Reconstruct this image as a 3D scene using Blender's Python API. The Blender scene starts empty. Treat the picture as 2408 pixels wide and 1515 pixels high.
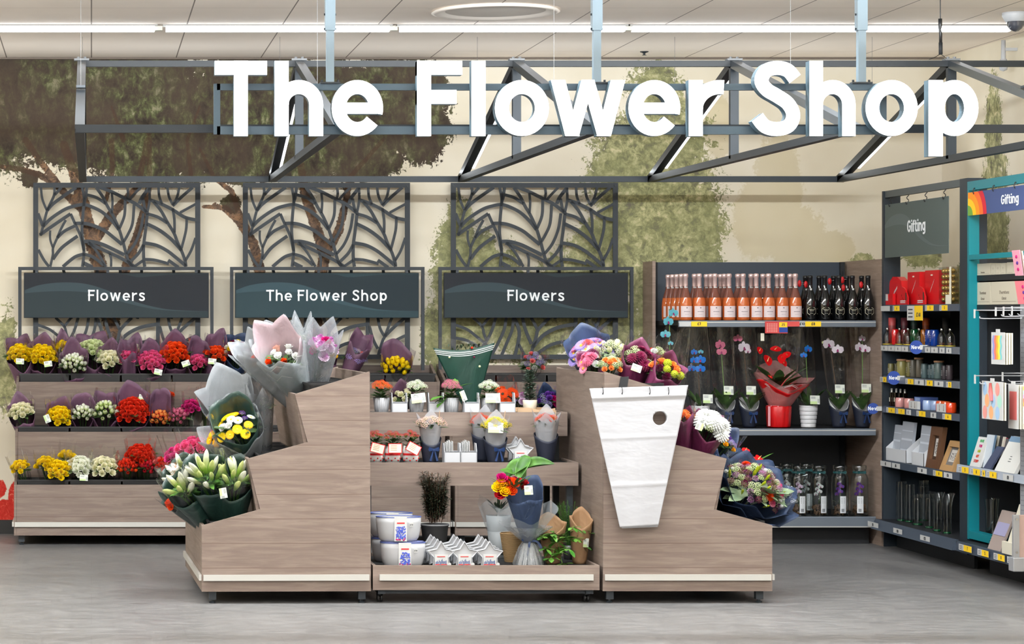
import bpy, bmesh, math, random
import numpy as np
from mathutils import Vector, Matrix, noise as mnoise
R_ = random.Random(7)
scene = bpy.context.scene
COL = scene.collection

# ------------------------------------------------------------------ camera
F_PX, VX, VY, EYE = 5800.0, 215.0, 745.0, 1.55
cam_d = bpy.data.cameras.new('camera')
cam_d.sensor_width = 36.0
cam_d.lens = 36.0 * F_PX / 2408.0
cam_d.shift_x = (1204.0 - VX) / 2408.0
cam_d.shift_y = -(757.5 - VY) / 2408.0
cam_d.clip_start = 0.1
cam_d.clip_end = 60
cam = bpy.data.objects.new('camera', cam_d)
cam.location = (0, 0, EYE)
cam.rotation_euler = (math.pi / 2, 0, 0)
COL.objects.link(cam)
scene.camera = cam

# ------------------------------------------------------------------ exposure, world
scene.view_settings.view_transform = 'Standard'
scene.view_settings.look = 'None'
scene.view_settings.gamma = 1.0
scene.view_settings.exposure = -0.26
scene.view_settings.use_curve_mapping = False
w = bpy.data.worlds.new('World'); scene.world = w
w.use_nodes = True
w.node_tree.nodes['Background'].inputs[0].default_value = (0.8, 0.86, 1.0, 1)
w.node_tree.nodes['Background'].inputs[1].default_value = 0.05
scene.cycles.max_bounces = 7
scene.cycles.transparent_max_bounces = 24
scene.cycles.sample_clamp_indirect = 6.0
scene.cycles.caustics_reflective = False
scene.cycles.caustics_refractive = False

DW = 17.63            # back wall
XW = 6.08             # right wall
ZC = 3.40             # ceiling
XL, YF = -5.0, -3.0

def P(px, py, D):
    return Vector(((px - VX) * D / F_PX, D, EYE - (py - VY) * D / F_PX))
def M(D): return D / F_PX      # metres per photo pixel at depth D

# ------------------------------------------------------------------ store lamps: rows of linear luminaires on the ceiling, with added uplights
LROWS = [15.62, 12.6, 9.6, 6.6, 3.6, 0.6]
LAMP_W, LAMP_COL = 75.0, (0.90, 0.96, 1.0)
for i, y in enumerate(LROWS):
    for x0, x1 in ((XL + 0.5, 0.5), (0.6, 5.3)):
        if y > 15: continue
        L = bpy.data.lights.new('ceiling_row_light', 'AREA')
        L.shape = 'RECTANGLE'; L.size = x1 - x0; L.size_y = 0.10
        L.energy = LAMP_W * (2.9 if i == 1 else 1.0) * (1.25 if x0 > 0 else 1.0); L.color = LAMP_COL
        o = bpy.data.objects.new('ceiling_row_light', L)
        zl = 3.22 if i == 1 else 2.9
        o.location = ((x0 + x1) / 2, y, zl)
        o.rotation_euler = (math.radians(35 if i == 1 else 0), 0, 0)      # the row nearest the flower shop is aimed at the wall
        COL.objects.link(o)
        U = L.copy(); U.energy = LAMP_W * 2.6            # upward light added to each row to brighten the ceiling
        o = bpy.data.objects.new('ceiling_row_uplight', U)
        o.location = ((x0 + x1) / 2, y, zl + 0.03); o.rotation_euler = (math.pi, 0, 0)
        COL.objects.link(o)
for x0, x1 in ((XL + 0.5, 0.5), (0.6, 5.9)):              # unseen uplights added in front of the roof frame to brighten the ceiling
    L = bpy.data.lights.new('ceiling_uplighter', 'AREA'); L.shape = 'RECTANGLE'; L.size = x1 - x0; L.size_y = 0.10
    L.energy = 120; L.color = LAMP_COL
    o = bpy.data.objects.new('ceiling_uplighter', L); o.location = ((x0 + x1) / 2, 11.2, 3.03)
    o.rotation_euler = (math.pi - math.radians(10), 0, 0); COL.objects.link(o)
L = bpy.data.lights.new('eave_uplighter', 'AREA'); L.shape = 'RECTANGLE'; L.size = 7.4; L.size_y = 0.03   # hidden light added above the rear eave beam to lift the ceiling
L.energy = 26; L.color = LAMP_COL
o = bpy.data.objects.new('eave_uplighter', L); o.location = (2.2, 16.99, 2.55)
o.rotation_euler = (math.pi + math.radians(22), 0, 0); COL.objects.link(o)
# the row nearest the wall is built as glowing diffusers further down

# ------------------------------------------------------------------ helpers
def lin(c):
    return tuple((v / 12.92 if v <= 0.04045 else ((v + 0.055) / 1.055) ** 2.4) for v in (x / 255.0 for x in c))
MATS = {}
def mat(name, rgb, rough=0.6, metal=0.0, emit=None, estr=0.0, spec=0.5, trans=0.0, sss=0.0, alpha=1.0):
    if name in MATS: return MATS[name]
    m = bpy.data.materials.new(name); m.use_nodes = True
    b = m.node_tree.nodes['Principled BSDF']
    c = lin(rgb) + (1,)
    b.inputs['Base Color'].default_value = c
    b.inputs['Roughness'].default_value = rough
    b.inputs['Metallic'].default_value = metal
    b.inputs['Specular IOR Level'].default_value = spec
    b.inputs['Transmission Weight'].default_value = trans
    b.inputs['Alpha'].default_value = alpha
    if emit:
        b.inputs['Emission Color'].default_value = lin(emit) + (1,)
        b.inputs['Emission Strength'].default_value = estr
    MATS[name] = m
    return m
def N(m, t, **kw):
    n = m.node_tree.nodes.new(t)
    for k, v in kw.items(): setattr(n, k, v)
    return n
def LK(m, a, b): m.node_tree.links.new(a, b)
def math_n(m, op, a, b=None, clamp=False):
    n = N(m, 'ShaderNodeMath', operation=op); n.use_clamp = clamp
    for i, v in enumerate((a, b)):
        if v is None: continue
        if isinstance(v, (int, float)): n.inputs[i].default_value = v
        else: LK(m, v, n.inputs[i])
    return n.outputs[0]
def mixc(m, f, a, b):
    n = N(m, 'ShaderNodeMix', data_type='RGBA')
    if isinstance(f, (int, float)): n.inputs[0].default_value = f
    else: LK(m, f, n.inputs[0])
    for i, v in ((6, a), (7, b)):
        if isinstance(v, tuple): n.inputs[i].default_value = (v + (1,)) if len(v) == 3 else v
        else: LK(m, v, n.inputs[i])
    return n.outputs[2]
def noise_n(m, vec, scale, detail=3, rough=0.5, dist=0.0):
    n = N(m, 'ShaderNodeTexNoise'); n.inputs['Scale'].default_value = scale
    n.inputs['Detail'].default_value = detail; n.inputs['Roughness'].default_value = rough
    n.inputs['Distortion'].default_value = dist
    if vec is not None: LK(m, vec, n.inputs['Vector'])
    return n.outputs[0]
def ramp(m, fac, stops):
    n = N(m, 'ShaderNodeValToRGB'); LK(m, fac, n.inputs[0])
    e = n.color_ramp.elements
    while len(e) < len(stops): e.new(0.5)
    for i, (p, c) in enumerate(stops):
        e[i].position = p; e[i].color = (lin(c) + (1,)) if isinstance(c, tuple) else (c, c, c, 1)
    return n.outputs[0]
def mapping(m, scale=(1, 1, 1), coord='Object', loc=(0, 0, 0)):
    if coord == 'World':
        g = N(m, 'ShaderNodeNewGeometry').outputs['Position']
    else:
        g = N(m, 'ShaderNodeTexCoord').outputs[coord]
    mp = N(m, 'ShaderNodeMapping'); mp.inputs['Scale'].default_value = scale; mp.inputs['Location'].default_value = loc
    LK(m, g, mp.inputs['Vector']); return mp.outputs[0]
def bsdf(m): return m.node_tree.nodes['Principled BSDF']

class MB:
    """collects geometry; build() links it as one mesh object"""
    def __init__(s): s.v = []; s.f = []; s.m = []; s.cur = 0
    def add(s, vs, fs):
        o = len(s.v); s.v += [tuple(v) for v in vs]
        for f in fs: s.f.append([i + o for i in f]); s.m.append(s.cur)
        return s
    def box(s, a, b):
        x0, y0, z0 = (min(a[i], b[i]) for i in range(3)); x1, y1, z1 = (max(a[i], b[i]) for i in range(3))
        return s.add([(x0,y0,z0),(x1,y0,z0),(x1,y1,z0),(x0,y1,z0),(x0,y0,z1),(x1,y0,z1),(x1,y1,z1),(x0,y1,z1)],
                     [(0,3,2,1),(4,5,6,7),(0,1,5,4),(1,2,6,5),(2,3,7,6),(3,0,4,7)])
    def cbox(s, c, d): return s.box([c[i]-d[i]/2 for i in range(3)], [c[i]+d[i]/2 for i in range(3)])
    def bar(s, p, q, w, h, up=(0, 0, 1)):
        p = Vector(p); q = Vector(q); d = (q - p).normalized(); up = Vector(up)
        sd = d.cross(up)
        if sd.length < 1e-4: sd = d.cross(Vector((0, 1, 0)))
        sd.normalize(); u = sd.cross(d).normalized()
        c = [(-1,-1),(1,-1),(1,1),(-1,1)]
        vs = [p + sd*a*w/2 + u*b*h/2 for a, b in c] + [q + sd*a*w/2 + u*b*h/2 for a, b in c]
        return s.add(vs, [(3,2,1,0),(4,5,6,7),(0,1,5,4),(1,2,6,5),(2,3,7,6),(3,0,4,7)])
    def prism(s, poly, d0, d1, axis='y', map3=None):
        """poly in 2D extruded between d0 and d1; axis y: (x,z); axis x: (y,z); axis z: (x,y)"""
        n = len(poly)
        if sum(poly[i][0]*poly[(i+1)%n][1]-poly[(i+1)%n][0]*poly[i][1] for i in range(n)) < 0: poly = poly[::-1]
        def t(p, d):
            if map3: return map3(p, d)
            return {'y': (p[0], d, p[1]), 'x': (d, p[0], p[1]), 'z': (p[0], p[1], d)}[axis]
        vs = [t(p, d0) for p in poly] + [t(p, d1) for p in poly]
        fs = [list(range(n)), list(range(2*n-1, n-1, -1))] + [(i, i+n, (i+1)%n+n, (i+1)%n) for i in range(n)]
        return s.add(vs, fs)
    def tube(s, pts, r, k=8, cap=True):
        pts = [Vector(p) for p in pts]; rr = r if isinstance(r, (list, tuple)) else [r]*len(pts)
        vs = []; ref = None
        for i, p in enumerate(pts):
            d = (pts[min(i+1, len(pts)-1)] - pts[max(i-1, 0)]).normalized()
            if ref is None:
                ref = Vector((0,0,1)) if abs(d.z) < .9 else Vector((1,0,0))
            a = d.cross(ref).normalized(); b = d.cross(a).normalized(); ref = -b if False else ref
            for j in range(k):
                t = 2*math.pi*j/k; vs.append(p + a*math.cos(t)*rr[i] + b*math.sin(t)*rr[i])
        fs = []
        for i in range(len(pts)-1):
            for j in range(k): fs.append((i*k+j, i*k+(j+1)%k, (i+1)*k+(j+1)%k, (i+1)*k+j))
        if cap: fs += [list(range(k)), list(range((len(pts)-1)*k, len(pts)*k))[::-1]]
        return s.add(vs, fs)
    def lathe(s, prof, c=(0,0,0), k=20, sx=1, sy=1, cap=False, mod=None):
        vs = []
        for r, z in prof:
            for j in range(k):
                t = 2*math.pi*j/k; q = r*(mod(t, z) if mod else 1)
                vs.append((c[0]+q*math.cos(t)*sx, c[1]+q*math.sin(t)*sy, c[2]+z))
        fs = []
        for i in range(len(prof)-1):
            for j in range(k): fs.append((i*k+j, i*k+(j+1)%k, (i+1)*k+(j+1)%k, (i+1)*k+j))
        if cap: fs += [list(range(k))[::-1], list(range((len(prof)-1)*k, len(prof)*k))]
        return s.add(vs, fs)
    def sphere(s, c, r, k=8, l=6, sc=(1,1,1)):
        prof = [(max(1e-4, math.sin(math.pi*i/l)), -math.cos(math.pi*i/l)) for i in range(l+1)]
        vs = []
        for rr, z in prof:
            for j in range(k):
                t = 2*math.pi*j/k
                vs.append((c[0]+r*rr*math.cos(t)*sc[0], c[1]+r*rr*math.sin(t)*sc[1], c[2]+r*z*sc[2]))
        fs = [(i*k+j, i*k+(j+1)%k, (i+1)*k+(j+1)%k, (i+1)*k+j) for i in range(l) for j in range(k)]
        return s.add(vs, fs)
    def grid(s, fn, nu, nv, closed=False):
        vs = [fn(i/(nu if closed else nu-1), j/(nv-1)) for j in range(nv) for i in range(nu)]
        fs = []
        for j in range(nv-1):
            for i in range(nu if closed else nu-1):
                fs.append((j*nu+i, j*nu+(i+1)%nu, (j+1)*nu+(i+1)%nu, (j+1)*nu+i))
        return s.add(vs, fs)
    def mesh(s, name, mats, smooth=False, origin=(0,0,0)):
        me = bpy.data.meshes.new(name)
        ox, oy, oz = origin
        me.from_pydata([(x-ox, y-oy, z-oz) for x, y, z in s.v], [], s.f)
        for m_ in (mats if isinstance(mats, (list, tuple)) else [mats]): me.materials.append(m_)
        me.polygons.foreach_set('material_index', s.m)
        if smooth: me.polygons.foreach_set('use_smooth', [True]*len(s.f))
        me.update(); return me
    def build(s, name, mats, parent=None, smooth=False, origin=None, label=None, bevel=0):
        """vertices are given in world space when origin is None, local to the parent when origin=(0,0,0)"""
        if origin is None:
            origin = tuple(parent.location) if parent is not None else (0,0,0)
            if parent is not None and parent.parent is not None: origin = tuple(parent.parent.location + parent.location)
        o = bpy.data.objects.new(name, s.mesh(name, mats, smooth, origin))
        COL.objects.link(o)
        if parent is not None: o.parent = parent
        if label: o['label'] = label
        if bevel:
            b = o.modifiers.new('bevel', 'BEVEL'); b.width = bevel; b.segments = 2; b.limit_method = 'ANGLE'
        return o
def solid(o, t, off=0):
    m_ = o.modifiers.new('solid', 'SOLIDIFY'); m_.thickness = t; m_.offset = off; return o

def thing(name, label, cat, loc=(0,0,0), rz=0, group=None):
    o = bpy.data.objects.new(name, None); COL.objects.link(o)
    o.empty_display_size = 0.05
    o.location = loc; o.rotation_euler = (0, 0, rz)
    tag(o, label, cat, group); return o
def tag(o, label, cat, group=None, kind=None):
    if label: o['label'] = label
    if cat: o['category'] = cat
    if group: o['group'] = group
    if kind: o['kind'] = kind
    return o
KIDS = {}
def dup(root, loc=None, rz=None, label=None, group=None, scale=None):
    r = root.copy(); COL.objects.link(r)
    if loc is not None: r.location = loc
    if rz is not None: r.rotation_euler = (0, 0, rz)
    if scale is not None: r.scale = (scale,)*3 if isinstance(scale, (int, float)) else scale
    if label: r['label'] = label
    if group: r['group'] = group
    for ch in list(root.children):
        c = ch.copy(); COL.objects.link(c); c.parent = r
        for g in ch.children:
            d = g.copy(); COL.objects.link(d); d.parent = c
    return r
def struct(o): o['kind'] = 'structure'; return o
def child(mesh, name, parent, loc=(0,0,0), rot=None, scale=1.0, label=None):
    o = bpy.data.objects.new(name, mesh); COL.objects.link(o); o.parent = parent
    o.location = loc
    if rot is not None:
        o.rotation_mode = 'QUATERNION'; o.rotation_quaternion = rot
    o.scale = (scale,)*3 if isinstance(scale, (int, float)) else scale
    if label: o['label'] = label
    return o
def catmull(pts, n=5):
    if len(pts) < 3: return [tuple(p) for p in pts]
    out = []; P_ = [pts[0]] + list(pts) + [pts[-1]]
    for i in range(1, len(P_)-2):
        a, b, c, d = P_[i-1], P_[i], P_[i+1], P_[i+2]
        for k in range(n):
            t = k/n
            out.append(tuple(0.5*((2*b[q]) + (-a[q]+c[q])*t + (2*a[q]-5*b[q]+4*c[q]-d[q])*t*t + (-a[q]+3*b[q]-3*c[q]+d[q])*t**3) for q in range(len(b))))
    out.append(tuple(pts[-1])); return out

# ------------------------------------------------------------------ stroke lettering (geometric sans)
def _arc(cx, cy, rx, ry, a0, a1, n=20):
    return [(cx+rx*math.cos(math.radians(a0+(a1-a0)*i/n)), cy+ry*math.sin(math.radians(a0+(a1-a0)*i/n))) for i in range(n+1)]
def _S(x, y, sx, sy):
    pts = [(.585,.76),(.49,.87),(.35,.907),(.2,.87),(.13,.74),(.2,.62),(.34,.535),(.49,.43),(.56,.28),(.5,.14),(.34,.093),(.18,.13),(.075,.25)]
    return catmull([(x+a*sx, y+b*sy) for a, b in pts], 5)
H_ = .093
def glyph(c):
    """(advance width, list of strokes); a stroke is a polyline, or ('para', x0,y0,x1,y1,w)"""
    xh = .745; rc = (.652-.093)/2; cy = .3725
    g = {
    'T': (.695, [[(0,1-H_),(.695,1-H_)], [(.3475,1),(.3475,0)]]),
    'F': (.6, [[(H_,0),(H_,1)], [(0,1-H_),(.6,1-H_)], [(0,.52),(.525,.52)]]),
    'h': (.644, [[(H_,0),(H_,1)], _arc(.322,.42,.229,.232,180,0)+[(.551,0)]]),
    'n': (.63, [[(H_,0),(H_,xh)], _arc(.315,.42,.222,.232,180,0)+[(.537,0)]]),
    'e': (.684, [_arc(.342,cy,.249,rc,-15,322,36), ('bar',.06,.37,.60,.15)]),
    'l': (.186, [[(H_,0),(H_,1)]]),
    'i': (.186, [[(H_,0),(H_,xh)], [(H_,.85),(H_,1.02)]]),
    'o': (.717, [_arc(.3585,cy,.266,rc,0,360,40)]),
    'a': (.68, [_arc(.33,cy,.24,rc,0,360,36), [(.58,0),(.58,xh)]]),
    'w': (.983, [('para',.093,xh,.285,0,.19),('para',.49,xh,.285,0,.17),('para',.49,xh,.70,0,.17),('para',.89,xh,.70,0,.19)]),
    'r': (.47, [[(H_,0),(H_,xh)], _arc(.42,.36,.327,.292,180,82,14)]),
    's': (.56, [[(a*.86,b*.745) for a, b in _S(0,0,1,1)]]),
    'S': (.66, [_S(0,0,1,1)]),
    'p': (.655, [[(H_,-.27),(H_,xh)], _arc(.34,cy,.222,rc,0,360,36)]),
    'g': (.66, [_arc(.315,cy,.222,rc,0,360,36), [(.565,xh),(.565,-.05)]+_arc(.34,-.05,.225,.15,0,-140,12)]),
    'f': (.42, [[(.15,0),(.15,.75)]+_arc(.33,.75,.18,.16,180,90,8)+[(.42,.91)], [(0,.66),(.4,.66)]]),
    't': (.42, [[(.15,.95),(.15,.22)]+_arc(.31,.22,.16,.14,180,270,8)+[(.42,.08)], [(0,.66),(.4,.66)]]),
    'G': (.78, [_arc(.39,.5,.3,.41,42,360,36), [(.4,.48),(.76,.48)]]),
    'N': (.72, [[(H_,0),(H_,1)], [(.627,0),(.627,1)], ('para',.12,1,.6,0,.2)]),
    'C': (.7, [_arc(.39,.5,.3,.41,45,315,30)]),
    'E': (.56, [[(H_,0),(H_,1)], [(0,1-H_),(.56,1-H_)], [(0,H_),(.56,H_)], [(0,.5),(.5,.5)]]),
    'H': (.68, [[(H_,0),(H_,1)], [(.587,0),(.587,1)], [(0,.5),(.6,.5)]]),
    'A': (.75, [('para',.375,1,.09,0,.19),('para',.375,1,.66,0,.19),[(.15,.3),(.6,.3)]]),
    'V': (.75, [('para',.09,1,.375,0,.19),('para',.66,1,.375,0,.19)]),
    'P': (.6, [[(H_,0),(H_,1)], [(H_,.907),(.3,.907)]+_arc(.3,.68,.2,.227,90,-90,12)+[(H_,.453)]]),
    'R': (.62, [[(H_,0),(H_,1)], [(H_,.907),(.3,.907)]+_arc(.3,.68,.2,.227,90,-90,12)+[(H_,.453)], ('para',.32,.48,.52,0,.2)]),
    'O': (.8, [_arc(.4,.5,.307,.407,0,360,36)]),
    'I': (.186, [[(H_,0),(H_,1)]]),
    'U': (.68, [[(H_,1),(H_,.35)]+_arc(.34,.35,.247,.26,180,360,16)+[(.587,1)]]),
    'L': (.52, [[(H_,0),(H_,1)], [(0,H_),(.52,H_)]]),
    'Y': (.7, [('para',.09,1,.35,.42,.19),('para',.61,1,.35,.42,.19),[(.35,.5),(.35,0)]]),
    'D': (.7, [[(H_,0),(H_,1)], [(H_,.907),(.28,.907)]+_arc(.28,.5,.3,.407,90,-90,16)+[(H_,H_)]]),
    'v': (.6, [('para',.09,xh,.3,0,.18),('para',.51,xh,.3,0,.18)]),
    'c': (.6, [_arc(.342,cy,.249,rc,45,315,26)]),
    'W': (1.1, [('para',.093,1,.32,0,.19),('para',.55,1,.32,0,.17),('para',.55,1,.78,0,.17),('para',1.0,1,.78,0,.19)]),
    'u': (.63, [[(H_,xh),(H_,.3)]+_arc(.315,.3,.222,.2,180,360,14)+[(.537,xh)]]),
    '£': (.6, [_arc(.36,.72,.18,.19,20,180,12)+[(.18,.3),(.1,.08)], [(.03,H_),(.58,H_)], [(.03,.47),(.45,.47)]]),
    '0': (.64, [_arc(.32,.5,.227,.407,0,360,32)]),
    '1': (.36, [[(.25,0),(.25,1)], [(.02,.8),(.25,.95)]]),
    '2': (.6, [_arc(.3,.68,.2,.227,160,-35,14)+[(.1,.1)], [(.03,H_),(.58,H_)]]),
    '4': (.66, [[(.46,0),(.46,1)], ('para',.4,1,.09,.3,.19), [(.03,.28),(.64,.28)]]),
    '5': (.6, [[(.1,.93),(.1,.55)], [(.03,.91),(.55,.91)], _arc(.27,.33,.23,.24,115,-150,16)]),
    '6': (.62, [_arc(.31,.32,.215,.227,0,360,24), [(.1,.36),(.2,.7),(.4,.97)]]),
    '7': (.56, [[(0,.91),(.54,.91)], ('para',.46,.95,.18,0,.2)]),
    '8': (.62, [_arc(.31,.29,.215,.2,0,360,24), _arc(.31,.72,.18,.18,0,360,24)]),
    '9': (.62, [_arc(.31,.68,.215,.227,0,360,24), [(.5,.64),(.42,.3),(.24,.03)]]),
    '.': (.2, [[(.1,0),(.1,.16)]]),
    }
    return g.get(c, (.4, []))
def text_polys(txt, bold=.186, gap=.1, space=.34):
    """list of (char, x offset, polygons, advance)"""
    x = 0; out = []
    for c in txt:
        if c == ' ': x += space; continue
        wd, strokes = glyph(c); polys = []
        for s in strokes:
            if s[0] == 'para':
                _, x0, y0, x1, y1, w_ = s; w_ *= bold/.186
                polys.append([(x0-w_/2,y0),(x0+w_/2,y0),(x1+w_/2,y1),(x1-w_/2,y1)])
            elif s[0] == 'bar':
                _, x0, y0, x1, h_ = s
                polys.append([(x0,y0-h_/2*bold/.186),(x1,y0-h_/2*bold/.186),(x1,y0+h_/2*bold/.186),(x0,y0+h_/2*bold/.186)])
            else:
                pts = [Vector(p) for p in s]; closed = (pts[0]-pts[-1]).length < 1e-4 and len(pts) > 3
                L_, R2 = [], []; n = len(pts)
                for i, p in enumerate(pts):
                    if closed:
                        d = pts[(i+1) % (n-1)] - pts[(i-1) % (n-1)]
                    else:
                        d = pts[min(i+1, n-1)] - pts[max(i-1, 0)]
                    nn = Vector((-d.y, d.x)).normalized()*bold/2
                    L_.append(p+nn); R2.append(p-nn)
                for i in range(n-1): polys.append([tuple(R2[i]), tuple(R2[i+1]), tuple(L_[i+1]), tuple(L_[i])])
        out.append((c, x, polys, wd)); x += wd + gap
    return out, x - gap
def text_mb(mb, txt, org, size, ux=(1,0,0), uz=(0,0,1), depth=.002, bold=.186, gap=.1, center=True, sx=1.0, space=.34):
    """lettering as raised solid strokes; org is the baseline (centre if center), front towards ux x uz negative"""
    gl, wd = text_polys(txt, bold, gap, space); ux = Vector(ux).normalized(); uz = Vector(uz).normalized(); nn = ux.cross(uz)
    org = Vector(org) - (ux*wd*size*sx/2 if center else Vector((0,0,0)))
    k = 0
    for c, xo, polys, wdd in gl:
        for p in polys:
            k += 1
            mb.prism(p, 0, depth + (k % 60)*4e-6, map3=lambda q, d: org + ux*((q[0]+xo)*size*sx) + uz*(q[1]*size) - nn*(-d))
    return wd*size*sx
# ------------------------------------------------------------------ materials
def wood(name, planks, base=(122,108,99), dark=(105,91,83)):
    m = mat(name, base, 0.55, spec=0.3)
    v = mapping(m, (1,1,1), 'World')
    sep = N(m, 'ShaderNodeSeparateXYZ'); LK(m, v, sep.inputs[0])
    xy = math_n(m, 'ADD', sep.outputs[0], sep.outputs[1])
    cb = N(m, 'ShaderNodeCombineXYZ')
    pl = math_n(m, 'FLOOR', math_n(m, 'DIVIDE', math_n(m, 'SUBTRACT', sep.outputs[2], .0615), .1325))
    LK(m, math_n(m, 'ADD', math_n(m, 'MULTIPLY', xy, 1.0), math_n(m, 'MULTIPLY', pl, 3.71)), cb.inputs[0])
    LK(m, math_n(m, 'MULTIPLY', sep.outputs[2], 11.0), cb.inputs[2])
    g1 = noise_n(m, cb.outputs[0], 2.6, 5, .62, .7)
    cb2 = N(m, 'ShaderNodeCombineXYZ')
    LK(m, math_n(m, 'MULTIPLY', xy, 3.0), cb2.inputs[0]); LK(m, math_n(m, 'MULTIPLY', sep.outputs[2], 90.0), cb2.inputs[2])
    g2 = noise_n(m, cb2.outputs[0], 2.0, 3, .5, .4)
    f = math_n(m, 'ADD', math_n(m, 'MULTIPLY', g1, .75), math_n(m, 'MULTIPLY', g2, .25))
    c = ramp(m, f, [(.30, dark), (.46, tuple(int((a+b)/2) for a, b in zip(base, dark))), (.55, base), (.72, tuple(min(255, a+13) for a in base))])
    if planks:
        fr = math_n(m, 'FRACT', math_n(m, 'DIVIDE', math_n(m, 'SUBTRACT', sep.outputs[2], .0615), .1325))
        ln = math_n(m, 'LESS_THAN', math_n(m, 'ABSOLUTE', math_n(m, 'SUBTRACT', fr, .5)), .487)
        c = mixc(m, ln, lin((96,80,70)), c)
    LK(m, c, bsdf(m).inputs['Base Color'])
    bp = N(m, 'ShaderNodeBump'); bp.inputs['Strength'].default_value = .08; bp.inputs['Distance'].default_value = .003
    LK(m, g2, bp.inputs['Height']); LK(m, bp.outputs[0], bsdf(m).inputs['Normal'])
    return m
WOODP = wood('oak_planks', True)
WOOD = wood('oak_board', False)
WOOD2 = wood('oak_light', False, (150,131,118), (130,113,102))
SLATE = mat('slate_metal', (58,68,78), .45, .25)
SLATE2 = mat('slate_frame', (84,108,124), .4, .2)
DARK = mat('dark_metal', (40,46,52), .5, .2)
BLACK = mat('black_plastic', (18,18,20), .42)
BLACKM = mat('matt_black', (22,24,28), .7)
STEEL = mat('brushed_steel', (205,203,197), .38, .35)
CHROME = mat('chrome', (200,200,200), .2, 1.0)
RAIL = mat('grey_rail', (108,116,126), .4, .3)
WHITE = mat('white_plastic', (186,187,190), .45)
PAPERW = mat('white_paper', (200,200,198), .7)
CARD = mat('cream_card', (232,226,206), .7)
YEL = mat('yellow_card', (250,206,30), .6)
BLUEC = mat('blue_card', (18,58,140), .6)
REDC = mat('red_card', (206,20,26), .45)
GREENC = mat('green_card', (190,212,150), .7)
TXT = mat('dark_ink', (38,42,50), .7)
TXTW = mat('white_lettering', (238,240,242), .6)
TEAL = mat('teal_metal', (0,122,134), .42, .1)
NAVY = mat('navy_paper', (14,21,40), .65)
NAVYR = mat('navy_ribbon', (12,42,86), .4)
def leafmat(name, a, b, rough=.5):
    m = mat(name, a, rough)
    v = mapping(m, (1,1,1), 'Object')
    f = noise_n(m, v, 18, 3)
    LK(m, ramp(m, f, [(.35, a), (.65, b)]), bsdf(m).inputs['Base Color'])
    return m
LEAF = leafmat('leaf_green', (38,62,30), (70,98,48))
LEAFD = leafmat('leaf_dark', (22,36,22), (44,62,36))
LEAFB = leafmat('leaf_bright', (36,76,18), (70,116,34), .6)
LEAFG = leafmat('leaf_grey', (88,110,84), (128,146,112))
STEM = mat('stem_green', (92,128,60), .5)

def film(name, tint=(255,255,255), amt=.93, rough=.08, bump=.35, scale=13):
    m = bpy.data.materials.new(name); m.use_nodes = True; nt = m.node_tree
    for n in list(nt.nodes): nt.nodes.remove(n)
    out = nt.nodes.new('ShaderNodeOutputMaterial'); mx = nt.nodes.new('ShaderNodeMixShader')
    tr = nt.nodes.new('ShaderNodeBsdfTransparent'); tr.inputs[0].default_value = lin(tint)+(1,)
    gl = nt.nodes.new('ShaderNodeBsdfGlossy'); gl.inputs['Roughness'].default_value = rough
    bp = nt.nodes.new('ShaderNodeBump'); bp.inputs['Strength'].default_value = bump; bp.inputs['Distance'].default_value = .02
    v = mapping(m, (1,1,.45), 'Object'); f = noise_n(m, v, scale, 3, .6, 1.2)
    LK(m, f, bp.inputs['Height']); LK(m, bp.outputs[0], gl.inputs['Normal'])
    lw = nt.nodes.new('ShaderNodeLayerWeight'); lw.inputs[0].default_value = .18; LK(m, bp.outputs[0], lw.inputs['Normal'])
    k = math_n(m, 'ADD', math_n(m, 'MULTIPLY', lw.outputs['Fresnel'], .42), 1-amt, clamp=True)
    LK(m, k, mx.inputs[0]); LK(m, tr.outputs[0], mx.inputs[1]); LK(m, gl.outputs[0], mx.inputs[2])
    LK(m, mx.outputs[0], out.inputs[0]); MATS[name] = m; return m
FILM = film('clear_film', amt=.95)
FILMG = film('clear_glass', (235,240,240), .93, .03, .15, 6)
def tissue(name, rgb, op=.55, rough=.5, gloss=.2):
    """thin translucent paper or frosted film"""
    m = bpy.data.materials.new(name); m.use_nodes = True; nt = m.node_tree
    b = bsdf(m); v = mapping(m, (1,1,.6), 'Object'); f = noise_n(m, v, 14, 3, .6, .8)
    b.inputs['Base Color'].default_value = lin(rgb)+(1,); b.inputs['Roughness'].default_value = rough
    b.inputs['Specular IOR Level'].default_value = gloss
    LK(m, math_n(m, 'ADD', math_n(m, 'MULTIPLY', f, .25), op-.12, clamp=True), b.inputs['Alpha'])
    bp = nt.nodes.new('ShaderNodeBump'); bp.inputs['Strength'].default_value = .4; bp.inputs['Distance'].default_value = .02
    LK(m, f, bp.inputs['Height']); LK(m, bp.outputs[0], b.inputs['Normal'])
    MATS[name] = m; return m
TISG = tissue('grey_tissue', (172,172,176), .6)
TISW = tissue('frosted_wrap', (176,180,184), .40, .35, .4)
TISN = tissue('navy_tissue', (48,62,88), .84)
TISL = tissue('clear_grey_wrap', (190,196,200), .34, .2, .5)
def paper(name, a, b, rough=.6):
    m = mat(name, a, rough)
    v = mapping(m, (1,1,.5), 'Object'); f = noise_n(m, v, 9, 3, .6, .6)
    LK(m, ramp(m, f, [(.35, a), (.68, b)]), bsdf(m).inputs['Base Color'])
    bp = N(m, 'ShaderNodeBump'); bp.inputs['Strength'].default_value = .5; bp.inputs['Distance'].default_value = .02
    LK(m, f, bp.inputs['Height']); LK(m, bp.outputs[0], bsdf(m).inputs['Normal']); return m
PURP = paper('purple_wrap', (84,55,76), (102,70,92))
MAROON = paper('maroon_wrap', (84,26,58), (104,40,74), .45)
DGREEN = paper('dark_green_wrap', (24,46,42), (38,62,56), .35)
GREENW = paper('forest_green_wrap', (0,40,31), (1,48,37), .5)
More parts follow.
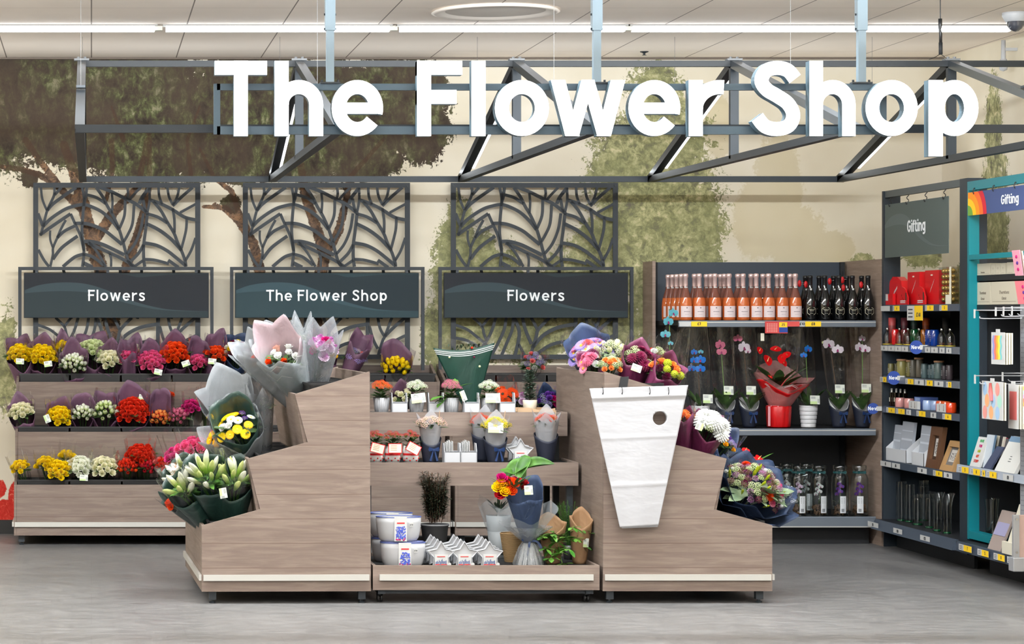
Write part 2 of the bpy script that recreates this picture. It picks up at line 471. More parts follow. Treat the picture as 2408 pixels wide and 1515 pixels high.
BROWNP = paper('brown_kraft', (146,112,80), (166,130,96), .75)
REDW = paper('red_wrap', (178,8,14), (206,18,22), .4)
NAVYW = paper('navy_wrap', (30,44,70), (50,66,96), .5)

# ------------------------------------------------------------------ floor
m = mat('vinyl_floor', (150,146,143), .34, spec=.35); v = mapping(m, (1, .8, 1), 'World')
n1 = noise_n(m, v, 1.1, 5, .6, .6); n2 = noise_n(m, mapping(m, (1.2, 2.4, 1), 'World'), 7, 5, .65, .5)
f = math_n(m, 'ADD', math_n(m, 'MULTIPLY', n1, .55), math_n(m, 'MULTIPLY', n2, .45))
c = ramp(m, f, [(.32, (94,93,93)), (.5, (110,109,109)), (.68, (127,126,126))])
br = N(m, 'ShaderNodeTexBrick'); br.inputs['Scale'].default_value = 1.0; br.inputs['Mortar Size'].default_value = .003
br.inputs['Brick Width'].default_value = .92; br.inputs['Row Height'].default_value = .46
LK(m, mapping(m, (1,1,1), 'World'), br.inputs['Vector'])
br.inputs['Color1'].default_value = (.97,.97,.97,1); br.inputs['Color2'].default_value = (1.03,1.03,1.03,1); br.inputs['Mortar'].default_value = (.86,.86,.86,1)
mu = N(m, 'ShaderNodeMix', data_type='RGBA', blend_type='MULTIPLY'); mu.inputs[0].default_value = 1
LK(m, c, mu.inputs[6]); LK(m, br.outputs[0], mu.inputs[7]); LK(m, mu.outputs[2], bsdf(m).inputs['Base Color'])
LK(m, ramp(m, n2, [(.3, .30), (.7, .46)]), bsdf(m).inputs['Roughness'])
struct(MB().box((XL-.1, YF-.1, -.1), (XW+.1, DW+.1, 0)).build('floor', m))
# ------------------------------------------------------------------ ceiling
m = mat('ceiling_board', (232,222,212), .85); v = mapping(m, (1,1,1), 'World')
sep = N(m, 'ShaderNodeSeparateXYZ'); LK(m, v, sep.inputs[0])
fx = math_n(m, 'FRACT', math_n(m, 'ADD', math_n(m, 'DIVIDE', sep.outputs[0], .605), .5))
lx = math_n(m, 'GREATER_THAN', math_n(m, 'ABSOLUTE', math_n(m, 'SUBTRACT', fx, .5)), .0065)
fy = math_n(m, 'FRACT', math_n(m, 'DIVIDE', math_n(m, 'SUBTRACT', sep.outputs[1], .37-.6), 1.2))
ly = math_n(m, 'GREATER_THAN', math_n(m, 'ABSOLUTE', math_n(m, 'SUBTRACT', fy, .5)), .004)
k = math_n(m, 'MULTIPLY', lx, math_n(m, 'ADD', math_n(m, 'MULTIPLY', ly, .35), .65))
nn_ = ramp(m, noise_n(m, v, 1.3, 3), [(.3, (232,219,206)), (.7, (242,230,218))])
LK(m, mixc(m, k, lin((128,116,106)), nn_), bsdf(m).inputs['Base Color'])
struct(MB().box((XL-.1, YF-.1, ZC), (XW+.1, DW+.1, ZC+.1)).build('ceiling', m))
# ------------------------------------------------------------------ mural walls
def seg_field(px, py, pts, w0, w1):
    best = np.full(px.shape, -9.0); n = len(pts)-1
    for i in range(n):
        (x0, y0), (x1, y1) = pts[i], pts[i+1]; dx, dy = x1-x0, y1-y0
        t = np.clip(((px-x0)*dx+(py-y0)*dy)/(dx*dx+dy*dy), 0, 1)
        d = np.hypot(px-x0-t*dx, py-y0-t*dy); wd = w0+(w1-w0)*(i+t)/n
        best = np.maximum(best, 1-d/wd)
    return best
def ell(px, py, cx, cy, rx, ry): return 1-np.hypot((px-cx)/rx, (py-cy)/ry)
CAN = [(-40,230,240,190),(60,215,210,150),(260,230,230,190),(430,300,190,130),(620,260,220,160),(800,280,190,150),(930,250,130,130),(990,300,75,90),
       (150,330,120,60),(330,355,120,75),(700,370,150,60),(850,380,110,45),(560,400,90,35),(1000,210,60,50),(545,480,26,22),(70,420,22,24),(345,425,30,18)]
CYP = [(1540,250,75,110),(1560,330,110,120),(1500,400,120,150),(1560,470,140,150),(1620,560,90,110),(1480,560,90,130),(1560,640,130,160),
       (1080,560,38,110),(1070,650,58,150),(1100,740,80,150),(1180,700,60,120),(1030,800,40,110),(1330,700,90,120),(1250,760,100,110),(1400,620,70,110),(1420,760,110,130),
       (15,850,26,130),(2170,600,60,30),(2030,612,30,18),(1130,600,40,60)]
SAND = [(1830,440,60,140),(1780,520,60,100),(1870,560,80,80),(1690,300,40,80),(1950,590,60,50)]
TR = [([(262,880),(262,760),(250,690),(215,560),(195,480),(178,420),(150,340)],24,11),([(220,570),(262,505),(325,440),(345,330)],15,6),([(285,660),(318,570),(338,500),(352,430),(350,300)],13,6),
      ([(0,392),(50,398),(90,410),(130,432),(200,500)],6,10),([(60,330),(95,380),(135,430)],9,7),([(740,880),(742,700),(765,600),(738,520),(715,450),(700,330)],19,9),
      ([(765,600),(798,540),(815,470),(820,420),(900,330)],12,5),([(612,640),(595,570),(560,520),(530,488),(478,486)],14,4),([(595,570),(562,500),(545,450),(505,420),(470,350)],9,4),
      ([(560,520),(505,478)],6,3),([(290,330),(262,250)],7,3),([(450,420),(440,330),(470,250)],6,3),([(262,330),(265,400),(250,470)],8,5)]
FLO = [(8,1205,34,34),(40,1170,22,40),(2,1150,14,22)]
def mural_fields(px, py):
    c = np.max([ell(px,py,*e) for e in CAN], 0); g = np.max([ell(px,py,*e) for e in CYP], 0)
    s = np.max([ell(px,py,*e) for e in SAND], 0); t = np.max([seg_field(px,py,p,a,b) for p,a,b in TR], 0)
    r = np.max([ell(px,py,*e) for e in FLO], 0)
    return c, g, s, t, r
def mural_mat(name):
    m = mat(name, (216,202,172), .8, spec=.2); v = mapping(m, (1,1,1), 'World')
    def at(a):
        n = N(m, 'ShaderNodeAttribute'); n.attribute_name = a; return n.outputs['Fac']
    big = noise_n(m, v, 1.2, 3, .6); fine = noise_n(m, v, 26, 4, .65, 1.5); mid = noise_n(m, v, 7, 5, .7, 1.0)
    col = ramp(m, big, [(.3, (218,207,184)), (.55, (230,221,202)), (.75, (236,228,214))])
    fl = math_n(m, 'SUBTRACT', fine, .5); md = math_n(m, 'SUBTRACT', mid, .5)
    def mask(a, k1, k2, w=.05, off=0):
        f = math_n(m, 'ADD', math_n(m, 'ADD', at(a), math_n(m, 'MULTIPLY', md, k1)), math_n(m, 'MULTIPLY', fl, k2))
        return math_n(m, 'DIVIDE', math_n(m, 'ADD', f, off), w, clamp=True)
    col = mixc(m, math_n(m, 'MULTIPLY', mask('sand', .8, .5, .1), .38), col, lin((190,172,116)))
    br = ramp(m, noise_n(m, v, 16, 4, .7, .8), [(.38, (70,56,48)), (.5, (108,88,74)), (.6, (146,112,84)), (.7, (86,66,54))])
    col = mixc(m, mask('trunk', .5, .9, .08), col, br)
    gr = ramp(m, noise_n(m, v, 17, 6, .74, .35), [(.36, (84,78,66)), (.44, (112,114,74)), (.51, (150,150,104)), (.57, (176,172,124)), (.65, (214,204,162))])
    gr2 = ramp(m, noise_n(m, v, 3, 3, .5), [(.4, .0), (.6, .55)])
    gr = mixc(m, gr2, gr, lin((124,128,78)))
    col = mixc(m, math_n(m, 'MULTIPLY', mask('cypress', 1.2, 1.3, .08), .92), col, gr)
    ca = ramp(m, noise_n(m, mapping(m, (1.2,1,.8), 'World'), 12, 6, .72, .3), [(.34, (46,40,35)), (.45, (66,58,48)), (.52, (76,74,52)), (.58, (92,98,64)), (.68, (146,140,112))])
    cb = ramp(m, noise_n(m, v, 2.2, 4, .6), [(.42, .0), (.58, .7)])
    ca = mixc(m, cb, ca, lin((78,66,56)))
    cm = mask('canopy', 1.0, .7, .05)
    col = mixc(m, cm, col, ca)
    bt = math_n(m, 'MULTIPLY', mask('trunk', .5, .9, .08, -.1), math_n(m, 'MULTIPLY', cm, .55))
    col = mixc(m, bt, col, lin((76,54,42)))
    col = mixc(m, mask('bloom', .5, .4, .08), col, ramp(m, fine, [(.4, (186,44,34)), (.62, (204,60,50)), (.7, (228,150,120))]))
    LK(m, col, bsdf(m).inputs['Base Color']); return m
MUR = mural_mat('painted_mural')
def mural_wall(name, pts_fn, nu, nv, fields):
    us = np.linspace(0, 1, nu); vs = np.linspace(0, 1, nv); U, V = np.meshgrid(us, vs)
    co = pts_fn(U, V); me = bpy.data.meshes.new(name)
    idx = np.arange(nu*nv).reshape(nv, nu)
    q = np.stack([idx[:-1,:-1], idx[:-1,1:], idx[1:,1:], idx[1:,:-1]], -1).reshape(-1, 4)
    me.from_pydata(np.stack(co, -1).reshape(-1, 3).tolist(), [], q.tolist()); me.materials.append(MUR)
    for nm, arr in zip(('canopy','cypress','sand','trunk','bloom'), fields(*co)):
        a = me.attributes.new(nm, 'FLOAT', 'POINT'); a.data.foreach_set('value', np.clip(arr, -3, 1).ravel().astype(np.float32))
    o = bpy.data.objects.new(name, me); COL.objects.link(o); return struct(o)
def fb(X, Y, Z):
    return mural_fields(X*F_PX/DW+VX, VY-(Z-EYE)*F_PX/DW)
ob = mural_wall('wall_back', lambda U, V: (-1.6+U*(XW+1.6), np.full(U.shape, DW), V*ZC), 560, 250, fb)
struct(MB().box((XL-.1, DW, 0), (-1.6, DW+.1, ZC)).build('wall_back_left', mat('plain_cream', (216,202,172), .8)))
def fr_(X, Y, Z):
    n = -3*np.ones(X.shape); yy = Y; 
    cy = np.maximum.reduce([1-np.hypot((Y-a)/b, (Z-c)/d) for a, b, c, d in [(16.62,.17,2.75,.42),(16.6,.26,2.2,.6),(16.55,.22,1.6,.6),(15.3,.5,1.5,.5),(17.2,.3,1.7,.22)]])
    sd = 1-np.hypot((Y-14.6)/.9, (Z-2.7)/.6)
    return n, cy, sd, n, n
mural_wall('wall_right', lambda U, V: (np.full(U.shape, XW), YF+U*(DW-YF), V*ZC), 700, 120, fr_)
PLAIN = mat('plain_cream', (216,202,172), .8)
struct(MB().box((XL-.1, YF, 0), (XL, DW, ZC)).build('wall_left', PLAIN))
struct(MB().box((XL-.1, YF-.1, 0), (XW+.1, YF, ZC)).build('wall_front', PLAIN))
struct(MB().box((XL, DW-.03, 0), (XW, DW-.004, .098)).build('baseboard_back', BLACK))
struct(MB().box((XW-.02, YF, 0), (XW-.003, DW-.03, .098)).build('baseboard_right', BLACK))
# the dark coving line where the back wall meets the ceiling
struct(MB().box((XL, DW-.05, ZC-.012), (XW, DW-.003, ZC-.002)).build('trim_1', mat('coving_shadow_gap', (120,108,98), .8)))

# ------------------------------------------------------------------ ceiling luminaires near the wall
TUBE = mat('lit_diffuser', (255,255,255), .5, emit=(240,247,255), estr=7.0)
yl = LROWS[0]
segs = [(-260,363),(390,915),(940,1468),(1487,2025),(2040,2372)]
lab = ['lit strip light on the ceiling at the far left end of the row','lit strip light on the ceiling above the big letter T','lit strip light on the ceiling beside the round vent, above the letters F and l',
       'lit strip light on the ceiling above the big letter S','lit strip light at the right end of the row beside the dome camera']
for (a, b), l_ in zip(segs, lab):
    t = thing('strip_light', l_, 'light', ((a-VX)*M(yl), yl, ZC), group='strip lights along the ceiling')
    xa, xb = (a-VX)*M(yl), (b-VX)*M(yl)
    MB().box((xa, yl-.03, ZC-.044), (xb, yl+.03, ZC-.010)).build('diffuser', TUBE, t)
    MB().box((xa-.02, yl-.032, ZC-.011), (xb+.02, yl+.032, ZC-.001)).build('housing', mat('lamp_housing', (150,148,144), .6), t)
    MB().box((xb+.002, yl-.025, ZC-.038), (xb+.05, yl+.025, ZC-.012)).build('coupler', mat('coupler_grey', (200,196,180), .5), t)
# round ceiling vent
D = 12.35
t = thing('ceiling_vent', 'wide round white recessed vent in the ceiling above the big letters', 'vent', P(1165, 28, 14.5))
cx, cy_ = (1165-VX)*M(14.9), 14.9
MB().lathe([(.37,-.0005),(.385,-.012),(.36,-.02),(.33,-.012),(.30,-.002)], (cx, cy_, ZC), 48).build('rim', mat('vent_white', (226,216,206), .7), t, True)
MB().lathe([(.30,-.003),(.15,-.007),(.001,-.008)], (cx, cy_, ZC), 48).build('dish', mat('vent_dish', (208,200,192), .7), t, True)
# ------------------------------------------------------------------ hanging roof frame over the flower shop
DB_, DR_, DF_ = 17.0, 14.8, 12.44
ZE, ZR = 2.498, 3.068
TX = [-.0586 + 1.3044*i for i in range(6)]
FRM = mat('frame_slate', (24,29,34), .5, .1); FRM_SHEEN = mat('frame_polished', (96,102,108), .28, .75)  # front rafters paler and shinier: the bright ceiling's reflection put into their metal
FRMB = mat('frame_slate_blue', (30,39,47), .5, .1)
LEDM = mat('led_strip', (255,255,255), .5, emit=(245,250,255), estr=5.0)
WIRE = mat('thin_wire', (110,110,110), .6)
fr = thing('roof_frame', 'dark slate metal house-shaped roof frame hanging below the ceiling', 'hanging frame', (TX[2], DR_, ZE))
MB().box((TX[0]-.02, DR_-.018, ZR-.018), (TX[5], DR_+.018, ZR+.018)).build('ridge_beam', FRM, fr)
MB().box((TX[0]-.02, DB_-.02, ZE-.02), (TX[4]+.02, DB_+.02, ZE+.02)).build('rear_eave_beam', FRMB, fr)
MB().box((TX[0]-.02, DF_-.02, ZE-.02), (TX[5], DF_+.02, ZE+.02)).build('front_eave_beam', FRMB, fr)
for x in TX[:5]:
    a = Vector((x, DR_, ZR)); b = Vector((x, DB_, ZE)); c = Vector((x, DF_, ZE))
    MB().bar(a, c, .05, .045).build('rafter', FRM_SHEEN, fr)
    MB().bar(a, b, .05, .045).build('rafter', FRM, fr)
    MB().bar(c, b, .05, .04).build('tie_beam', FRM, fr)
    if x > 0: MB().box((x-.025, DR_-.02, ZE), (x+.025, DR_+.02, ZR)).build('king_post', FRMB, fr)
    q = b - a
    if x > 0: MB().bar(a + q*.12 + Vector((.034,0,-.01)), a + q*.86 + Vector((.034,0,-.01)), .016, .03).build('light_strip', LEDM, fr)
    MB().tube([(x, 16.3, ZC), (x, 16.3, ZR - .57*(16.3-DR_)/2.2)], .0012, 5).build('hanging_wire', WIRE, fr)
    MB().tube([(x, 13.6, ZC), (x, 13.6, ZR - .57*(DR_-13.6)/2.36)], .0012, 5).build('hanging_wire', WIRE, fr)
    bk = MB()
    bk.cbox((x, DR_, ZR+.024), (.09, .06, .012)); bk.tube([(x-.02,DR_,ZR+.03),(x-.02,DR_,ZR+.042)], .009, 6); bk.tube([(x+.02,DR_,ZR+.03),(x+.02,DR_,ZR+.042)], .009, 6)
    bk.build('ridge_bracket', mat('bracket_grey', (110,112,114), .5), fr)
    MB().cbox((x, 13.6, ZR-.28+.03), (.05, .06, .014)).build('wire_clamp', DARK, fr)
# ------------------------------------------------------------------ the big lit sign
SGF = mat('sign_frame', (62,82,96), .45, .1)
DS = 12.2; k_ = M(DS)
sg = thing('hanging_sign', 'large white lit sign reading The Flower Shop on a slate frame', 'sign', (P(1300, 320, DS).x, DS+.09, P(0, 320, DS).z))
LIT = mat('lit_letter_face', (255,255,255), .4, emit=(250,253,255), estr=2.2)
SIDE = mat('letter_return', (96,120,134), .4, .3)
S_ = 177*k_
for ch, px0, wpx in [('T',505,123),('h',646,114),('e',780,121),('F',981,106),('l',1109,33),('o',1164,127),('w',1296,174),('e',1478,122),('r',1620,83),('S',1768,115),('h',1904,108),('o',2036,122),('p',2184,117)]:
    wd, _ = glyph(ch); gl, _w = text_polys(ch)
    sx = wpx/(wd*177); org = P(px0, 320, DS)
    m1 = MB()
    def mp(q, d): return (org.x + q[0]*S_*sx, DS + d, org.z + q[1]*S_)
    for p in gl[0][2]:
        m1.cur = 1; m1.prism(p, .004, .07, map3=mp)
        m1.cur = 0; m1.prism(p, 0, .004, map3=mp)
    m1.build('letter', [LIT, SIDE], sg)
f_ = DS + .09
x0, x1 = P(510, 0, f_).x, P(2075, 0, f_).x; zt, zb = P(0, 205, f_).z, P(0, 307, f_).z
for a, b in (((x0, f_-.016, zt-.016), (x1, f_+.016, zt+.016)), ((x0, f_-.016, zb-.02), (x1, f_+.016, zb+.02))): MB().box(a, b).build('frame_rail', SGF, sg)
for x in (x0, x1): MB().box((x-.016, f_-.016, zb-.02), (x+.016, f_+.016, zt+.016)).build('frame_upright', SGF, sg)
POST = mat('post_blue_grey', (128,148,162), .35, .25)
for px in (776, 1403, 2025):
    x = P(px, 0, f_).x
    mb = MB().box((x-.019, f_-.019, zt+.016), (x+.019, f_+.019, ZC)); mb.box((x-.025, f_-.025, P(0,72,f_).z), (x+.025, f_+.025, ZC))
    p_ = mb.build('hanging_post', POST, sg)
    MB().cbox((x, f_, zt+.02), (.10, .05, .008)).build('post_bracket', DARK, sg)
    for dx in (-.04, .04): MB().tube([(x+dx, f_, zt+.02), (x+dx, f_, zt+.036)], .006, 6).build('screw', DARK, sg)
    for yy in (34, 68): MB().tube([(x-.030, f_, P(0,yy,f_).z), (x+.030, f_, P(0,yy,f_).z)], .006, 6).build('screw', DARK, sg)
# black hanging cable cover, camera, sensor lamp
t = thing('cable_cover', 'thin black cable cover hanging from the ceiling above the letter p', 'cable', P(2211, 45, 14.0))
MB().tube([P(2211,44,14.4), P(2211,60,14.4), P(2210,70,14.4), P(2212,80,14.4), P(2212,108,14.4)], [.011,.011,.007,.009,.009], 10).build('sleeve', BLACK, t, True)
MB().tube([P(2212,100,14.4), P(2212,128,14.4)], .011, 10).build('connector', BLACKM, t, True)
MB().tube([P(2211,44,14.4), tuple(P(2211,44,14.4).xy)+(ZC,)], .003, 6).build('cord', BLACK, t)
MB().tube(catmull([P(2185,140,14.4), P(2200,134,14.4), P(2212,128,14.4), P(2225,137,14.6)]), .002, 5).build('cord', BLACK, t)
c0 = P(2388, 52, 15.0); c0.z = ZC
t = thing('dome_camera', 'white dome security camera with dark glass on the ceiling at the right edge', 'camera', c0)
MB().lathe([(.005,0),(.078,-.0),(.078,-.02),(.062,-.05),(.055,-.056)], c0, 28).build('housing', WHITE, t, True)
MB().lathe([(.052,-.05),(.05,-.078),(.036,-.1),(.018,-.112),(.001,-.116)], c0, 24).build('dome', mat('smoked_dome', (70,72,80), .08, spec=.9), t, True)
s0 = P(2366, 152, 16.2)
t = thing('wall_bell', 'small white bell shaped sensor fixed high on the right wall', 'sensor', (XW-.09, s0.y, s0.z))
mb = MB().lathe([(.001,.04),(.022,.035),(.03,0),(.024,-.035),(.001,-.045)], (XW-.09, s0.y, s0.z), 18, sy=.9); mb.build('casing', WHITE, t, True)
MB().lathe([(.001,.16),(.014,.16),(.016,.03)], (XW-.09, s0.y, s0.z), 12).build('conduit', WHITE, t, True)
MB().bar((XW-.09, s0.y, s0.z+.1), (XW-.001, s0.y, s0.z+.1), .02, .02).build('bracket', WHITE, t)
p = P(1515, 137, 17.2); mb = MB().lathe([(.03,0),(.03,-.004),(.008,-.012),(.008,-.022),(.018,-.026)], (p.x, 17.2, ZC), 14, cap=True)
tag(mb.build('ceiling_sprinkler', DARK), 'tiny ceiling sprinkler head in front of the back wall above the letter e', 'sprinkler')

# ------------------------------------------------------------------ leaf lattice screens
LAT_A = [(32,[(165,120),(185,280),(245,430)]),(36,[(345,120),(340,230),(250,430),(200,620),(160,770)]),(40,[(440,120),(350,220)]),(45,[(640,120),(500,215),(330,340),(250,430)]),
 (42,[(125,470),(190,640)]),(45,[(190,650),(300,540),(480,420),(620,370),(750,352),(870,390),(1000,460),(1130,580),(1215,690)]),(45,[(150,760),(350,620),(565,475)]),
 (38,[(565,475),(620,600),(700,780),(745,980)]),(34,[(500,560),(430,690),(390,790),(330,930),(325,1030),(290,1190)]),(42,[(385,800),(480,710),(620,640)]),(30,[(290,700),(290,820),(325,930)]),
 (45,[(325,1090),(450,930),(660,775)]),(38,[(130,960),(200,1090),(275,1190)]),(36,[(720,120),(745,250),(745,340)]),(40,[(785,120),(765,260),(745,340),(720,640),(722,780),(745,980),(725,1190)]),
 (46,[(620,605),(740,605),(860,630),(1020,700),(1150,800),(1260,890)]),(48,[(740,850),(850,850),(1000,890),(1150,960),(1290,1030)]),(44,[(800,870),(1000,960),(1150,1030),(1310,1110),(1430,1190)]),
 (34,[(820,870),(930,1000),(1040,1190)]),(45,[(745,1020),(620,1060),(460,1190)]),(42,[(745,1020),(870,1060),(1010,1170)]),(32,[(1085,1000),(1110,1080),(1110,1190)]),(54,[(740,1140),(860,1200)]),
 (40,[(790,220),(920,260),(1040,340)]),(42,[(910,120),(1000,250),(1060,370),(1120,470),(1170,570),(1220,690),(1270,850),(1310,1000),(1350,1130),(1400,1190)]),(32,[(1120,190),(1130,330),(1120,470)]),
 (46,[(940,110),(1120,180),(1300,270),(1440,340),(1560,430),(1610,480)]),(34,[(1330,120),(1340,200),(1325,280)]),(34,[(1510,120),(1440,190),(1350,290)]),(46,[(1630,120),(1530,250),(1490,340)]),
 (38,[(1300,290),(1290,500),(1225,670)]),(38,[(1420,350),(1400,600),(1340,750),(1275,860)]),(38,[(1545,470),(1510,680),(1430,880),(1320,1020)]),(42,[(1600,470),(1575,700),(1550,900),(1550,1080),(1565,1190)]),
 (42,[(1550,890),(1480,1010),(1360,1130)]),(38,[(1550,1100),(1420,1190)]),(38,[(1540,270),(1560,380),(1580,460)]),(34,[(1625,120),(1630,290),(1600,450)]),(46,[(1640,290),(1780,340),(1940,420),(2100,520),(2260,560)]),
 (42,[(1680,310),(1780,430),(1870,590),(1960,740),(2010,870),(2070,1000),(2110,1120),(2120,1190)]),(34,[(1750,120),(1760,240),(1800,350)]),(34,[(1870,120),(1890,240),(1940,350)]),(34,[(2030,120),(2000,250),(1940,360)]),
 (42,[(2210,120),(2060,250),(1940,370)]),(36,[(2250,345),(2040,460)]),(36,[(1940,400),(1965,560),(1965,730)]),(42,[(1610,480),(1740,520),(1870,600)]),(48,[(1590,610),(1750,690),(1900,800),(2000,900),(2060,970)]),
 (46,[(1570,870),(1720,900),(1860,970),(1990,1070),(2120,1180)]),(40,[(1560,1090),(1700,1100),(1890,1150)]),(44,[(1880,1100),(2020,1200)]),(36,[(2130,520),(2120,700),(2060,940)]),(36,[(2250,800),(2190,970),(2110,1110)])]
LAT_C = [(36,[(160,130),(320,190),(440,280),(560,380),(600,440)]),(34,[(400,40),(510,150),(540,250),(570,330)]),(34,[(600,40),(510,160)]),(38,[(690,40),(650,180),(590,310),(480,470)]),(38,[(825,40),(800,190),(740,330),(640,520)]),
 (38,[(920,40),(900,200),(840,350),(760,540)]),(44,[(940,60),(990,200),(985,330),(940,520)]),(36,[(985,380),(1060,520)]),(42,[(1035,40),(1075,200),(1150,380)]),(38,[(1150,40),(1225,190)]),(42,[(1380,40),(1240,190),(1210,290),(1150,480)]),
 (46,[(1160,430),(1300,270),(1480,170),(1700,125)]),(42,[(1200,520),(1380,400),(1550,350),(1710,345)]),(50,[(1720,40),(1715,540)]),(38,[(1740,150),(1790,320),(1850,440)]),(36,[(1850,40),(1880,180),(1935,280)]),
 (36,[(2030,40),(1940,280),(1910,340),(1850,540)]),(42,[(2200,40),(2060,160),(1940,280)]),(38,[(2250,250),(2060,345),(1870,490)]),(40,[(160,300),(330,340),(560,470)])]
DL = 17.56
def lattice():
    g = M(DL); mb = MB()
    # panel local frame: x from the left edge, z measured from the photo rows; px scale at depth DL
    def conv(px, py): return ((px)*g, EYE-(py-VY)*g)
    W_ = 393*g; z1 = EYE-(430-VY)*g; z0 = EYE-(845-VY)*g
    fb_ = MB(); bw = 12*g
    fb_.box((0,-.005,z0),(bw,.005,z1)); fb_.box((W_-bw,-.005,z0),(W_,.005,z1)); fb_.box((bw,-.005,z1-bw*.95),(W_-bw,.005,z1)); fb_.box((bw,-.005,z0),(W_-bw,.005,z0+11*g))
    def stroke(pts, wpx, ax, ay, ox, oy):
        pp = catmull([(x*ax+ox, y*ay+oy) for x, y in pts], 6); w2 = wpx/2
        vs = []
        for i, p in enumerate(pp):
            a = pp[max(i-1,0)]; b = pp[min(i+1,len(pp)-1)]; dx, dy = b[0]-a[0], b[1]-a[1]; L = math.hypot(dx,dy) or 1
            nx, ny = -dy/L, dx/L
            for sg_ in (1,-1):
                q = conv(p[0]+nx*w2*sg_, p[1]+ny*w2*sg_); X = min(max(q[0], .004), W_-.004); Z = min(max(q[1], z0+.004), z1-.004)
                vs += [(X,-.004,Z),(X,.004,Z)]
        fs = []
        for i in range(len(pp)-1):
            o = i*4; n = o+4
            fs += [(o,n,n+2,o+2),(o+1,o+3,n+3,n+1),(o,o+1,n+1,n),(o+2,n+2,n+3,o+3)]
        mb.add(vs, fs)
    for w_, pts in LAT_A: stroke(pts, w_/5.733, 1/5.733, 1/5.733, 1050-1060.5, 420)
    for w_, pts in LAT_C: stroke(pts, w_/5.473, 1/5.473, 1/5.473, 60-80.5, 740)
    # strokes that carry on behind the sign board
    for a, b in ((70,90),(150,150),(205,190),(255,245),(330,325)): stroke([(a,630),((a+b)/2+4,690),(b,750)], 7, 1, 1, 0, 0)
    return mb, fb_, W_, z0, z1
lm, lf, LW, lz0, lz1 = lattice()
LATM = mat('lattice_slate', (34,41,48), .6, .0)
lab = ['dark metal leaf pattern screen on the wall behind the left Flowers sign','dark metal leaf pattern screen on the wall behind the small sign reading The Flower Shop','dark metal leaf pattern screen on the wall behind the right Flowers sign']
for i, px in enumerate((78, 571, 1060)):
    o = P(px, 0, DL)
    if i == 0:
        t = thing('lattice_screen', lab[0], 'wall screen', (o.x, DL, 0), group='leaf pattern wall screens')
        lf.build('screen_frame', LATM, t, origin=(0,0,0)); lm.build('leaf_tracery', LATM, t, origin=(0,0,0))
        for x in (.02, LW-.02): MB().tube([(x,-.011,lz1-.02),(x,DW-DL-.006,lz1-.02)], .009, 10).build('fixing_bolt', DARK, t, origin=(0,0,0))
        for x in (.02, LW-.02): MB().tube([(x,.004,lz0+.3),(x,DW-DL-.006,lz0+.3)], .008, 8).build('spacer', DARK, t, origin=(0,0,0))
        proto = t
    else: dup(proto, (o.x, DL, 0), label=lab[i])

# ------------------------------------------------------------------ header signs on tube frames
def wave_poly(f0, f1, n=40, x0=0., x1=1.): 
    a = [(x0+(x1-x0)*i/n, f0(x0+(x1-x0)*i/n)) for i in range(n+1)]; b = [(x0+(x1-x0)*i/n, f1(x0+(x1-x0)*i/n)) for i in range(n, -1, -1)]
    return a + b
def interp(tab):
    xs = [a for a, b in tab]; 
    cm = catmull(tab, 8); cx = [a for a, b in cm]; cy = [b for a, b in cm]
    return lambda x: float(np.interp(x, cx, cy))
W_top = interp([(0,.62),(.08,.74),(.2,.80),(.33,.77),(.45,.62),(.6,.36),(.75,.2),(.88,.15),(1,.14)])
W_bot = interp([(0,.55),(.08,.58),(.2,.60),(.33,.575),(.45,.48),(.55,.33),(.7,.19),(.85,.14),(1,.135)])
W_hi = interp([(0,1),(.5,.995),(.62,.92),(.8,.98),(1,.99)])
def wave_board(mb_fn, parent, w, h, mats3, loc, ux, uz, depth=.0006):
    ux, uz = Vector(ux), Vector(uz); nn = ux.cross(uz)
    for name, pts, mt, d in (('wave_field', wave_poly(lambda x: 0, W_top, 40), mats3[0], 1), ('wave_band', wave_poly(W_bot, W_top, 40), mats3[1], 2),('wave_tint', wave_poly(lambda x: W_hi(x), lambda x: 1.0, 20, .45, 1), mats3[2], 1)):
        mb = MB(); n = len(pts)//2
        for i in range(n-1):
            q = [pts[i], pts[i+1], pts[-2-i], pts[-1-i]]
            mb.add([Vector(loc)+ux*(a*w)+uz*(b*h)+nn*(depth*d) for a, b in q], [(0,1,2,3)])
        mb.build(name, mt, parent)
B1 = mat('board_dark', (33,37,43), .6, spec=.2); B2 = mat('board_field', (40,51,55), .6, spec=.2); B3 = mat('board_band', (52,66,72), .6, spec=.2)
B1b = mat('board_teal_dark', (33,45,51), .6, spec=.2); B2b = mat('board_teal_field', (42,61,67), .6, spec=.2); B3b = mat('board_teal_band', (52,73,81), .6, spec=.2)
DHd = 17.50
STX = [-.524, .972, 2.465]
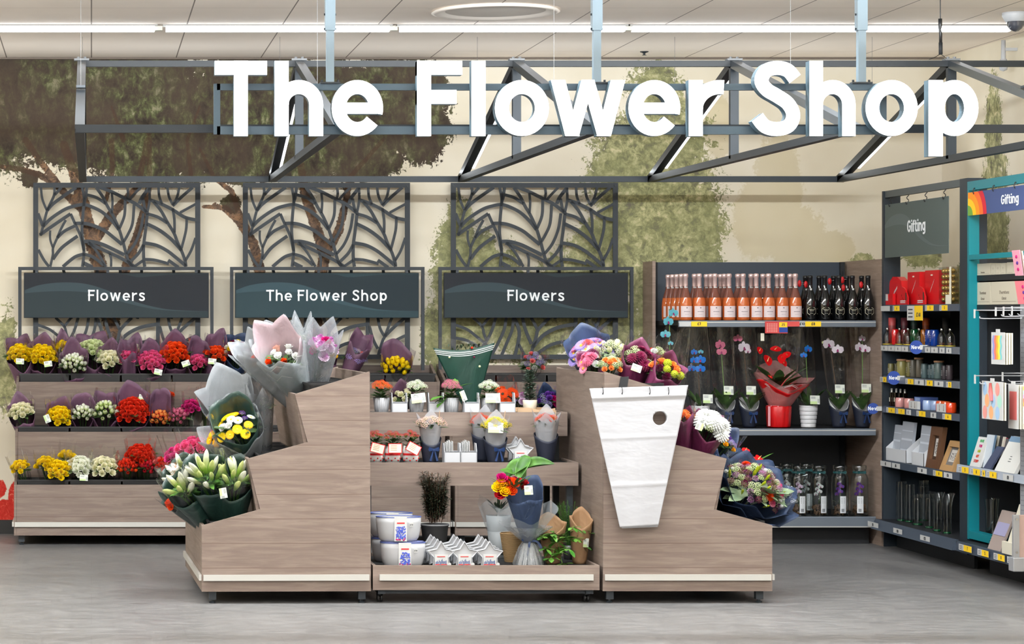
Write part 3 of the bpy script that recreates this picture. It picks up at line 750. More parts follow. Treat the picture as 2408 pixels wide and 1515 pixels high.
for i, (fx0, fx1, bx0, bx1, txt, tx, ms) in enumerate([(43,502,56,491,'Flowers',274,(B1,B2,B3)),(541,998,553,985,'The Flower Shop',768,(B1b,B2b,B3b)),(1031,1489,1044,1477,'Flowers',1260,(B1,B2,B3))]):
    lb = ['dark wave patterned sign reading Flowers, above the stand at the left end','dark teal wave patterned small sign reading The Flower Shop','dark wave patterned sign reading Flowers, between the green sleeve and the wine shelf'][i]
    g = M(DHd); t = thing('header_sign', lb, 'sign', (P((fx0+fx1)/2,0,DHd).x, DHd, 1.17), group='header signs over the flower stands')
    xa, xb = P(fx0,0,DHd).x, P(fx1,0,DHd).x; zt = P(0,628,DHd).z; ft = .0115
    mb = MB().box((xa,DHd-ft,1.17),(xa+2*ft,DHd+ft,zt)); mb.box((xb-2*ft,DHd-ft,1.17),(xb,DHd+ft,zt)); mb.box((xa+2*ft,DHd-ft,zt-2*ft),(xb-2*ft,DHd+ft,zt))
    mb.build('tube_frame', LATM, t)
    a = P(bx0, 748, DHd-.04); b = P(bx1, 642, DHd-.04)
    MB().box((a.x, DHd-.04, a.z), (b.x, DHd-.015, b.z)).build('board', ms[0], t, bevel=.002)
    for px_ in (bx0+30, (bx0+bx1)/2-20, bx1-30):
        q = P(px_, 640, DHd); MB().box((q.x-.01, DHd-.03, b.z-.001), (q.x+.01, DHd-.012, zt-2*ft+.001)).build('hanger', DARK, t)
    wave_board(None, t, b.x-a.x-.012, b.z-a.z-.012, (ms[1], ms[2], ms[1]), (a.x+.006, DHd-.0402, a.z+.006), (1,0,0), (0,0,1))
    mb = MB(); o = P(tx, 708, DHd-.042)
    text_mb(mb, txt, (o.x, DHd-.0415, o.z), 26.5*M(DHd), depth=.002, bold=.148, gap=.14)
    mb.build('lettering', TXTW, t)

# ------------------------------------------------------------------ stepped wooden flower stands
def stand(W, zs, name, label, group):
    def z(v): return .067 + (v-.067)*zs
    t = thing(name, label, 'display stand', (0,0,0), group=group)
    pr = [(0,.067),(0,.423),(.315,.510),(.246,.783),(.572,.872),(.503,1.132),(.907,1.254),(.915,.067)]
    pr = [(a, z(b)) for a, b in pr]; O = (0,0,0)
    # prism with a concave outline: split in convex slabs
    def side(x0, x1):
        mb = MB(); P2 = [(a, b) for a, b in pr]
        me = MB(); me.prism([P2[0],P2[1],P2[2],P2[3],P2[4],P2[5],P2[6],P2[7]], x0, x1, axis='x'); return me
    for x0, x1 in ((-W/2, -W/2+.018), (W/2-.018, W/2)): side(x0, x1).build('side_panel', WOODP, t, origin=O)
    iw = W/2-.019
    MB().box((-iw, .001, .067), (iw, .019, z(.423))).build('front_panel', WOODP, t, origin=O)
    for (a0, b0), (a1, b1) in (((.315,.40),(.246,.783)), ((.572,.76),(.503,1.132))):
        MB().prism([(a0,z(b0)),(a1,z(b1)),(a1+.018,z(b1)),(a0+.018,z(b0))], -iw, iw, axis='x').build('riser_panel', WOOD, t, origin=O)
    MB().box((-iw, .892, .067), (iw, .912, z(1.245))).build('back_panel', WOOD, t, origin=O)
    for a0, a1, zz in ((.02,.31,.24),(.302,.57,.60),(.558,.89,.95)):
        MB().box((-iw, a0, z(zz)-.012), (iw, a1, z(zz))).build('shelf_floor', BLACKM, t, origin=O)
    MB().box((-W/2+.005, -.014, .126), (W/2-.005, -.001, .158)).build('bumper_rail', STEEL, t, origin=O)
    for s in (-1, 1):
        xx = s*(W/2+.007); MB().box((xx-.0065, .008, .126), (xx+.0065, .905, .158)).build('bumper_rail', STEEL, t, origin=O)
    for x in (-W/2+.05, W/2-.05):
        for y in (.06, .87):
            mb = MB().box((x-.02,y-.02,.02),(x+.02,y+.02,.067)); mb.lathe([(.016,0),(.018,.008),(.008,.012),(.008,.02)], (x,y,0), 12, cap=True)
            mb.build('leg', DARK, t, origin=O)
    return t
st = stand(1.461, .965, 'flower_stand', 'stepped grey oak flower stand at the far left, three full rows of roses', 'stepped flower stands')
st.location = (STX[0]+.73, 16.71, 0)
dup(st, (STX[1]+.73, 16.71, 0), label='stepped grey oak flower stand along the wall under the small The Flower Shop sign')
dup(st, (STX[2]+.73, 16.71, 0), label='stepped grey oak flower stand along the wall behind the topiary plant, black trays mostly empty')
KI = 13.32/F_PX
W_I = 1.37
isl = stand(W_I, 1.0, 'flower_stand', 'stepped grey oak stand facing left at the front, lilies in its lowest step', 'stepped flower stands')
th = math.radians(1.5); rz = -math.pi/2+th
c_, s_ = math.cos(rz), math.sin(rz)
near = Vector((.595, 13.295)); lx = Vector((c_, s_))*(W_I/2)        # the near end of the front edge is at local +x
isl.location = (near.x-lx.x, near.y-lx.y, 0); isl.rotation_euler = (0,0,rz)
isr = dup(isl, (3.677, 13.32+W_I/2, 0), math.pi/2, label='stepped grey oak stand facing right at the front, white sleeves hanging on its side')
def isl_pt(o, a, x, z_):
    q = Matrix.Rotation(o.rotation_euler.z, 3, 'Z') @ Vector((x, a, z_)); return Vector(o.location) + q
def make_bin(w_, d_, h_, ribs=0):
    t = thing('flower_tray', 'x', 'tray', (0,0,0)); th_ = .005; O = (0,0,0); tp = .012
    mb = MB()
    for s in (-1,1):
        mb.prism([(s*w_/2,h_),(s*(w_/2-tp),0),(s*(w_/2-tp-th_),0),(s*(w_/2-th_),h_)], -d_/2, d_/2, axis='y')
    for s in (-1,1):
        mb.add([(-w_/2+tp,s*(d_/2-tp),0),(w_/2-tp,s*(d_/2-tp),0),(w_/2,s*d_/2,h_),(-w_/2,s*d_/2,h_),(-w_/2+tp,s*(d_/2-tp-th_),0),(w_/2-tp,s*(d_/2-tp-th_),0),(w_/2,s*(d_/2-th_),h_),(-w_/2,s*(d_/2-th_),h_)],
               [(0,1,2,3),(7,6,5,4),(3,2,6,7),(0,3,7,4),(1,5,6,2)])
    mb.box((-w_/2+tp,-d_/2+tp,0),(w_/2-tp,d_/2-tp,.004)); mb.build('tub', BLACK, t, origin=O)
    mb = MB()
    for s in (-1,1): mb.box((-w_/2-.006,s*d_/2-.006,h_-.006),(w_/2+.006,s*d_/2+.006,h_+.004)); mb.box((s*w_/2-.006,-d_/2-.006,h_-.006),(s*w_/2+.006,d_/2+.006,h_+.004))
    mb.build('rim', BLACK, t, origin=O)
    if ribs:
        mb = MB()
        for i in range(ribs):
            x = -w_/2 + w_*(i+.5)/ribs; mb.box((x-.003,-d_/2+.01,.06),(x+.003,d_/2-.01,h_-.012))
        mb.build('divider', BLACK, t, origin=O)
    return t
LIP = [(.165,.403,.24),(.435,.752,.60),(.72,1.111,.95)]
rown = ['bottom','middle','top']
stn = ['far left stand','second wall stand','third wall stand']
first = None
for si in range(3):
    for ri, (a, zl, zf) in enumerate(LIP):
        if si and ri == 0: continue
        for k in range(4):
            z0 = .067+(zf-.067)*.965; px_ = STX[si]+.195+k*.357
            l_ = 'black tray, %s from the left, %s row of the %s' % (['first','second','third','fourth'][k], rown[ri], stn[si])
            g_ = 'black trays in the flower stands'
            if first is None: first = make_bin(.345, .25, zl+.035-z0); first.location = (px_, 16.71+a, z0+.0005); tag(first, l_, 'tray', g_); H0_ = zl+.035-z0
            else: dup(first, (px_, 16.71+a, z0+.0005), label=l_, scale=(1,1,(zl+.035-z0)/H0_))
b2 = None
for o, nm, rows in ((isl,'stand facing left',(0,1,2)),(isr,'stand facing right',(0,1,2))):
    for ri in rows:
        a, zf = [(.165,.24),(.435,.60),(.73,.95)][ri]; ht = [.20,.20,.235][ri]
        for k in range(4):
            x = W_I/2-.19-k*.333 if o is isl else -W_I/2+.19+k*.333
            q = isl_pt(o, a, x, zf+.0005); l_ = 'black slotted tray, %s from the front, %s step of the %s' % (['first','second','third','fourth'][k], rown[ri], nm)
            if b2 is None: b2 = make_bin(.32, .25, .20, 6); b2.location = q; b2.rotation_euler = (0,0,o.rotation_euler.z); tag(b2, l_, 'tray', 'black trays in the flower stands')
            else: dup(b2, q, o.rotation_euler.z, label=l_, scale=(1, 1.15 if ri == 2 else 1, ht/.2))
# ------------------------------------------------------------------ central tiered table between the two front stands
TXa, TXb = (877-VX)*KI, (1410-VX)*KI
t = thing('tiered_table', 'grey oak three tier plant table on castors between the two front stands', 'table', ((TXa+TXb)/2, 13.8, 0))
def tray(y0, y1, z0, z1, zf, xa=TXa, xb=TXb, fm=WOOD):
    MB().box((xa, y0, z0), (xb, y0+.018, z1)).build('tray_front', fm, t)
    for x in (xa, xb-.018): MB().box((x, y0+.018, z0), (x+.018, y1, z1)).build('tray_side', WOOD, t)
    MB().box((xa+.018, y1-.018, z0), (xb-.018, y1, z1)).build('tray_back', WOOD, t)
    MB().box((xa+.018, y0+.018, zf-.01), (xb-.018, y1-.018, zf)).build('tray_floor', BLACKM, t)
tray(13.32, 14.05, .073, .206, .186)
tray(13.9, 14.38, .597, .728, .716)
tray(14.22, 14.68, .862, .999, .986)
for x in (TXa+.025, TXb-.06):
    for y, zt in ((13.93,.597),(14.34,.862),(14.63,.862)): MB().box((x,y,.11),(x+.035,y+.035,zt)).build('post', DARK, t)
for x in (TXa+.03, TXb-.07):
    MB().box((x,13.34,.05),(x+.04,14.66,.073)).build('base_rail', DARK, t)
MB().box((TXa+.03,13.36,.05),(TXb-.03,13.385,.0725)).build('base_rail', DARK, t)
MB().box((TXa+.035, 13.306, .126), (TXb-.035, 13.319, .158)).build('bumper_rail', STEEL, t)
for x in (TXa+.045, TXb-.06):
    for y in (13.40, 14.6):
        mb = MB(); mb.tube([(x-.014,y,.024),(x-.003,y,.024)], .023, 16); mb.tube([(x+.003,y,.024),(x+.014,y,.024)], .023, 16); mb.cbox((x,y,.042), (.034,.03,.014)); mb.tube([(x-.017,y,.024),(x+.017,y,.024)], .006, 8)
        mb.build('castor', BLACK, t, True)

# ------------------------------------------------------------------ price tickets (parts of the shelf rails)
def ticket(parent, org, ux, w_, h_, txt, colr, side=None, tsize=None):
    """org: bottom left corner of the card's front; ux: reading direction"""
    ux = Vector(ux); nn = ux.cross(Vector((0,0,1))); org = Vector(org); uz = Vector((0,0,1))
    def card(a, b, m_, lift, nm):
        mb = MB(); q = [org+ux*a, org+ux*b]; 
        vs = []
        for L_ in (lift, lift+.0008):
            vs += [q[0]+nn*L_, q[1]+nn*L_, q[1]+nn*L_+uz*h_, q[0]+nn*L_+uz*h_]
        mb.add(vs, [(0,1,2,3),(7,6,5,4),(0,4,5,1),(1,5,6,2),(2,6,7,3),(3,7,4,0)])
        return mb.build(nm, m_, parent)
    c = card(0, w_, PAPERW if side else colr, .0005, 'price_ticket'); base_c = c
    if side: c = card(w_*side, w_, colr, .0015, 'offer_ticket')
    if txt:
        mb = MB(); a = (side+1)/2*w_ if side else w_/2
        text_mb(mb, txt, org+ux*a+nn*.0025+uz*h_*.25, tsize or h_*.55, ux=tuple(ux), depth=.0006, bold=.2)
        mb.build('ticket_price', TXT, c)
    if side:
        mb = MB()
        for j in range(3): mb.add([org+ux*(w_*side*.15)+uz*h_*(.2+.25*j)+nn*.0016, org+ux*(w_*side*.75)+uz*h_*(.2+.25*j)+nn*.0016, org+ux*(w_*side*.75)+uz*h_*(.28+.25*j)+nn*.0016, org+ux*(w_*side*.15)+uz*h_*(.28+.25*j)+nn*.0016], [(0,1,2,3)])
        mb.build('ticket_print', TXT, base_c)

# ------------------------------------------------------------------ wine gondola
GX0, GX1, GF, GB = 3.965, 5.325, 16.71, 17.45
t = gond = thing('shelving_unit', 'dark metal shelving unit with oak sides holding bottles, orchids and jars', 'shelves', ((GX0+GX1)/2, 17.1, 0))
MB().box((GX0-.03, 17.30, 0), (GX0-.008, 17.6, 1.94)).build('side_panel', WOOD2, t)
MB().box((GX1+.012, 16.66, 0), (GX1+.034, 17.6, 1.94)).build('side_panel', WOOD2, t)
BP = mat('gondola_back', (44,54,66), .5, .1); BPD = mat('gondola_black', (16,18,22), .5)
MB().box((GX0, GB, 1.50), (GX1, GB+.02, 1.935)).build('back_panel', BP, t)
MB().box((GX0, GB, .16), (GX1, GB+.02, 1.50)).build('back_panel', BPD, t)
for x in (GX0+.004, GX1-.034):
    MB().box((x, GB-.03, .1), (x+.03, GB, 1.935)).build('slotted_upright', BLACKM, t)
    for j in range(10): MB().box((x+.011, GB-.0312, 1.30+j*.06), (x+.019, GB-.0300, 1.33+j*.06)).build('slot', mat('slot_black', (6,6,8), .8), t)
def shelf(zt, y0, hr, dpt=GB-.03, rr=RAIL):
    MB().box((GX0+.012, y0+.012, zt-.03), (GX1-.012, dpt, zt)).build('shelf_board', BPD, t)
    a = MB(); a.prism([(y0, zt-hr), (y0-.004, zt-hr+.004), (y0-.004, zt-.004), (y0, zt+.003), (y0+.012, zt+.003), (y0+.012, zt-hr)], GX0+.012, GX1-.012, axis='x'); a.build('price_rail', rr, t)
shelf(1.521, GF, .042); shelf(.788, GF, .044); shelf(.192, GF, .068)
MB().box((GX0+.012, GF-.0048, .122), (GX1-.012, GF-.0042, .130)).build('rail_edge', STEEL, t)
for z in (1.521, .788): MB().box((GX0+.012, GF-.0055, z-.012), (GX1-.012, GF-.0042, z-.006)).build('rail_edge', STEEL, t)
MB().box((GX0+.02, GF+.12, 0), (GX1-.02, GF+.14, .12)).build('plinth', BPD, t)
MB().box((GX0+.02, GF+.14, 0), (GX1-.02, GB, .02)).build('base_frame', BPD, t)
g = M(GF)
def rail_t(px0, px1, txt, c, side=None): ticket(t, (P(px0,0,GF).x, GF-.0062, 1.4835), (1,0,0), (px1-px0)*g, .034, txt, c, side)
rail_t(1597, 1624, None, PAPERW); rail_t(1625, 1662, '£7', YEL); rail_t(1879, 1892, '£10', PAPERW); rail_t(1893, 1930, '£8', YEL)
# red offer card with a calendar of small print, yellow 25% ticket
a = P(1799, 784, GF-.01); b = P(1852, 756, GF-.01)
t2 = thing('offer_card', 'red printed offer card clipped to the bottle shelf with yellow 25 patch', 'card', (P(1825,0,GF).x, GF-.012, a.z))
MB().box((a.x, GF-.012, a.z), (b.x, GF-.0105, b.z)).build('card', mat('red_offer', (196,60,58), .5), t2)
MB().box((b.x, GF-.012, P(0,768,GF).z), (P(1879,0,GF).x, GF-.0105, b.z)).build('side_card', mat('red_offer2', (206,74,70), .5), t2)
a = P(1831,770,GF); b = P(1850,758,GF); MB().box((a.x,GF-.0132,a.z),(b.x,GF-.0122,b.z)).build('yellow_patch', YEL, t2)
mb = MB(); text_mb(mb, '25', ((a.x+b.x)/2, GF-.0134, a.z+.010), .017, depth=.0005); mb.build('print', TXT, t2)
a = P(1831,782,GF); b = P(1851,770,GF); MB().box((a.x,GF-.0132,a.z),(b.x,GF-.0122,b.z)).build('blue_patch', BLUEC, t2)
mb = MB()
for r in range(6):
    for c in range(6):
        q = P(1802+c*4.4, 761+r*3.6, GF); mb.box((q.x,GF-.0126,q.z-.006),(q.x+.007,GF-.0121,q.z))
mb.build('small_print', mat('small_print', (232,170,160), .7), t2)
# ------------------------------------------------------------------ blooms (one shared mesh per kind and colour)
def petal(mb, ang, r0, r1, z0, z1, wd, curl=0., nu=4, nv=4, tip=.35, zc=0.):
    """petal from radius r0/height z0 to r1/z1 around angle ang"""
    vs = []; ca, sa = math.cos(ang), math.sin(ang)
    for j in range(nv):
        t = j/(nv-1); w_ = wd*math.sin(math.pi*(.12+.88*t*(1-tip)+tip*.0) if t < 1 else math.pi*(.12+.88*(1-tip)))
        r = r0+(r1-r0)*t + curl*t*t; z = z0+(z1-z0)*(1-(1-t)**1.6) - abs(curl)*.5*t**3
        for i in range(nu):
            u = -1+2*i/(nu-1); a = u*w_; rr = r - zc*abs(u)*.25*w_
            vs.append((ca*rr - sa*a, sa*rr + ca*a, z - .12*u*u*w_))
    fs = [(j*nu+i, j*nu+i+1, (j+1)*nu+i+1, (j+1)*nu+i) for j in range(nv-1) for i in range(nu-1)]
    mb.add(vs, fs)
def m_rose(mb, seed=0):
    r = random.Random(seed)
    for k, (n, r0, r1, zt, wd, cu) in enumerate([(3,.05,.16,.95,.26,0),(4,.12,.34,.98,.36,.02),(5,.2,.58,.9,.46,.08),(5,.26,.8,.68,.5,.16)]):
        for i in range(n):
            petal(mb, 2*math.pi*(i+.37*k)/n+r.uniform(-.15,.15), r0, r1, -.55, zt*r.uniform(.94,1.04), wd, cu, tip=.28, zc=.5)
    mb.cur = 1; mb.lathe([(.02,-.9),(.28,-.62),(.34,-.42),(.28,-.3)], k=8); mb.cur = 0
def m_tulip(mb, seed=0):
    r = random.Random(seed)
    for i in range(6):
        a = math.pi*i/3 + (.1 if i % 2 else 0); vs = []
        for j in range(5):
            t = j/4; rr = .55*math.sin(math.pi*(.12+.74*t))**.8 + .04*(i % 2); z = -.7+1.75*t; w_ = .42*math.sin(math.pi*(.1+.8*t))
            for u in (-1,0,1): vs.append(((rr-.07*abs(u))*math.cos(a)-u*w_*math.sin(a), (rr-.07*abs(u))*math.sin(a)+u*w_*math.cos(a), z))
        mb.add(vs, [(j*3+i2, j*3+i2+1, (j+1)*3+i2+1, (j+1)*3+i2) for j in range(4) for i2 in (0,1)])
    mb.cur = 1; mb.lathe([(.02,-1),(.3,-.7),(.25,-.55)], k=6); mb.cur = 0
def m_daisy(mb, seed=0, n=20, layers=2):
    for k in range(layers):
        for i in range(n): petal(mb, 2*math.pi*(i+.5*k)/n, .12, 1.0-.15*k, .0+.05*k, .14+.1*k, .13, .0, 2, 4, tip=.25)
    mb.cur = 1; mb.sphere((0,0,.08), .26, 10, 6, (1,1,.5)); mb.cur = 0
def m_mum(mb, seed=0):
    for k in range(6):
        n = 18-2*k; el = k/6*math.pi/2*.95
        for i in range(n):
            a = 2*math.pi*(i+.5*(k%2))/n; petal(mb, a, .1, math.cos(el)*.98+.05, -.05+.1*k, math.sin(el)*.72+.05, .13, 0, 2, 4, tip=.22)
    mb.cur = 1; mb.sphere((0,0,.28), .2, 8, 5); mb.cur = 0
def m_carn(mb, seed=0):
    r = random.Random(seed)
    for k in range(5):
        n = 9-k; 
        for i in range(n):
            a = 2*math.pi*(i+.5*(k%2))/n; R1 = .95-.18*k; z = .05+.17*k; vs = []
            for j, t in enumerate((0,.55,1)):
                for q in range(5):
                    u = -1+q/2; aa = a+u*.36*(t+.1)*(1+.2*k); rr = .08+(R1-.08)*t*(1-.06*u*u)+ (r.uniform(-.05,.05) if j==2 else 0)
                    vs.append((rr*math.cos(aa), rr*math.sin(aa), -.3+(z+.3)*t**.6 + (.11*(-1)**q+r.uniform(-.04,.04) if j==2 else 0)))
            mb.add(vs, [(j*5+q, j*5+q+1, (j+1)*5+q+1, (j+1)*5+q) for j in (0,1) for q in range(4)])
    mb.cur = 1; mb.lathe([(.03,-.9),(.2,-.6),(.22,-.3)], k=6); mb.cur = 0
def m_lilybud(mb, seed=0):
    prof = [(.02,-1.0),(.13,-.8),(.20,-.3),(.25,.25),(.22,.7),(.12,1.0),(.01,1.18)]
    mb.lathe(prof, k=12, mod=lambda t, z: 1+.12*math.cos(3*t)); mb.cur = 1; mb.lathe([(.02,-1.5),(.05,-1.0),(.12,-.82)], k=6); mb.cur = 0
def m_lily(mb, seed=0):
    for i in range(6): petal(mb, math.pi*i/3, .08, 1.05, -.5, .35, .3, .12, 3, 6, tip=.05)
    mb.cur = 1
    for i in range(6):
        a = math.pi*i/3+.5; mb.tube([(0,0,-.3),(.12*math.cos(a),.12*math.sin(a),.2),(.3*math.cos(a),.3*math.sin(a),.5)], .018, 4); mb.cbox((.3*math.cos(a),.3*math.sin(a),.52), (.1,.04,.05))
    mb.cur = 0
def m_cluster(mb, seed=0, n=34, fl=.17):
    """a head of small four petal florets on a dome of radius 1"""
    r = random.Random(seed)
    for i in range(n):
        z = 1-(i+.5)/n*.85; a = i*2.39996; rr = math.sqrt(max(0,1-z*z)); c = Vector((rr*math.cos(a), rr*math.sin(a), z*.75))*r.uniform(.84,1.05)
        nn = Vector((c.x, c.y, c.z+.5)).normalized(); t1 = nn.cross(Vector((.3,.9,.1))).normalized(); t2 = nn.cross(t1); o = r.uniform(0,3)
        vs = []; fs = []
        for k in range(4):
            b = o+math.pi/2*k
            for rad, da, up in ((.0,0,0),(.75,-.5,.12),(1.05,0,.05),(.75,.5,.12)):
                vs.append(c + (t1*math.cos(b+da)+t2*math.sin(b+da))*fl*rad + nn*up*fl)
            q = 4*k; fs.append((q,q+1,q+2,q+3))
        mb.add(vs, fs)
    mb.cur = 1
    for i in range(n//2):
        a = i*2.4; rr = .75*math.sqrt(i/(n/2)); mb.tube([(0,0,-.7),(rr*math.cos(a), rr*math.sin(a), .5*(1-rr*rr))], .03, 4, False)
    mb.cur = 0
def m_orchid(mb, seed=0):
    for a, L_, w_ in ((90,.95,.34),(210,.9,.32),(330,.9,.32)): petal(mb, math.radians(a), .05, L_, 0, .02, w_, 0, 4, 5, tip=.12)
    for a in (8,172): petal(mb, math.radians(a), .03, 1.0, .06, .12, .55, 0, 5, 5, tip=.2)
    mb.cur = 1; petal(mb, math.radians(270), .0, .42, .08, .3, .2, 0, 3, 4, tip=.2); mb.sphere((0,0,.14), .12, 6, 5); mb.cur = 0
def m_pom(mb, seed=0):
    mb.sphere((0,0,.1), .8, 12, 9)
    for i in range(60):
        z = 1-2*(i+.5)/80; a = i*2.4; rr = math.sqrt(max(0,1-z*z)); mb.sphere((.8*rr*math.cos(a), .8*rr*math.sin(a), .1+.8*z), .13, 5, 3)
def m_anth(mb, seed=0):
    vs = [(0,0,0)]; n = 18
    for i in range(n): 
        t = 2*math.pi*i/n; r = .75*(1-.35*math.cos(t)**5 if math.cos(t)<0 else 1+.25*math.cos(t)**6); vs.append((r*math.cos(t)+.2, r*math.sin(t)*.85, .22*abs(math.sin(t))))
    mb.add(vs, [(0,i+1,(i+1)%n+1) for i in range(n)]); mb.cur = 1; mb.tube([(0,0,0),(.15,0,.25),(.28,0,.62)], [.08,.07,.04], 6); mb.cur = 0
KINDM = dict(rose=m_rose, tulip=m_tulip, daisy=m_daisy, mum=m_mum, carnation=m_carn, lily_bud=m_lilybud, lily=m_lily, cluster=m_cluster, orchid=m_orchid, pom=m_pom, anthurium=m_anth)
PNAME = dict(rose='rose_bloom', tulip='tulip_bloom', daisy='daisy_bloom', mum='chrysanthemum_bloom', carnation='carnation_bloom', lily_bud='lily_bud', lily='lily_bloom', cluster='flower_cluster', orchid='orchid_bloom', pom='pompom_bloom', anthurium='anthurium_bloom')
def petalmat(name, rgb, tip=None, ctr=None):
    if name in MATS: return MATS[name]
    m = mat(name, rgb, .5, spec=.25); b = bsdf(m)
    b.inputs['Subsurface Weight'].default_value = .0; b.inputs['Subsurface Scale'].default_value = .01
    b.inputs['Subsurface Radius'].default_value = (1,.5,.3)
    v = mapping(m, (1,1,1), 'Object'); f = noise_n(m, v, 3.5, 2)
    c = ramp(m, f, [(.35, tuple(int(x*.93) for x in rgb)), (.62, rgb)])
    if tip:
        sp = N(m, 'ShaderNodeSeparateXYZ'); LK(m, v, sp.inputs[0])
        c = mixc(m, ramp(m, sp.outputs[2], [(.0, 1.0), (.55, 0.0)]), c, lin(tip))
    LK(m, c, b.inputs['Base Color'])
    tl = N(m, 'ShaderNodeBsdfTranslucent'); LK(m, c, tl.inputs[0]); mx = N(m, 'ShaderNodeMixShader'); mx.inputs[0].default_value = .34     # petals let light through
    LK(m, b.outputs[0], mx.inputs[1]); LK(m, tl.outputs[0], mx.inputs[2]); LK(m, mx.outputs[0], m.node_tree.nodes['Material Output'].inputs[0])
    return m
PC = {
 'yellow': petalmat('petal_yellow', (255,224,22)), 'white': petalmat('petal_white', (255,255,240), (228,238,180)), 'cream': petalmat('petal_cream', (255,250,220), (224,234,164)), 'green': petalmat('petal_lime', (238,246,196), (196,220,120)),
 'orange': petalmat('petal_orange', (248,84,24)), 'red': petalmat('petal_red', (226,52,26)), 'crimson': petalmat('petal_crimson', (196,32,48)), 'pink': petalmat('petal_pink', (240,94,150), (250,170,190)), 'hot': petalmat('petal_hot_pink', (222,52,138)),
 'salmon': petalmat('petal_salmon', (242,134,130)), 'peach': petalmat('petal_peach', (248,160,82), (240,90,60)), 'lilac': petalmat('petal_lilac', (172,152,222)), 'violet': petalmat('petal_violet', (110,64,160)), 'mauve': petalmat('petal_mauve', (190,112,176), (240,220,236)),
 'maroon': petalmat('petal_maroon', (122,26,66), (70,14,40)), 'magenta': petalmat('petal_magenta', (190,20,110)), 'purewhite': petalmat('petal_pure_white', (248,248,244)), 'lime': petalmat('petal_lime_green', (196,206,46)), 'gold': petalmat('petal_gold', (252,190,24)),
 'blue': petalmat('petal_blue', (30,130,226)), 'teal': petalmat('petal_teal', (112,196,212)), 'blush': petalmat('petal_blush', (250,206,190)), 'palepink': petalmat('petal_pale_pink', (236,202,222), (250,240,246)), 'rosepink': petalmat('petal_rose_pink', (222,120,150)), 'scarlet': petalmat('petal_scarlet', (222,20,24)),
 'budgreen': petalmat('petal_bud_green', (214,222,150), (150,186,80)), 'budwhite': petalmat('petal_bud_white', (242,242,226), (206,216,150)) }
CY = mat('centre_yellow', (226,190,50), .8); CB = mat('centre_brown', (70,46,26), .8); CG = mat('sepal_green', (104,136,62), .6); CM = mat('lip_magenta', (140,20,90), .6)
CTR = dict(daisy=CY, mum=CY, orchid=CM, anthurium=mat('spadix', (240,190,120), .5), lily=mat('anther', (190,110,40), .7))
BM = {}
def bloom(kind, colr, seed=0, ctr=None):
    key = (kind, colr, seed, ctr)
    if key not in BM:
        mb = MB(); KINDM[kind](mb, seed)
        cm = {'lime': CG, 'brown': CB}.get(ctr) or CTR.get(kind, CG)
        if kind == 'mum': cm = PC[colr]
        BM[key] = mb.mesh(PNAME[kind], [PC[colr], cm], True)
    return BM[key]
def q_to(n_, spin=0.0):
    return Vector((0,0,1)).rotation_difference(Vector(n_).normalized()) @ Matrix.Rotation(spin, 3, 'Z').to_quaternion()
def leaf_blades(mb, c, n, L, W, r, spread=1.0, up=.4, ax=Vector((0,0,1)), seed=0):
    rr = random.Random(seed)
    for i in range(n):
        a = rr.uniform(0, 2*math.pi); d = (Vector((math.cos(a), math.sin(a), 0))*spread + ax*rr.uniform(up-.4, up+.5)).normalized()
        s = Vector(c) + Vector((math.cos(a), math.sin(a), 0))*r*rr.uniform(0,.8) + ax*rr.uniform(-.3,.1)*r
        sd = d.cross(ax).normalized(); l = L*rr.uniform(.7,1.2); w_ = W*rr.uniform(.7,1.2); nn = sd.cross(d)
        vs = []
        for t, k in ((0,.12),(.3,.8),(.6,1),(.85,.6),(1,.02)):
            p = s + d*l*t - nn*(t*t*l*.3)
            vs += [p - sd*w_*k/2, p - nn*w_*.12*k, p + sd*w_*k/2]
        mb.add(vs, [(3*j+i2, 3*j+i2+1, 3*j+i2+4, 3*j+i2+3) for j in range(4) for i2 in (0,1)])
def wrap_sheet(base, ax, H, r0, R, corners, seed, back=.3, front=-.12, amp=.16, flare=0., ruff=.05, nu=72, nv=12, a0=0, a1=2*math.pi, fold=True):
    """a sheet of paper or film rolled into a cone around axis ax; pointed corners at the top; back higher than front"""
    rr = random.Random(seed); ph = rr.uniform(0, 6.28); ax = Vector(ax).normalized()
    bk = Vector((0,1,0)); bk = (bk - ax*bk.dot(ax)).normalized(); sd = ax.cross(bk)
    k1, k2 = rr.uniform(0,6.28), rr.uniform(0,6.28); mb = MB()
    def fn(u, v):
        th_ = a0+(a1-a0)*u; bb = math.cos(th_)                       # th 0 = back
        saw = abs(((th_*corners/(2*math.pi)+ph) % 1)*2-1)            # 0..1 triangle
        h = H*(1 + (back*(bb+1)/2 + front*(1-bb)/2) + amp*(saw-.5))
        t = v; r = r0+(R-r0)*(t**.85) + flare*R*t**4
        r *= 1 + ruff*t*(math.sin(5*th_+k1)*.6+math.sin(9*th_+k2)*.4) + .08*t*(saw-.5)
        return Vector(base) + ax*(h*t) + (bk*math.cos(th_)+sd*math.sin(th_))*r
    mb.grid(fn, nu, nv, closed=abs(a1-a0-2*math.pi) < 1e-3); return mb
LABEL_M = mat('label_white', (214,218,206), .45)
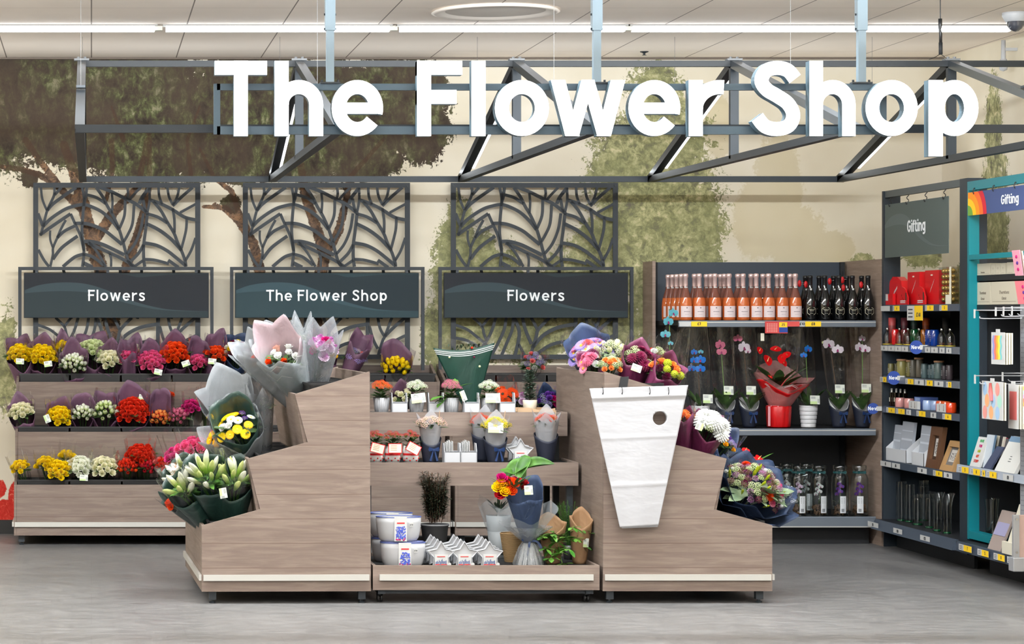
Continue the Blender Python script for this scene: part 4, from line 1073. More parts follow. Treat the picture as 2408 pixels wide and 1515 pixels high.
def care_label(parent, c, w_=.045, h_=.034, rz=0., tilt=.0):
    """small white and green plant label with a barcode block"""
    mb = MB(); R3 = Matrix.Rotation(rz, 3, 'Y') @ Matrix.Rotation(tilt, 3, 'X')
    def q(x, z, y=0.): return Vector(c) + R3 @ Vector((x*w_, y, z*h_))
    def rect(x0, z0, x1, z1, y): mb.add([q(x0,z0,y),q(x1,z0,y),q(x1,z1,y),q(x0,z1,y)], [(0,1,2,3)])
    rect(-.5,-.5,.5,.5,0); mb.cur = 1; rect(-.5,-.5,.22,-.22,-.0006); mb.cur = 2
    for i in range(5): rect(.28+.04*i,-.35,.30+.04*i,.1,-.0006)
    for i in range(3): rect(-.4,.12+.1*i,.05,.16+.1*i,-.0006)
    solid(mb.build('care_label', [LABEL_M, GREENC, mat('label_ink', (120,124,128), .7)], parent), .0005)
def bouquet(name, label, cat, hx, hy, D, Rpx, mix, wrap=PURP, H=.36, tilt=(0,-.55), n=None, bs=.024, film_=True, lab=None, seed=None, corners=4, back=.16, front=-.34, group=None, flat=.62, wr=1.12, leaves=18, leafm=None, amp=.16, wrap2=None, r0=.03, flare=0., film_up=.12, spread=1.0, zlift=0.):
    """hx,hy: photo pixel of the flower head centre; D its distance; mix: [(kind, colour, weight, size factor)]"""
    seed = seed if seed is not None else int(hx*7+hy*13) % 9973; rr = random.Random(seed)
    Hc = P(hx, hy, D); ax = Vector((tilt[0], tilt[1]*1.35, 1)).normalized(); base = Hc - ax*(H*.88); R = Rpx*M(D)*1.06
    t = thing(name, label, cat, base, group=group)
    loc = Hc - base
    bk = Vector((0,1,0)); bk = (bk-ax*bk.dot(ax)).normalized(); sd = ax.cross(bk)
    n = n or max(5, int(1.95*(R/bs)**2))
    tot = sum(k[2] for k in mix)
    for i in range(n):
        f = math.sqrt((i+.5)/n); a = i*2.39996+seed; x = rr.random()*tot
        for kk in mix:
            x -= kk[2]
            if x <= 0: break
        rad = R*f*.98*spread; hgt = R*flat*(1-f*f)
        c = loc + (bk*math.cos(a)+sd*math.sin(a))*rad + ax*(hgt-R*.15+rr.uniform(-.006,.006)+zlift)
        nn = (ax + (bk*math.cos(a)+sd*math.sin(a))*f*.85 + Vector((rr.uniform(-.2,.2), rr.uniform(-.25,.1), 0))).normalized()
        s = bs*kk[3]*rr.uniform(.88,1.12)
        child(bloom(kk[0], kk[1], rr.randrange(2) if kk[0] in ('rose','carnation') else 0, kk[4] if len(kk) > 4 else None), PNAME[kk[0]], t, c, q_to(nn, rr.uniform(0,6)), s)
    mb = MB(); O = (0,0,0)
    leaf_blades(mb, loc-ax*R*.35, leaves, R*.95, R*.33, R*.6, seed=seed, ax=ax)
    for i in range(8):
        a = i*.785; mb.tube([ax*.02+(bk*math.cos(a)+sd*math.sin(a))*.012, loc*.6+(bk*math.cos(a)+sd*math.sin(a))*R*.25, loc-ax*R*.2+(bk*math.cos(a)+sd*math.sin(a))*R*.5], .0028, 5, False)
    mb.build('foliage', leafm or LEAF, t, True, origin=O)
    if wrap is not None and hasattr(wrap, 'name'):
        solid(wrap_sheet((0,0,0), ax, H, r0, R*wr, corners, seed, back, front, amp, flare).build('paper_wrap', wrap, t, True, origin=O), .0008)
    if wrap2 is not None:
        solid(wrap_sheet((0,0,0), ax, H*.96, r0*1.1, R*wr*1.1, corners+1, seed+5, back*.8, front*1.5, amp*1.2, flare*1.5).build('outer_wrap', wrap2, t, True, origin=O), .0006)
    if film_:
        wrap_sheet((0,0,0), ax, H*(1+film_up), r0*1.15, R*wr*1.06, corners+2, seed+9, back*.5, 0.02, .1, 0, .09).build('clear_sleeve', FILM, t, True, origin=O)
    if lab:
        lx_, ly_, rot = lab; q = P(lx_, ly_, D-.0) ; q.y = Hc.y - R*1.25; q = Vector(((lx_-VX)*q.y/F_PX, q.y, EYE-(ly_-VY)*q.y/F_PX))
        care_label(t, q-Vector(base), rz=rot, tilt=-.2) if False else care_label_local(t, q-Vector(base), rot)
    return t
def care_label_local(t, c, rot, w_=.056, h_=.04):
    mb = MB(); R3 = Matrix.Rotation(rot, 3, 'Y') @ Matrix.Rotation(-.15, 3, 'X')
    def q(x, z, y=0.): return Vector(c) + R3 @ Vector((x*w_, y, z*h_))
    def rect(x0, z0, x1, z1, y): mb.add([q(x0,z0,y),q(x1,z0,y),q(x1,z1,y),q(x0,z1,y)], [(0,1,2,3)])
    rect(-.5,-.5,.5,.5,0); mb.cur = 1; rect(-.5,-.5,.22,-.18,-.0008); mb.cur = 2
    for i in range(5): rect(.28+.04*i,-.35,.30+.04*i,.12,-.0008)
    for i in range(3): rect(-.4,.12+.1*i,.05,.16+.1*i,-.0008)
    mb.build('care_label', [LABEL_M, GREENC, mat('label_ink', (120,124,128), .7)], t, origin=(0,0,0))

G1 = 'rose bouquets on the far left stand'
def rb(label, x, y, r, mix, **k):
    k.setdefault('group', G1); row = k.pop('row', 0)
    D = 16.71 + [.72,.435,.165][row] + k.pop('dy', 0) - .07
    return bouquet('rose_bouquet', label, 'bouquet', x, y, D, r, mix, **k)
Yw, Wh, Or, Pk, Rd = [('rose','yellow',1,1)], [('rose','white',1,1)], [('rose','orange',1,1)], [('rose','pink',1,1)], [('rose','red',1,1)]
TW = [('tulip','white',1,.95)]
# top row
rb('yellow roses in purple paper with white label, leftmost of the top row', 47, 832, 29, Yw, lab=(47,850,.05), tilt=(-.12,-.35))
rb('yellow roses in purple paper, second from the left in the top row', 98, 836, 31, Yw, lab=(113,856,-.15), bs=0.0246)
rb('yellow roses standing behind, between the labelled yellow bunch and the white tulips', 150, 818, 20, Yw, dy=.1, tilt=(0,-.2))
rb('white rose buds low at the front of the top row, right of the yellow roses', 173, 855, 29, TW, dy=-.05, bs=0.0235, n=26, back=.25)
rb('large pale green white roses high in purple paper, middle of the top row', 217, 824, 38, [('rose','green',1,1)], dy=.09, bs=.024, tilt=(0,-.2))
rb('cream roses with purple paper folded low on the right, middle of the top row', 258, 846, 27, [('rose','cream',1,1)], dy=-.02, bs=0.0258)
rb('cream rosebuds standing behind the small pink bunch in the top row', 312, 828, 25, [('tulip','cream',1,1)], dy=.1, tilt=(.1,-.2), n=11, bs=.024)
rb('small pink rose bunch behind a purple paper front in the top row', 300, 843, 21, Pk, dy=-.02, front=.02, tilt=(-.1,-.35))
rb('two tone pink roses in purple paper with label below, top row', 357, 849, 30, [('rose','pink',1,1)], dy=-.03, lab=(372,875,.2), bs=0.0235)
rb('orange red roses with white label at their right, top row', 412, 829, 31, Or, lab=(437,855,-.35), bs=0.0241)
rb('pink roses with a tall purple paper point behind, top row', 466, 852, 22, Pk, back=.38, corners=3, bs=0.0224)
rb('orange roses with white label at the right end of the top row', 508, 832, 24, Or, lab=(499,850,.1), tilt=(.12,-.35), back=.3)
# middle row
rb('white roses leaning left, leftmost of the middle row', 50, 968, 28, [('rose','cream',1,1)], row=1, tilt=(-.2,-.3), H=.32)
rb('yellow roses in purple paper with label on the left, middle row', 140, 978, 27, [('rose','yellow',1,1)], row=1, lab=(111,985,1.2), H=.32)
rb('narrow white tulips with one purple paper peak, middle row', 195, 972, 24, TW, row=1, H=.33, back=.3, corners=2, bs=0.0224)
rb('broad pale green white tulips in purple paper, centre of the middle row', 247, 966, 29, [('tulip','green',1,1),('tulip','white',1,1)], row=1, bs=0.0235, n=21)
rb('large bunch of bright orange red roses, centre of the middle row', 312, 965, 38, Rd, row=1, H=.34, bs=0.0246, back=.3)
rb('few yellow flowers with white label peeking over the big red roses', 338, 930, 13, [('daisy','lime',1,1)], row=1, dy=.1, lab=(336,935,.15), n=6, tilt=(0,-.1), wrap=None)
rb('orange peach tulips with a large purple paper flap behind, middle row', 377, 983, 22, [('tulip','peach',1,1)], row=1, back=.5, corners=3, bs=0.0224)
rb('small orange roses behind the purple flap in the middle row', 392, 932, 16, Or, row=1, dy=.09, tilt=(0,-.1), wrap=None, bs=0.0213)
rb('soft pink rosebuds in clear film, right of the purple flap, middle row', 419, 978, 22, [('tulip','rosepink',1,1)], row=1, wrap=None, bs=0.0213)
rb('hot pink roses in clear film, middle row, left of the grey wrapped bouquet', 450, 956, 19, [('rose','hot',1,1)], row=1, wrap=None, bs=0.0213, dy=.04)
rb('salmon pink roses at the right end of the middle row', 482, 944, 17, [('rose','salmon',1,1)], row=1, wrap=None, bs=0.0224, dy=.06)
# bottom row
rb('small bunch of yellow roses leaning left in clear film, leftmost of the bottom row', 46, 1098, 20, Yw, row=2, wrap=None, tilt=(-.3,-.3), H=.3, bs=0.0213)
rb('yellow roses, second bunch from the left in the bottom row', 106, 1090, 20, Yw, row=2, wrap=None, H=.3, tilt=(-.15,-.25))
rb('yellow roses low at the front of the bottom row', 136, 1105, 27, Yw, row=2, wrap=None, H=.3, dy=-.05)
rb('yellow roses standing tall behind the other yellows, bottom row', 157, 1074, 16, Yw, row=2, wrap=None, H=.33, dy=.06, bs=0.0258, tilt=(.05,-.1))
rb('cream white roses in clear film with label, left of two white bunches, bottom row', 187, 1098, 29, [('rose','white',1,1)], row=2, wrap=None, H=.3, bs=0.0258, lab=(197,1124,.05))
rb('cream white roses in clear film, right of two white bunches, bottom row', 244, 1098, 29, [('rose','cream',1,1)], row=2, wrap=None, H=.3, bs=0.0258)
rb('dark orange red rosebuds low in clear film, bottom row, right half', 299, 1098, 23, [('tulip','red',2,1),('tulip','orange',1,1)], row=2, wrap=None, H=.3, bs=0.0202)
rb('bright orange red roses standing tall in the bottom row', 330, 1066, 30, Rd, row=2, wrap=None, H=.34, bs=0.0235, dy=.06, flat=.3)
rb('crimson rosebuds in clear film, bottom row, below the tall orange roses', 346, 1098, 17, [('tulip','crimson',1,1)], row=2, wrap=None, H=.3, bs=0.0202)
rb('orange red roses beside the lilies at the right of the bottom row', 379, 1092, 18, [('rose','red',1,1),('rose','salmon',1,1)], row=2, wrap=None, H=.3, bs=0.0213)
# second and third wall stands
MIX = [('rose','yellow',2,1),('rose','maroon',2,1),('rose','white',1,1),('rose','magenta',1,1),('rose','salmon',1,1),('tulip','magenta',1,1)]
G2 = 'bouquets on the wall stands behind'
def wb(label, x, y, r, mix, **k):
    D = 16.71 + k.pop('a', .65); k.setdefault('group', G2)
    return bouquet(k.pop('nm', 'mixed_bouquet'), label, 'bouquet', x, y, D, r, mix, **k)
wb('multicoloured roses in navy wrap, left end of the second wall stand', 556, 822, 27, MIX, wrap=NAVYW, bs=0.0235, leaves=10, back=.1)
wb('mauve roses in purple paper behind the white wrapped bouquets on the front left stand', 628, 825, 22, [('rose','mauve',2,1),('rose','rosepink',1,1)], bs=0.0224)
wb('yellow and violet pansy coloured flowers in purple paper, right of the purple carnations', 776, 833, 15, [('daisy','gold',2,1),('daisy','violet',1,.9)], bs=0.0246, n=8)
wb('lilac and pink small flowers in a purple paper cone on the second wall stand', 836, 838, 24, [('cluster','lilac',3,1),('cluster','palepink',2,.8),('rose','salmon',1,.7)], bs=0.0291, tilt=(.35,-.25), front=.05, back=.35)
wb('yellow tulips in a rounded purple paper wrap, right end of the second wall stand', 932, 862, 31, [('tulip','yellow',1,1)], nm='tulip_bouquet', bs=0.0258, back=.35, corners=2, tilt=(.02,-.35), n=24)
wb('egg shaped lilac and pink flower bunch in film above the topiary plant', 1253, 856, 26, [('cluster','lilac',3,1),('cluster','purewhite',2,.8),('rose','salmon',2,.8)], bs=.024, wrap=None, flat=1.2, n=22, a=.62)
wb('orange gerberas lying behind the centre table, right of the plant pots', 1190, 928, 24, [('daisy','orange',2,1,'brown')], nm='gerbera_bouquet', bs=.042, n=4, wrap=None, a=.36, tilt=(-.3,-.8), H=.3, leaves=8)
wb('mauve and lilac carnations beside the gerberas, behind the topiary', 1222, 940, 20, [('carnation','mauve',1,1),('cluster','lilac',1,1)], bs=0.0314, wrap=None, a=.36, tilt=(0,-.7), H=.3)
wb('magenta and violet bouquet in crinkled film at the right, beside the wooden tray', 1289, 942, 22, [('carnation','magenta',1,1),('cluster','lilac',1,1),('rose','violet',1,.9)], bs=0.0291, wrap=NAVYW, a=.36, tilt=(-.2,-.7), H=.3)
wb('purple paper bouquet with cream flowers low behind the ribbed pots', 948, 934, 22, [('rose','cream',1,1)], a=.36, tilt=(-.3,-.6), H=.3, n=7)
# ------------------------------------------------------------------ bouquets on the two front stands
G3 = 'bouquets in the front left stand'; G4 = 'bouquets in the front right stand'
GREY2 = tissue('silver_wrap', (168,172,176), .66, .3, .5)
PINKT = tissue('pink_teal_wrap', (190,172,178), .74, .35, .5)
# two tone band wrap: pale pink going to sea green low down
b_ = PINKT; v = mapping(b_, (1,1,1), 'Object'); sp_ = N(b_, 'ShaderNodeSeparateXYZ'); LK(b_, v, sp_.inputs[0])
LK(b_, ramp(b_, math_n(b_, 'ADD', sp_.outputs[2], math_n(b_, 'MULTIPLY', noise_n(b_, v, 12, 2), .08)), [(.13, (118,146,146)), (.22, (160,168,168)), (.32, (196,172,178))]), bsdf(b_).inputs['Base Color'])
def zig_line(parent, base, ax, H, R, a0, a1, h0, amp, teeth, mt, w_=.004, r0=.04):
    """printed zigzag border on a wrap: thin raised ribbon following the cone"""
    ax = Vector(ax).normalized(); bk = Vector((0,1,0)); bk = (bk-ax*bk.dot(ax)).normalized(); sd = ax.cross(bk); mb = MB(); vs = []; n = teeth*8
    for i in range(n+1):
        a = a0+(a1-a0)*i/n; saw = abs(((i/n*teeth) % 1)*2-1); h = H*(h0+amp*saw); r = (r0+(R-r0)*(h/H)**.85)*1.03
        d = bk*math.cos(a)+sd*math.sin(a)
        for k in (-1,1): vs.append(Vector(base)+ax*(h+k*w_/2)+d*r)
    mb.add(vs, [(2*i,2*i+1,2*i+3,2*i+2) for i in range(n)]); mb.build('printed_border', mt, parent, origin=(0,0,0))
MIXP = [('carnation','mauve',3,1.1),('carnation','magenta',1,.9)]
t = bouquet('wrapped_bouquet', 'large bouquet in pale pink and sea green zigzag paper on the front left stand top', 'bouquet', 664, 838, 13.62, 40, [('rose','blush',2,1),('rose','orange',1,.9),('rose','purewhite',1,.9)],
        wrap=PINKT, wrap2=TISL, H=.34, tilt=(-.5,-.5), n=9, bs=.026, corners=5, amp=.22, back=.4, front=-.02, group=G3, r0=.05, wr=1.35, flat=.3, film_=False)
for h0 in (.86,.62): zig_line(t, (0,0,0), Vector((-.5,-.675,1)), .34, 40*M(13.62)*1.43, math.pi*.55, math.pi*1.45, h0, .13, 3, PAPERW, r0=.05)
bouquet('wrapped_bouquet', 'purple carnation bouquet in clear sheet paper, right of the pink and sea green bouquet', 'bouquet', 757, 820, 13.75, 31, MIXP, wrap=None, wrap2=TISW, H=.36, tilt=(.12,-.4), bs=.036, n=11,
        corners=4, amp=.2, back=.35, front=.1, group=G3, r0=.05, flat=.9, film_=False)
bouquet('wrapped_bouquet', 'bouquet in silver film leaning far left on the top step of the front left stand', 'bouquet', 612, 850, 13.85, 28, [('rose','orange',1,.9),('cluster','lilac',1,1),('rose','gold',1,.8)], wrap=GREY2, wrap2=TISL, H=.36, tilt=(-.85,-.3), n=7, bs=.024,
        corners=4, amp=.24, back=.3, front=.15, group=G3, r0=.05, wr=1.4, film_=False)
bouquet('wrapped_bouquet', 'greenery bouquet with white stocks standing behind the pink and sea green bouquet', 'bouquet', 706, 802, 14.15, 24, [('cluster','cream',1,.9)], wrap=None, wrap2=TISW, H=.4, tilt=(-.05,-.2), n=4, bs=.022, corners=4, amp=.25, back=.25, front=.15, group=G3, r0=.05, leafm=LEAFG, film_=False)
# middle step
bouquet('wrapped_bouquet', 'yellow daisy and white stock bouquet in dark green and frosted paper, middle step', 'bouquet', 556, 1000, 13.55, 44, [('daisy','yellow',3,1.25),('daisy','purewhite',1,1),('cluster','violet',1,.8),('carnation','purewhite',1,1),('daisy','gold',1,1)],
        wrap=DGREEN, wrap2=TISW, H=.30, tilt=(-.38,-.55), n=17, bs=.025, corners=4, amp=.16, back=.3, front=-.22, group=G3, r0=.055, wr=1.2, film_=True, film_up=.04)
bouquet('wrapped_bouquet', 'bouquet of dark round leaves in a wide translucent sheet with printed white line', 'bouquet', 545, 950, 13.95, 42, [('cluster','green',1,1)], wrap=GREY2, wrap2=TISW, H=.34, tilt=(-.42,-.3), n=3, bs=.022, corners=4, amp=.24, back=.35, front=.0, group=G3,
        r0=.055, wr=1.5, leafm=LEAFD, leaves=14, film_=False)
bouquet('wrapped_bouquet', 'clear wrapped bouquet at the back of the middle step beside the wooden riser', 'bouquet', 612, 950, 13.95, 26, [('cluster','cream',1,1)], wrap=None, wrap2=TISW, H=.34, tilt=(-.05,-.2), n=5, bs=.02, corners=4, amp=.26, back=.3, front=.1, group=G3, r0=.05, leafm=LEAFG, film_=True)
bouquet('wrapped_bouquet', 'bouquet with pink carnation and yellow daisies spilling left from the middle step', 'bouquet', 506, 1030, 13.7, 22, [('carnation','pink',1,1),('daisy','gold',2,1)], wrap=TISW, H=.24, tilt=(-1.0,-.3), n=6, bs=.027, corners=4, amp=.22, group=G3, r0=.04, wr=1.5, film_=False, front=0)
# lowest step: lilies and roses
LILY = [('lily_bud','budgreen',3,2.2),('lily_bud','budwhite',2,2.4)]
def lilyb(label, x, y, D, r, tilt, n=12, mix=LILY, wrap=DGREEN, **k):
    return bouquet('lily_bouquet', label, 'bouquet', x, y, D, r, mix, wrap=wrap, H=.36, tilt=tilt, n=n, bs=.026, corners=3, amp=.12, back=.1, front=-.3, group='lily bouquets in the front left stand', leafm=LEAFB, leaves=34, r0=.045, wr=1.22, flat=.9, spread=.85, **k)
lilyb('closed lily buds in dark green paper, nearest the right of the lowest step', 551, 1126, 13.42, 38, (.0,-.35), lab=(525,1160,1.4))
lilyb('closed lily buds in dark green and clear film, centre of the lowest step', 484, 1118, 13.42, 42, (-.35,-.4), n=15)
lilyb('white lilies part open, leaning over the left edge of the stand', 432, 1118, 13.6, 36, (-.55,-.3), n=9, mix=LILY+[('lily','purewhite',2,1.7)])
lilyb('lily buds leaning lowest over the left lip, orange flowers beneath', 430, 1152, 13.45, 30, (-.75,-.5), n=8, mix=LILY)
lilyb('lily buds standing behind at the back of the lowest step', 520, 1096, 13.9, 32, (-.1,-.2), n=10)
bouquet('rose_bouquet', 'large open pink roses above the lilies in the lowest step', 'bouquet', 450, 1050, 14.0, 28, [('rose','pink',1,1)], wrap=None, H=.42, tilt=(-.2,-.3), n=9, bs=.036, group=G3, flat=.3)
bouquet('rose_bouquet', 'magenta pink roses left of the large open pink roses', 'bouquet', 412, 1071, 14.15, 22, [('rose','hot',1,1)], wrap=None, H=.40, tilt=(-.3,-.3), n=10, bs=.028, group=G3, flat=.4)
bouquet('rose_bouquet', 'orange red roses between the lilies and the large pink roses', 'bouquet', 487, 1076, 14.05, 25, [('rose','red',1,1)], wrap=None, H=.40, tilt=(-.1,-.3), n=10, bs=.031, group=G3, flat=.3)
bouquet('rose_bouquet', 'small orange flowers hanging low under the lilies at the far left lip', 'bouquet', 402, 1183, 13.75, 12, [('carnation','orange',1,1)], wrap=DGREEN, H=.26, tilt=(-1.3,-.2), n=4, bs=.026, group=G3)
# right stand
def rsb(label, x, y, D, r, mix, **k):
    k.setdefault('group', G4); k.setdefault('r0', .045); return bouquet('mixed_bouquet', label, 'bouquet', x, y, D, r, mix, **k)
rsb('lilac and pink daisies in navy paper and film at the back of the right stand', 1385, 826, 14.1, 44, [('daisy','lilac',6,1.15),('daisy','rosepink',2,1.3),('carnation','salmon',1,1),('daisy','purewhite',1,.9)], wrap=NAVYW, H=.3, tilt=(-.38,-.35), bs=.034, n=26, back=.22, front=-.12, film_up=.14)
rsb('pink chrysanthemums over a maroon cuff beside the navy wrapped lilac daisies', 1388, 852, 13.85, 24, [('mum','rosepink',2,1),('daisy','pink',1,1),('carnation','purewhite',1,.8)], wrap=MAROON, H=.20, tilt=(-.5,-.3), bs=.036, n=8)
rsb('white freesia and lilac daisy bouquet in clear film, middle of the top step', 1442, 822, 14.0, 34, [('tulip','cream',2,1),('daisy','lilac',1,1),('cluster','cream',2,1)], wrap=None, H=.32, tilt=(.05,-.3), bs=.025, n=18, leafm=LEAFG)
rsb('orange spray roses and green filler low at the front of the top step', 1437, 858, 13.6, 25, [('rose','peach',1,.9),('cluster','green',2,1)], wrap=None, H=.24, tilt=(0,-.5), bs=.022, n=16)
rsb('dark plum chrysanthemums in maroon paper with a white label', 1502, 842, 13.62, 35, [('mum','maroon',4,1),('cluster','green',1,.7)], wrap=MAROON, H=.3, tilt=(.28,-.3), bs=.037, n=13, back=.1, front=-.2, lab=(1497,866,.35))
rsb('maroon wrapped bouquet with yellow green pompoms, white and pink blooms', 1571, 872, 13.5, 33, [('pom','lime',2,.85),('carnation','purewhite',2,1),('carnation','maroon',2,1),('rose','peach',1,.9)], wrap=MAROON, H=.28, tilt=(.5,-.45), bs=.030, n=15, back=.1, front=-.2)
rsb('white lisianthus bouquet in clear film behind the plum chrysanthemums', 1545, 838, 14.2, 26, [('rose','purewhite',2,1),('cluster','green',1,1),('tulip','red',1,.7)], wrap=None, H=.34, tilt=(.2,-.3), bs=.026, n=10)
rsb('maroon wrapped peach flower bouquet half hidden behind the hanging white sleeves', 1604, 985, 13.5, 24, [('rose','peach',1,1)], wrap=MAROON, H=.3, tilt=(-.05,-.2), bs=.026, n=8, front=-.05, back=.02)
rsb('large white chrysanthemum and pink blooms in maroon paper, middle step', 1668, 1000, 13.5, 36, [('mum','purewhite',3,1.6),('carnation','salmon',1,1),('carnation','pink',1,.9),('cluster','green',1,.8)], wrap=MAROON, H=.3, tilt=(.22,-.35), bs=.034, n=12, front=-.25, back=0, lab=(1646,1000,-1.2))
rsb('violet carnation bouquet in film hanging over the end of the middle step', 1706, 1042, 13.8, 27, [('carnation','violet',2,1),('carnation','pink',1,1),('cluster','lilac',1,.8),('rose','gold',1,.6)], wrap=NAVYW, H=.28, tilt=(.5,-.3), bs=.026, n=14)
t = rsb('wide protea and wax flower bouquet in layered navy tissue on the lowest step', 1780, 1140, 13.62, 74, [('cluster','mauve',3,.9),('cluster','green',4,1),('mum','orange',.7,1.3),('pom','purewhite',2,.55),('carnation','pink',.8,1),('cluster','maroon',3,1),('lily_bud','lime',2,1.2)],
        wrap=TISN, wrap2=TISN, H=.30, tilt=(.55,-.45), bs=.024, n=92, corners=7, amp=.2, back=.0, front=-.25, flare=.12, leafm=LEAFG, leaves=60, film_=True, film_up=-.02)
rsb('second navy tissue bouquet, left behind the wide protea bouquet', 1715, 1110, 13.8, 38, [('cluster','mauve',2,1),('cluster','green',3,1),('cluster','maroon',1,1)], wrap=TISN, H=.3, tilt=(-.05,-.3), bs=.028, n=16, corners=6, amp=.2, flare=.1, leafm=LEAFG, leaves=40)
# red anthuriums
t = thing('anthurium_plant', 'red anthurium plant rising behind the navy tissue bouquets', 'plant', P(1755, 1160, 14.1), group=None); o = P(1755,1160,14.1)
for (x, y, s, rx) in ((1752,1062,.036,(.2,-.6,1)),(1783,1080,.040,(.6,-.6,1)),(1768,1087,.034,(-.1,-.9,.6)),(1740,1098,.026,(-.3,-.8,.5))):
    q = P(x, y, 14.05)-o; child(bloom('anthurium','scarlet'), 'anthurium_bloom', t, q, q_to(rx, 1.), s)
    MB().tube(catmull([(0,0,0), q*.6+Vector((.01,0,0)), q]), .003, 6).build('stalk', STEM, t, True, origin=(0,0,0))
mb = MB()
for a, L_ in ((.3,.15),(2.5,.16),(4.,.13),(5.3,.14)): leaf_blades(mb, (0,0,.12), 1, L_, .045, 0.01, 1., .5, seed=int(a*10))
leaf_blades(mb, (0,0,.13), 5, .15, .045, .02, .8, .6, seed=3)
mb.build('leaf', LEAFB, t, True, origin=(0,0,0))

# ------------------------------------------------------------------ hanging white sleeves on the right stand
SLV = mat('white_sleeve', (184,184,188), .45, spec=.4); bp = N(SLV,'ShaderNodeBump'); bp.inputs['Strength'].default_value=.4; bp.inputs['Distance'].default_value=.012
LK(SLV, noise_n(SLV, mapping(SLV,(1,1,2.2),'Object'), 5, 3, .5, .2), bp.inputs['Height']); LK(SLV, bp.outputs[0], bsdf(SLV).inputs['Normal'])
DS2 = 13.26
t = thing('sleeve_bundle', 'bundle of white tapered flower sleeves with a round hole hanging on hooks', 'sleeves', P(1500, 1240, DS2))
hc = P(1551.5, 984, DS2); hr = 16.5*M(DS2)
def sleeve(c4, D, th_, nm, hole=True, seed=0):
    """quad outline in px (tl,tr,br,bl) meshed as a softly rippled sheet with a round hole"""
    rr = random.Random(seed); nu, nv = 56, 84; mb = MB(); idx = {}; vs = []
    tl, tr, br, bl = [Vector((P(x,y,D).x, P(x,y,D).z)) for x, y in c4]
    def pos(u, v):
        p = (tl*(1-u)+tr*u)*(1-v)+(bl*(1-u)+br*u)*v
        y = D + .004*math.sin(u*5+seed)*math.sin(v*4+1) - .006*math.exp(-((v-.36)/.012)**2)*.5 - .006*math.exp(-((v-.70)/.012)**2)*.5 - (.007*math.exp(-((v-.07)/.01)**2)) + .01*abs(u-.5)*v
        return (p.x, y, p.y)
    for j in range(nv+1):
        for i in range(nu+1):
            q = Vector(pos(i/nu, j/nv)); d = Vector((q.x-hc.x, 0, q.z-hc.z)); L = d.length
            if hole and hr*.45 < L < hr*1.25 and L > 1e-5: q = Vector((hc.x, q.y, hc.z)) + d/L*max(L, hr) if L >= hr*.72 else q
            idx[i,j] = len(vs); vs.append(tuple(q))
    fs = []
    for j in range(nv):
        for i in range(nu):
            a = [idx[i,j], idx[i+1,j], idx[i+1,j+1], idx[i,j+1]]
            cx = sum(vs[k][0] for k in a)/4; cz = sum(vs[k][2] for k in a)/4
            if hole and math.hypot(cx-hc.x, cz-hc.z) < hr*.98: continue
            fs.append(a)
    mb.add(vs, fs); o = mb.build(nm, SLV, t, True); solid(o, th_)
sleeve([(1386,914),(1618,906),(1549,1236),(1458,1241)], DS2, .0012, 'sleeve', True, 0)
sleeve([(1389,917),(1613,912),(1547,1240),(1462,1243)], DS2+.010, .0012, 'sleeve', True, 1)
sleeve([(1391,920),(1610,915),(1545,1236),(1466,1240)], DS2+.020, .0012, 'sleeve', True, 2)
for x in (1417,1462,1527,1571):
    q = P(x, 922, DS2); MB().tube(catmull([(q.x,DS2+.035,q.z+.012),(q.x,DS2+.0,q.z+.026),(q.x,DS2-.018,q.z+.006),(q.x,DS2-.012,q.z-.012),(q.x,DS2+.0,q.z-.008)]), .0022, 6).build('hook', BLACK, t, True)
q0 = P(1410, 916, 13.295); q1 = P(1580, 912, 13.295); MB().box((q0.x,13.288,q0.z-.006),(q1.x,13.300,q0.z+.006)).build('hook_bar', DARK, t)
a, b = P(1453, 915, 13.30), P(1476, 888, 13.30); MB().prism([(a.x,a.z-.02),(a.x+.045,a.z-.02),(b.x+.005,b.z+.005),(b.x-.038,b.z+.003)], 13.292, 13.304).build('strap', BLACKM, t)

# ------------------------------------------------------------------ plants on the central table
def ribpot(h=.092, r1=.047, r0=.036, n=26):
    mb = MB(); mb.lathe([(r0*.9,0),(r0,.003),(r1,h),(r1-.003,h+.001),(r0-.004,.01),(.001,.01)], k=n*4, mod=lambda t, z: 1+.04*(1 if math.sin(n*t) > 0 else -1) if z > .002 and z < h*1.001 else 1); return mb
RIBM = mat('grey_ceramic', (158,158,160), .5)
def kalanchoe(name, label, x, ybot, D, zb, colr, group, w_=.048):
    o = P(x, ybot, D); o.z = zb; t = thing(name, label, 'potted plant', o, group=group)
    ribpot().build('ribbed_pot', RIBM, t, True, origin=(0,0,0))
    rr = random.Random(int(x)); mb = MB(); leaf_blades(mb, (0,0,.095), 26, .062, .024, .03, 1., .5, seed=int(x)); leaf_blades(mb, (0,0,.13), 24, .045, .018, .035, .8, .6, seed=int(x)+3); mb.build('foliage', LEAF, t, True, origin=(0,0,0))
    for i in range(17):
        a = i*2.4; r = .056*math.sqrt((i+.4)/17); q = Vector((r*math.cos(a), r*math.sin(a), .186-r*r*12+rr.uniform(-.006,.006)))
        child(bloom('cluster', colr, i % 2), 'flower_cluster', t, q, q_to((q.x*10, q.y*10-.4, 1), i), rr.uniform(.016,.021))
    return t
TZ = .9865; GP = 'ribbed pots of kalanchoe on the top tray'
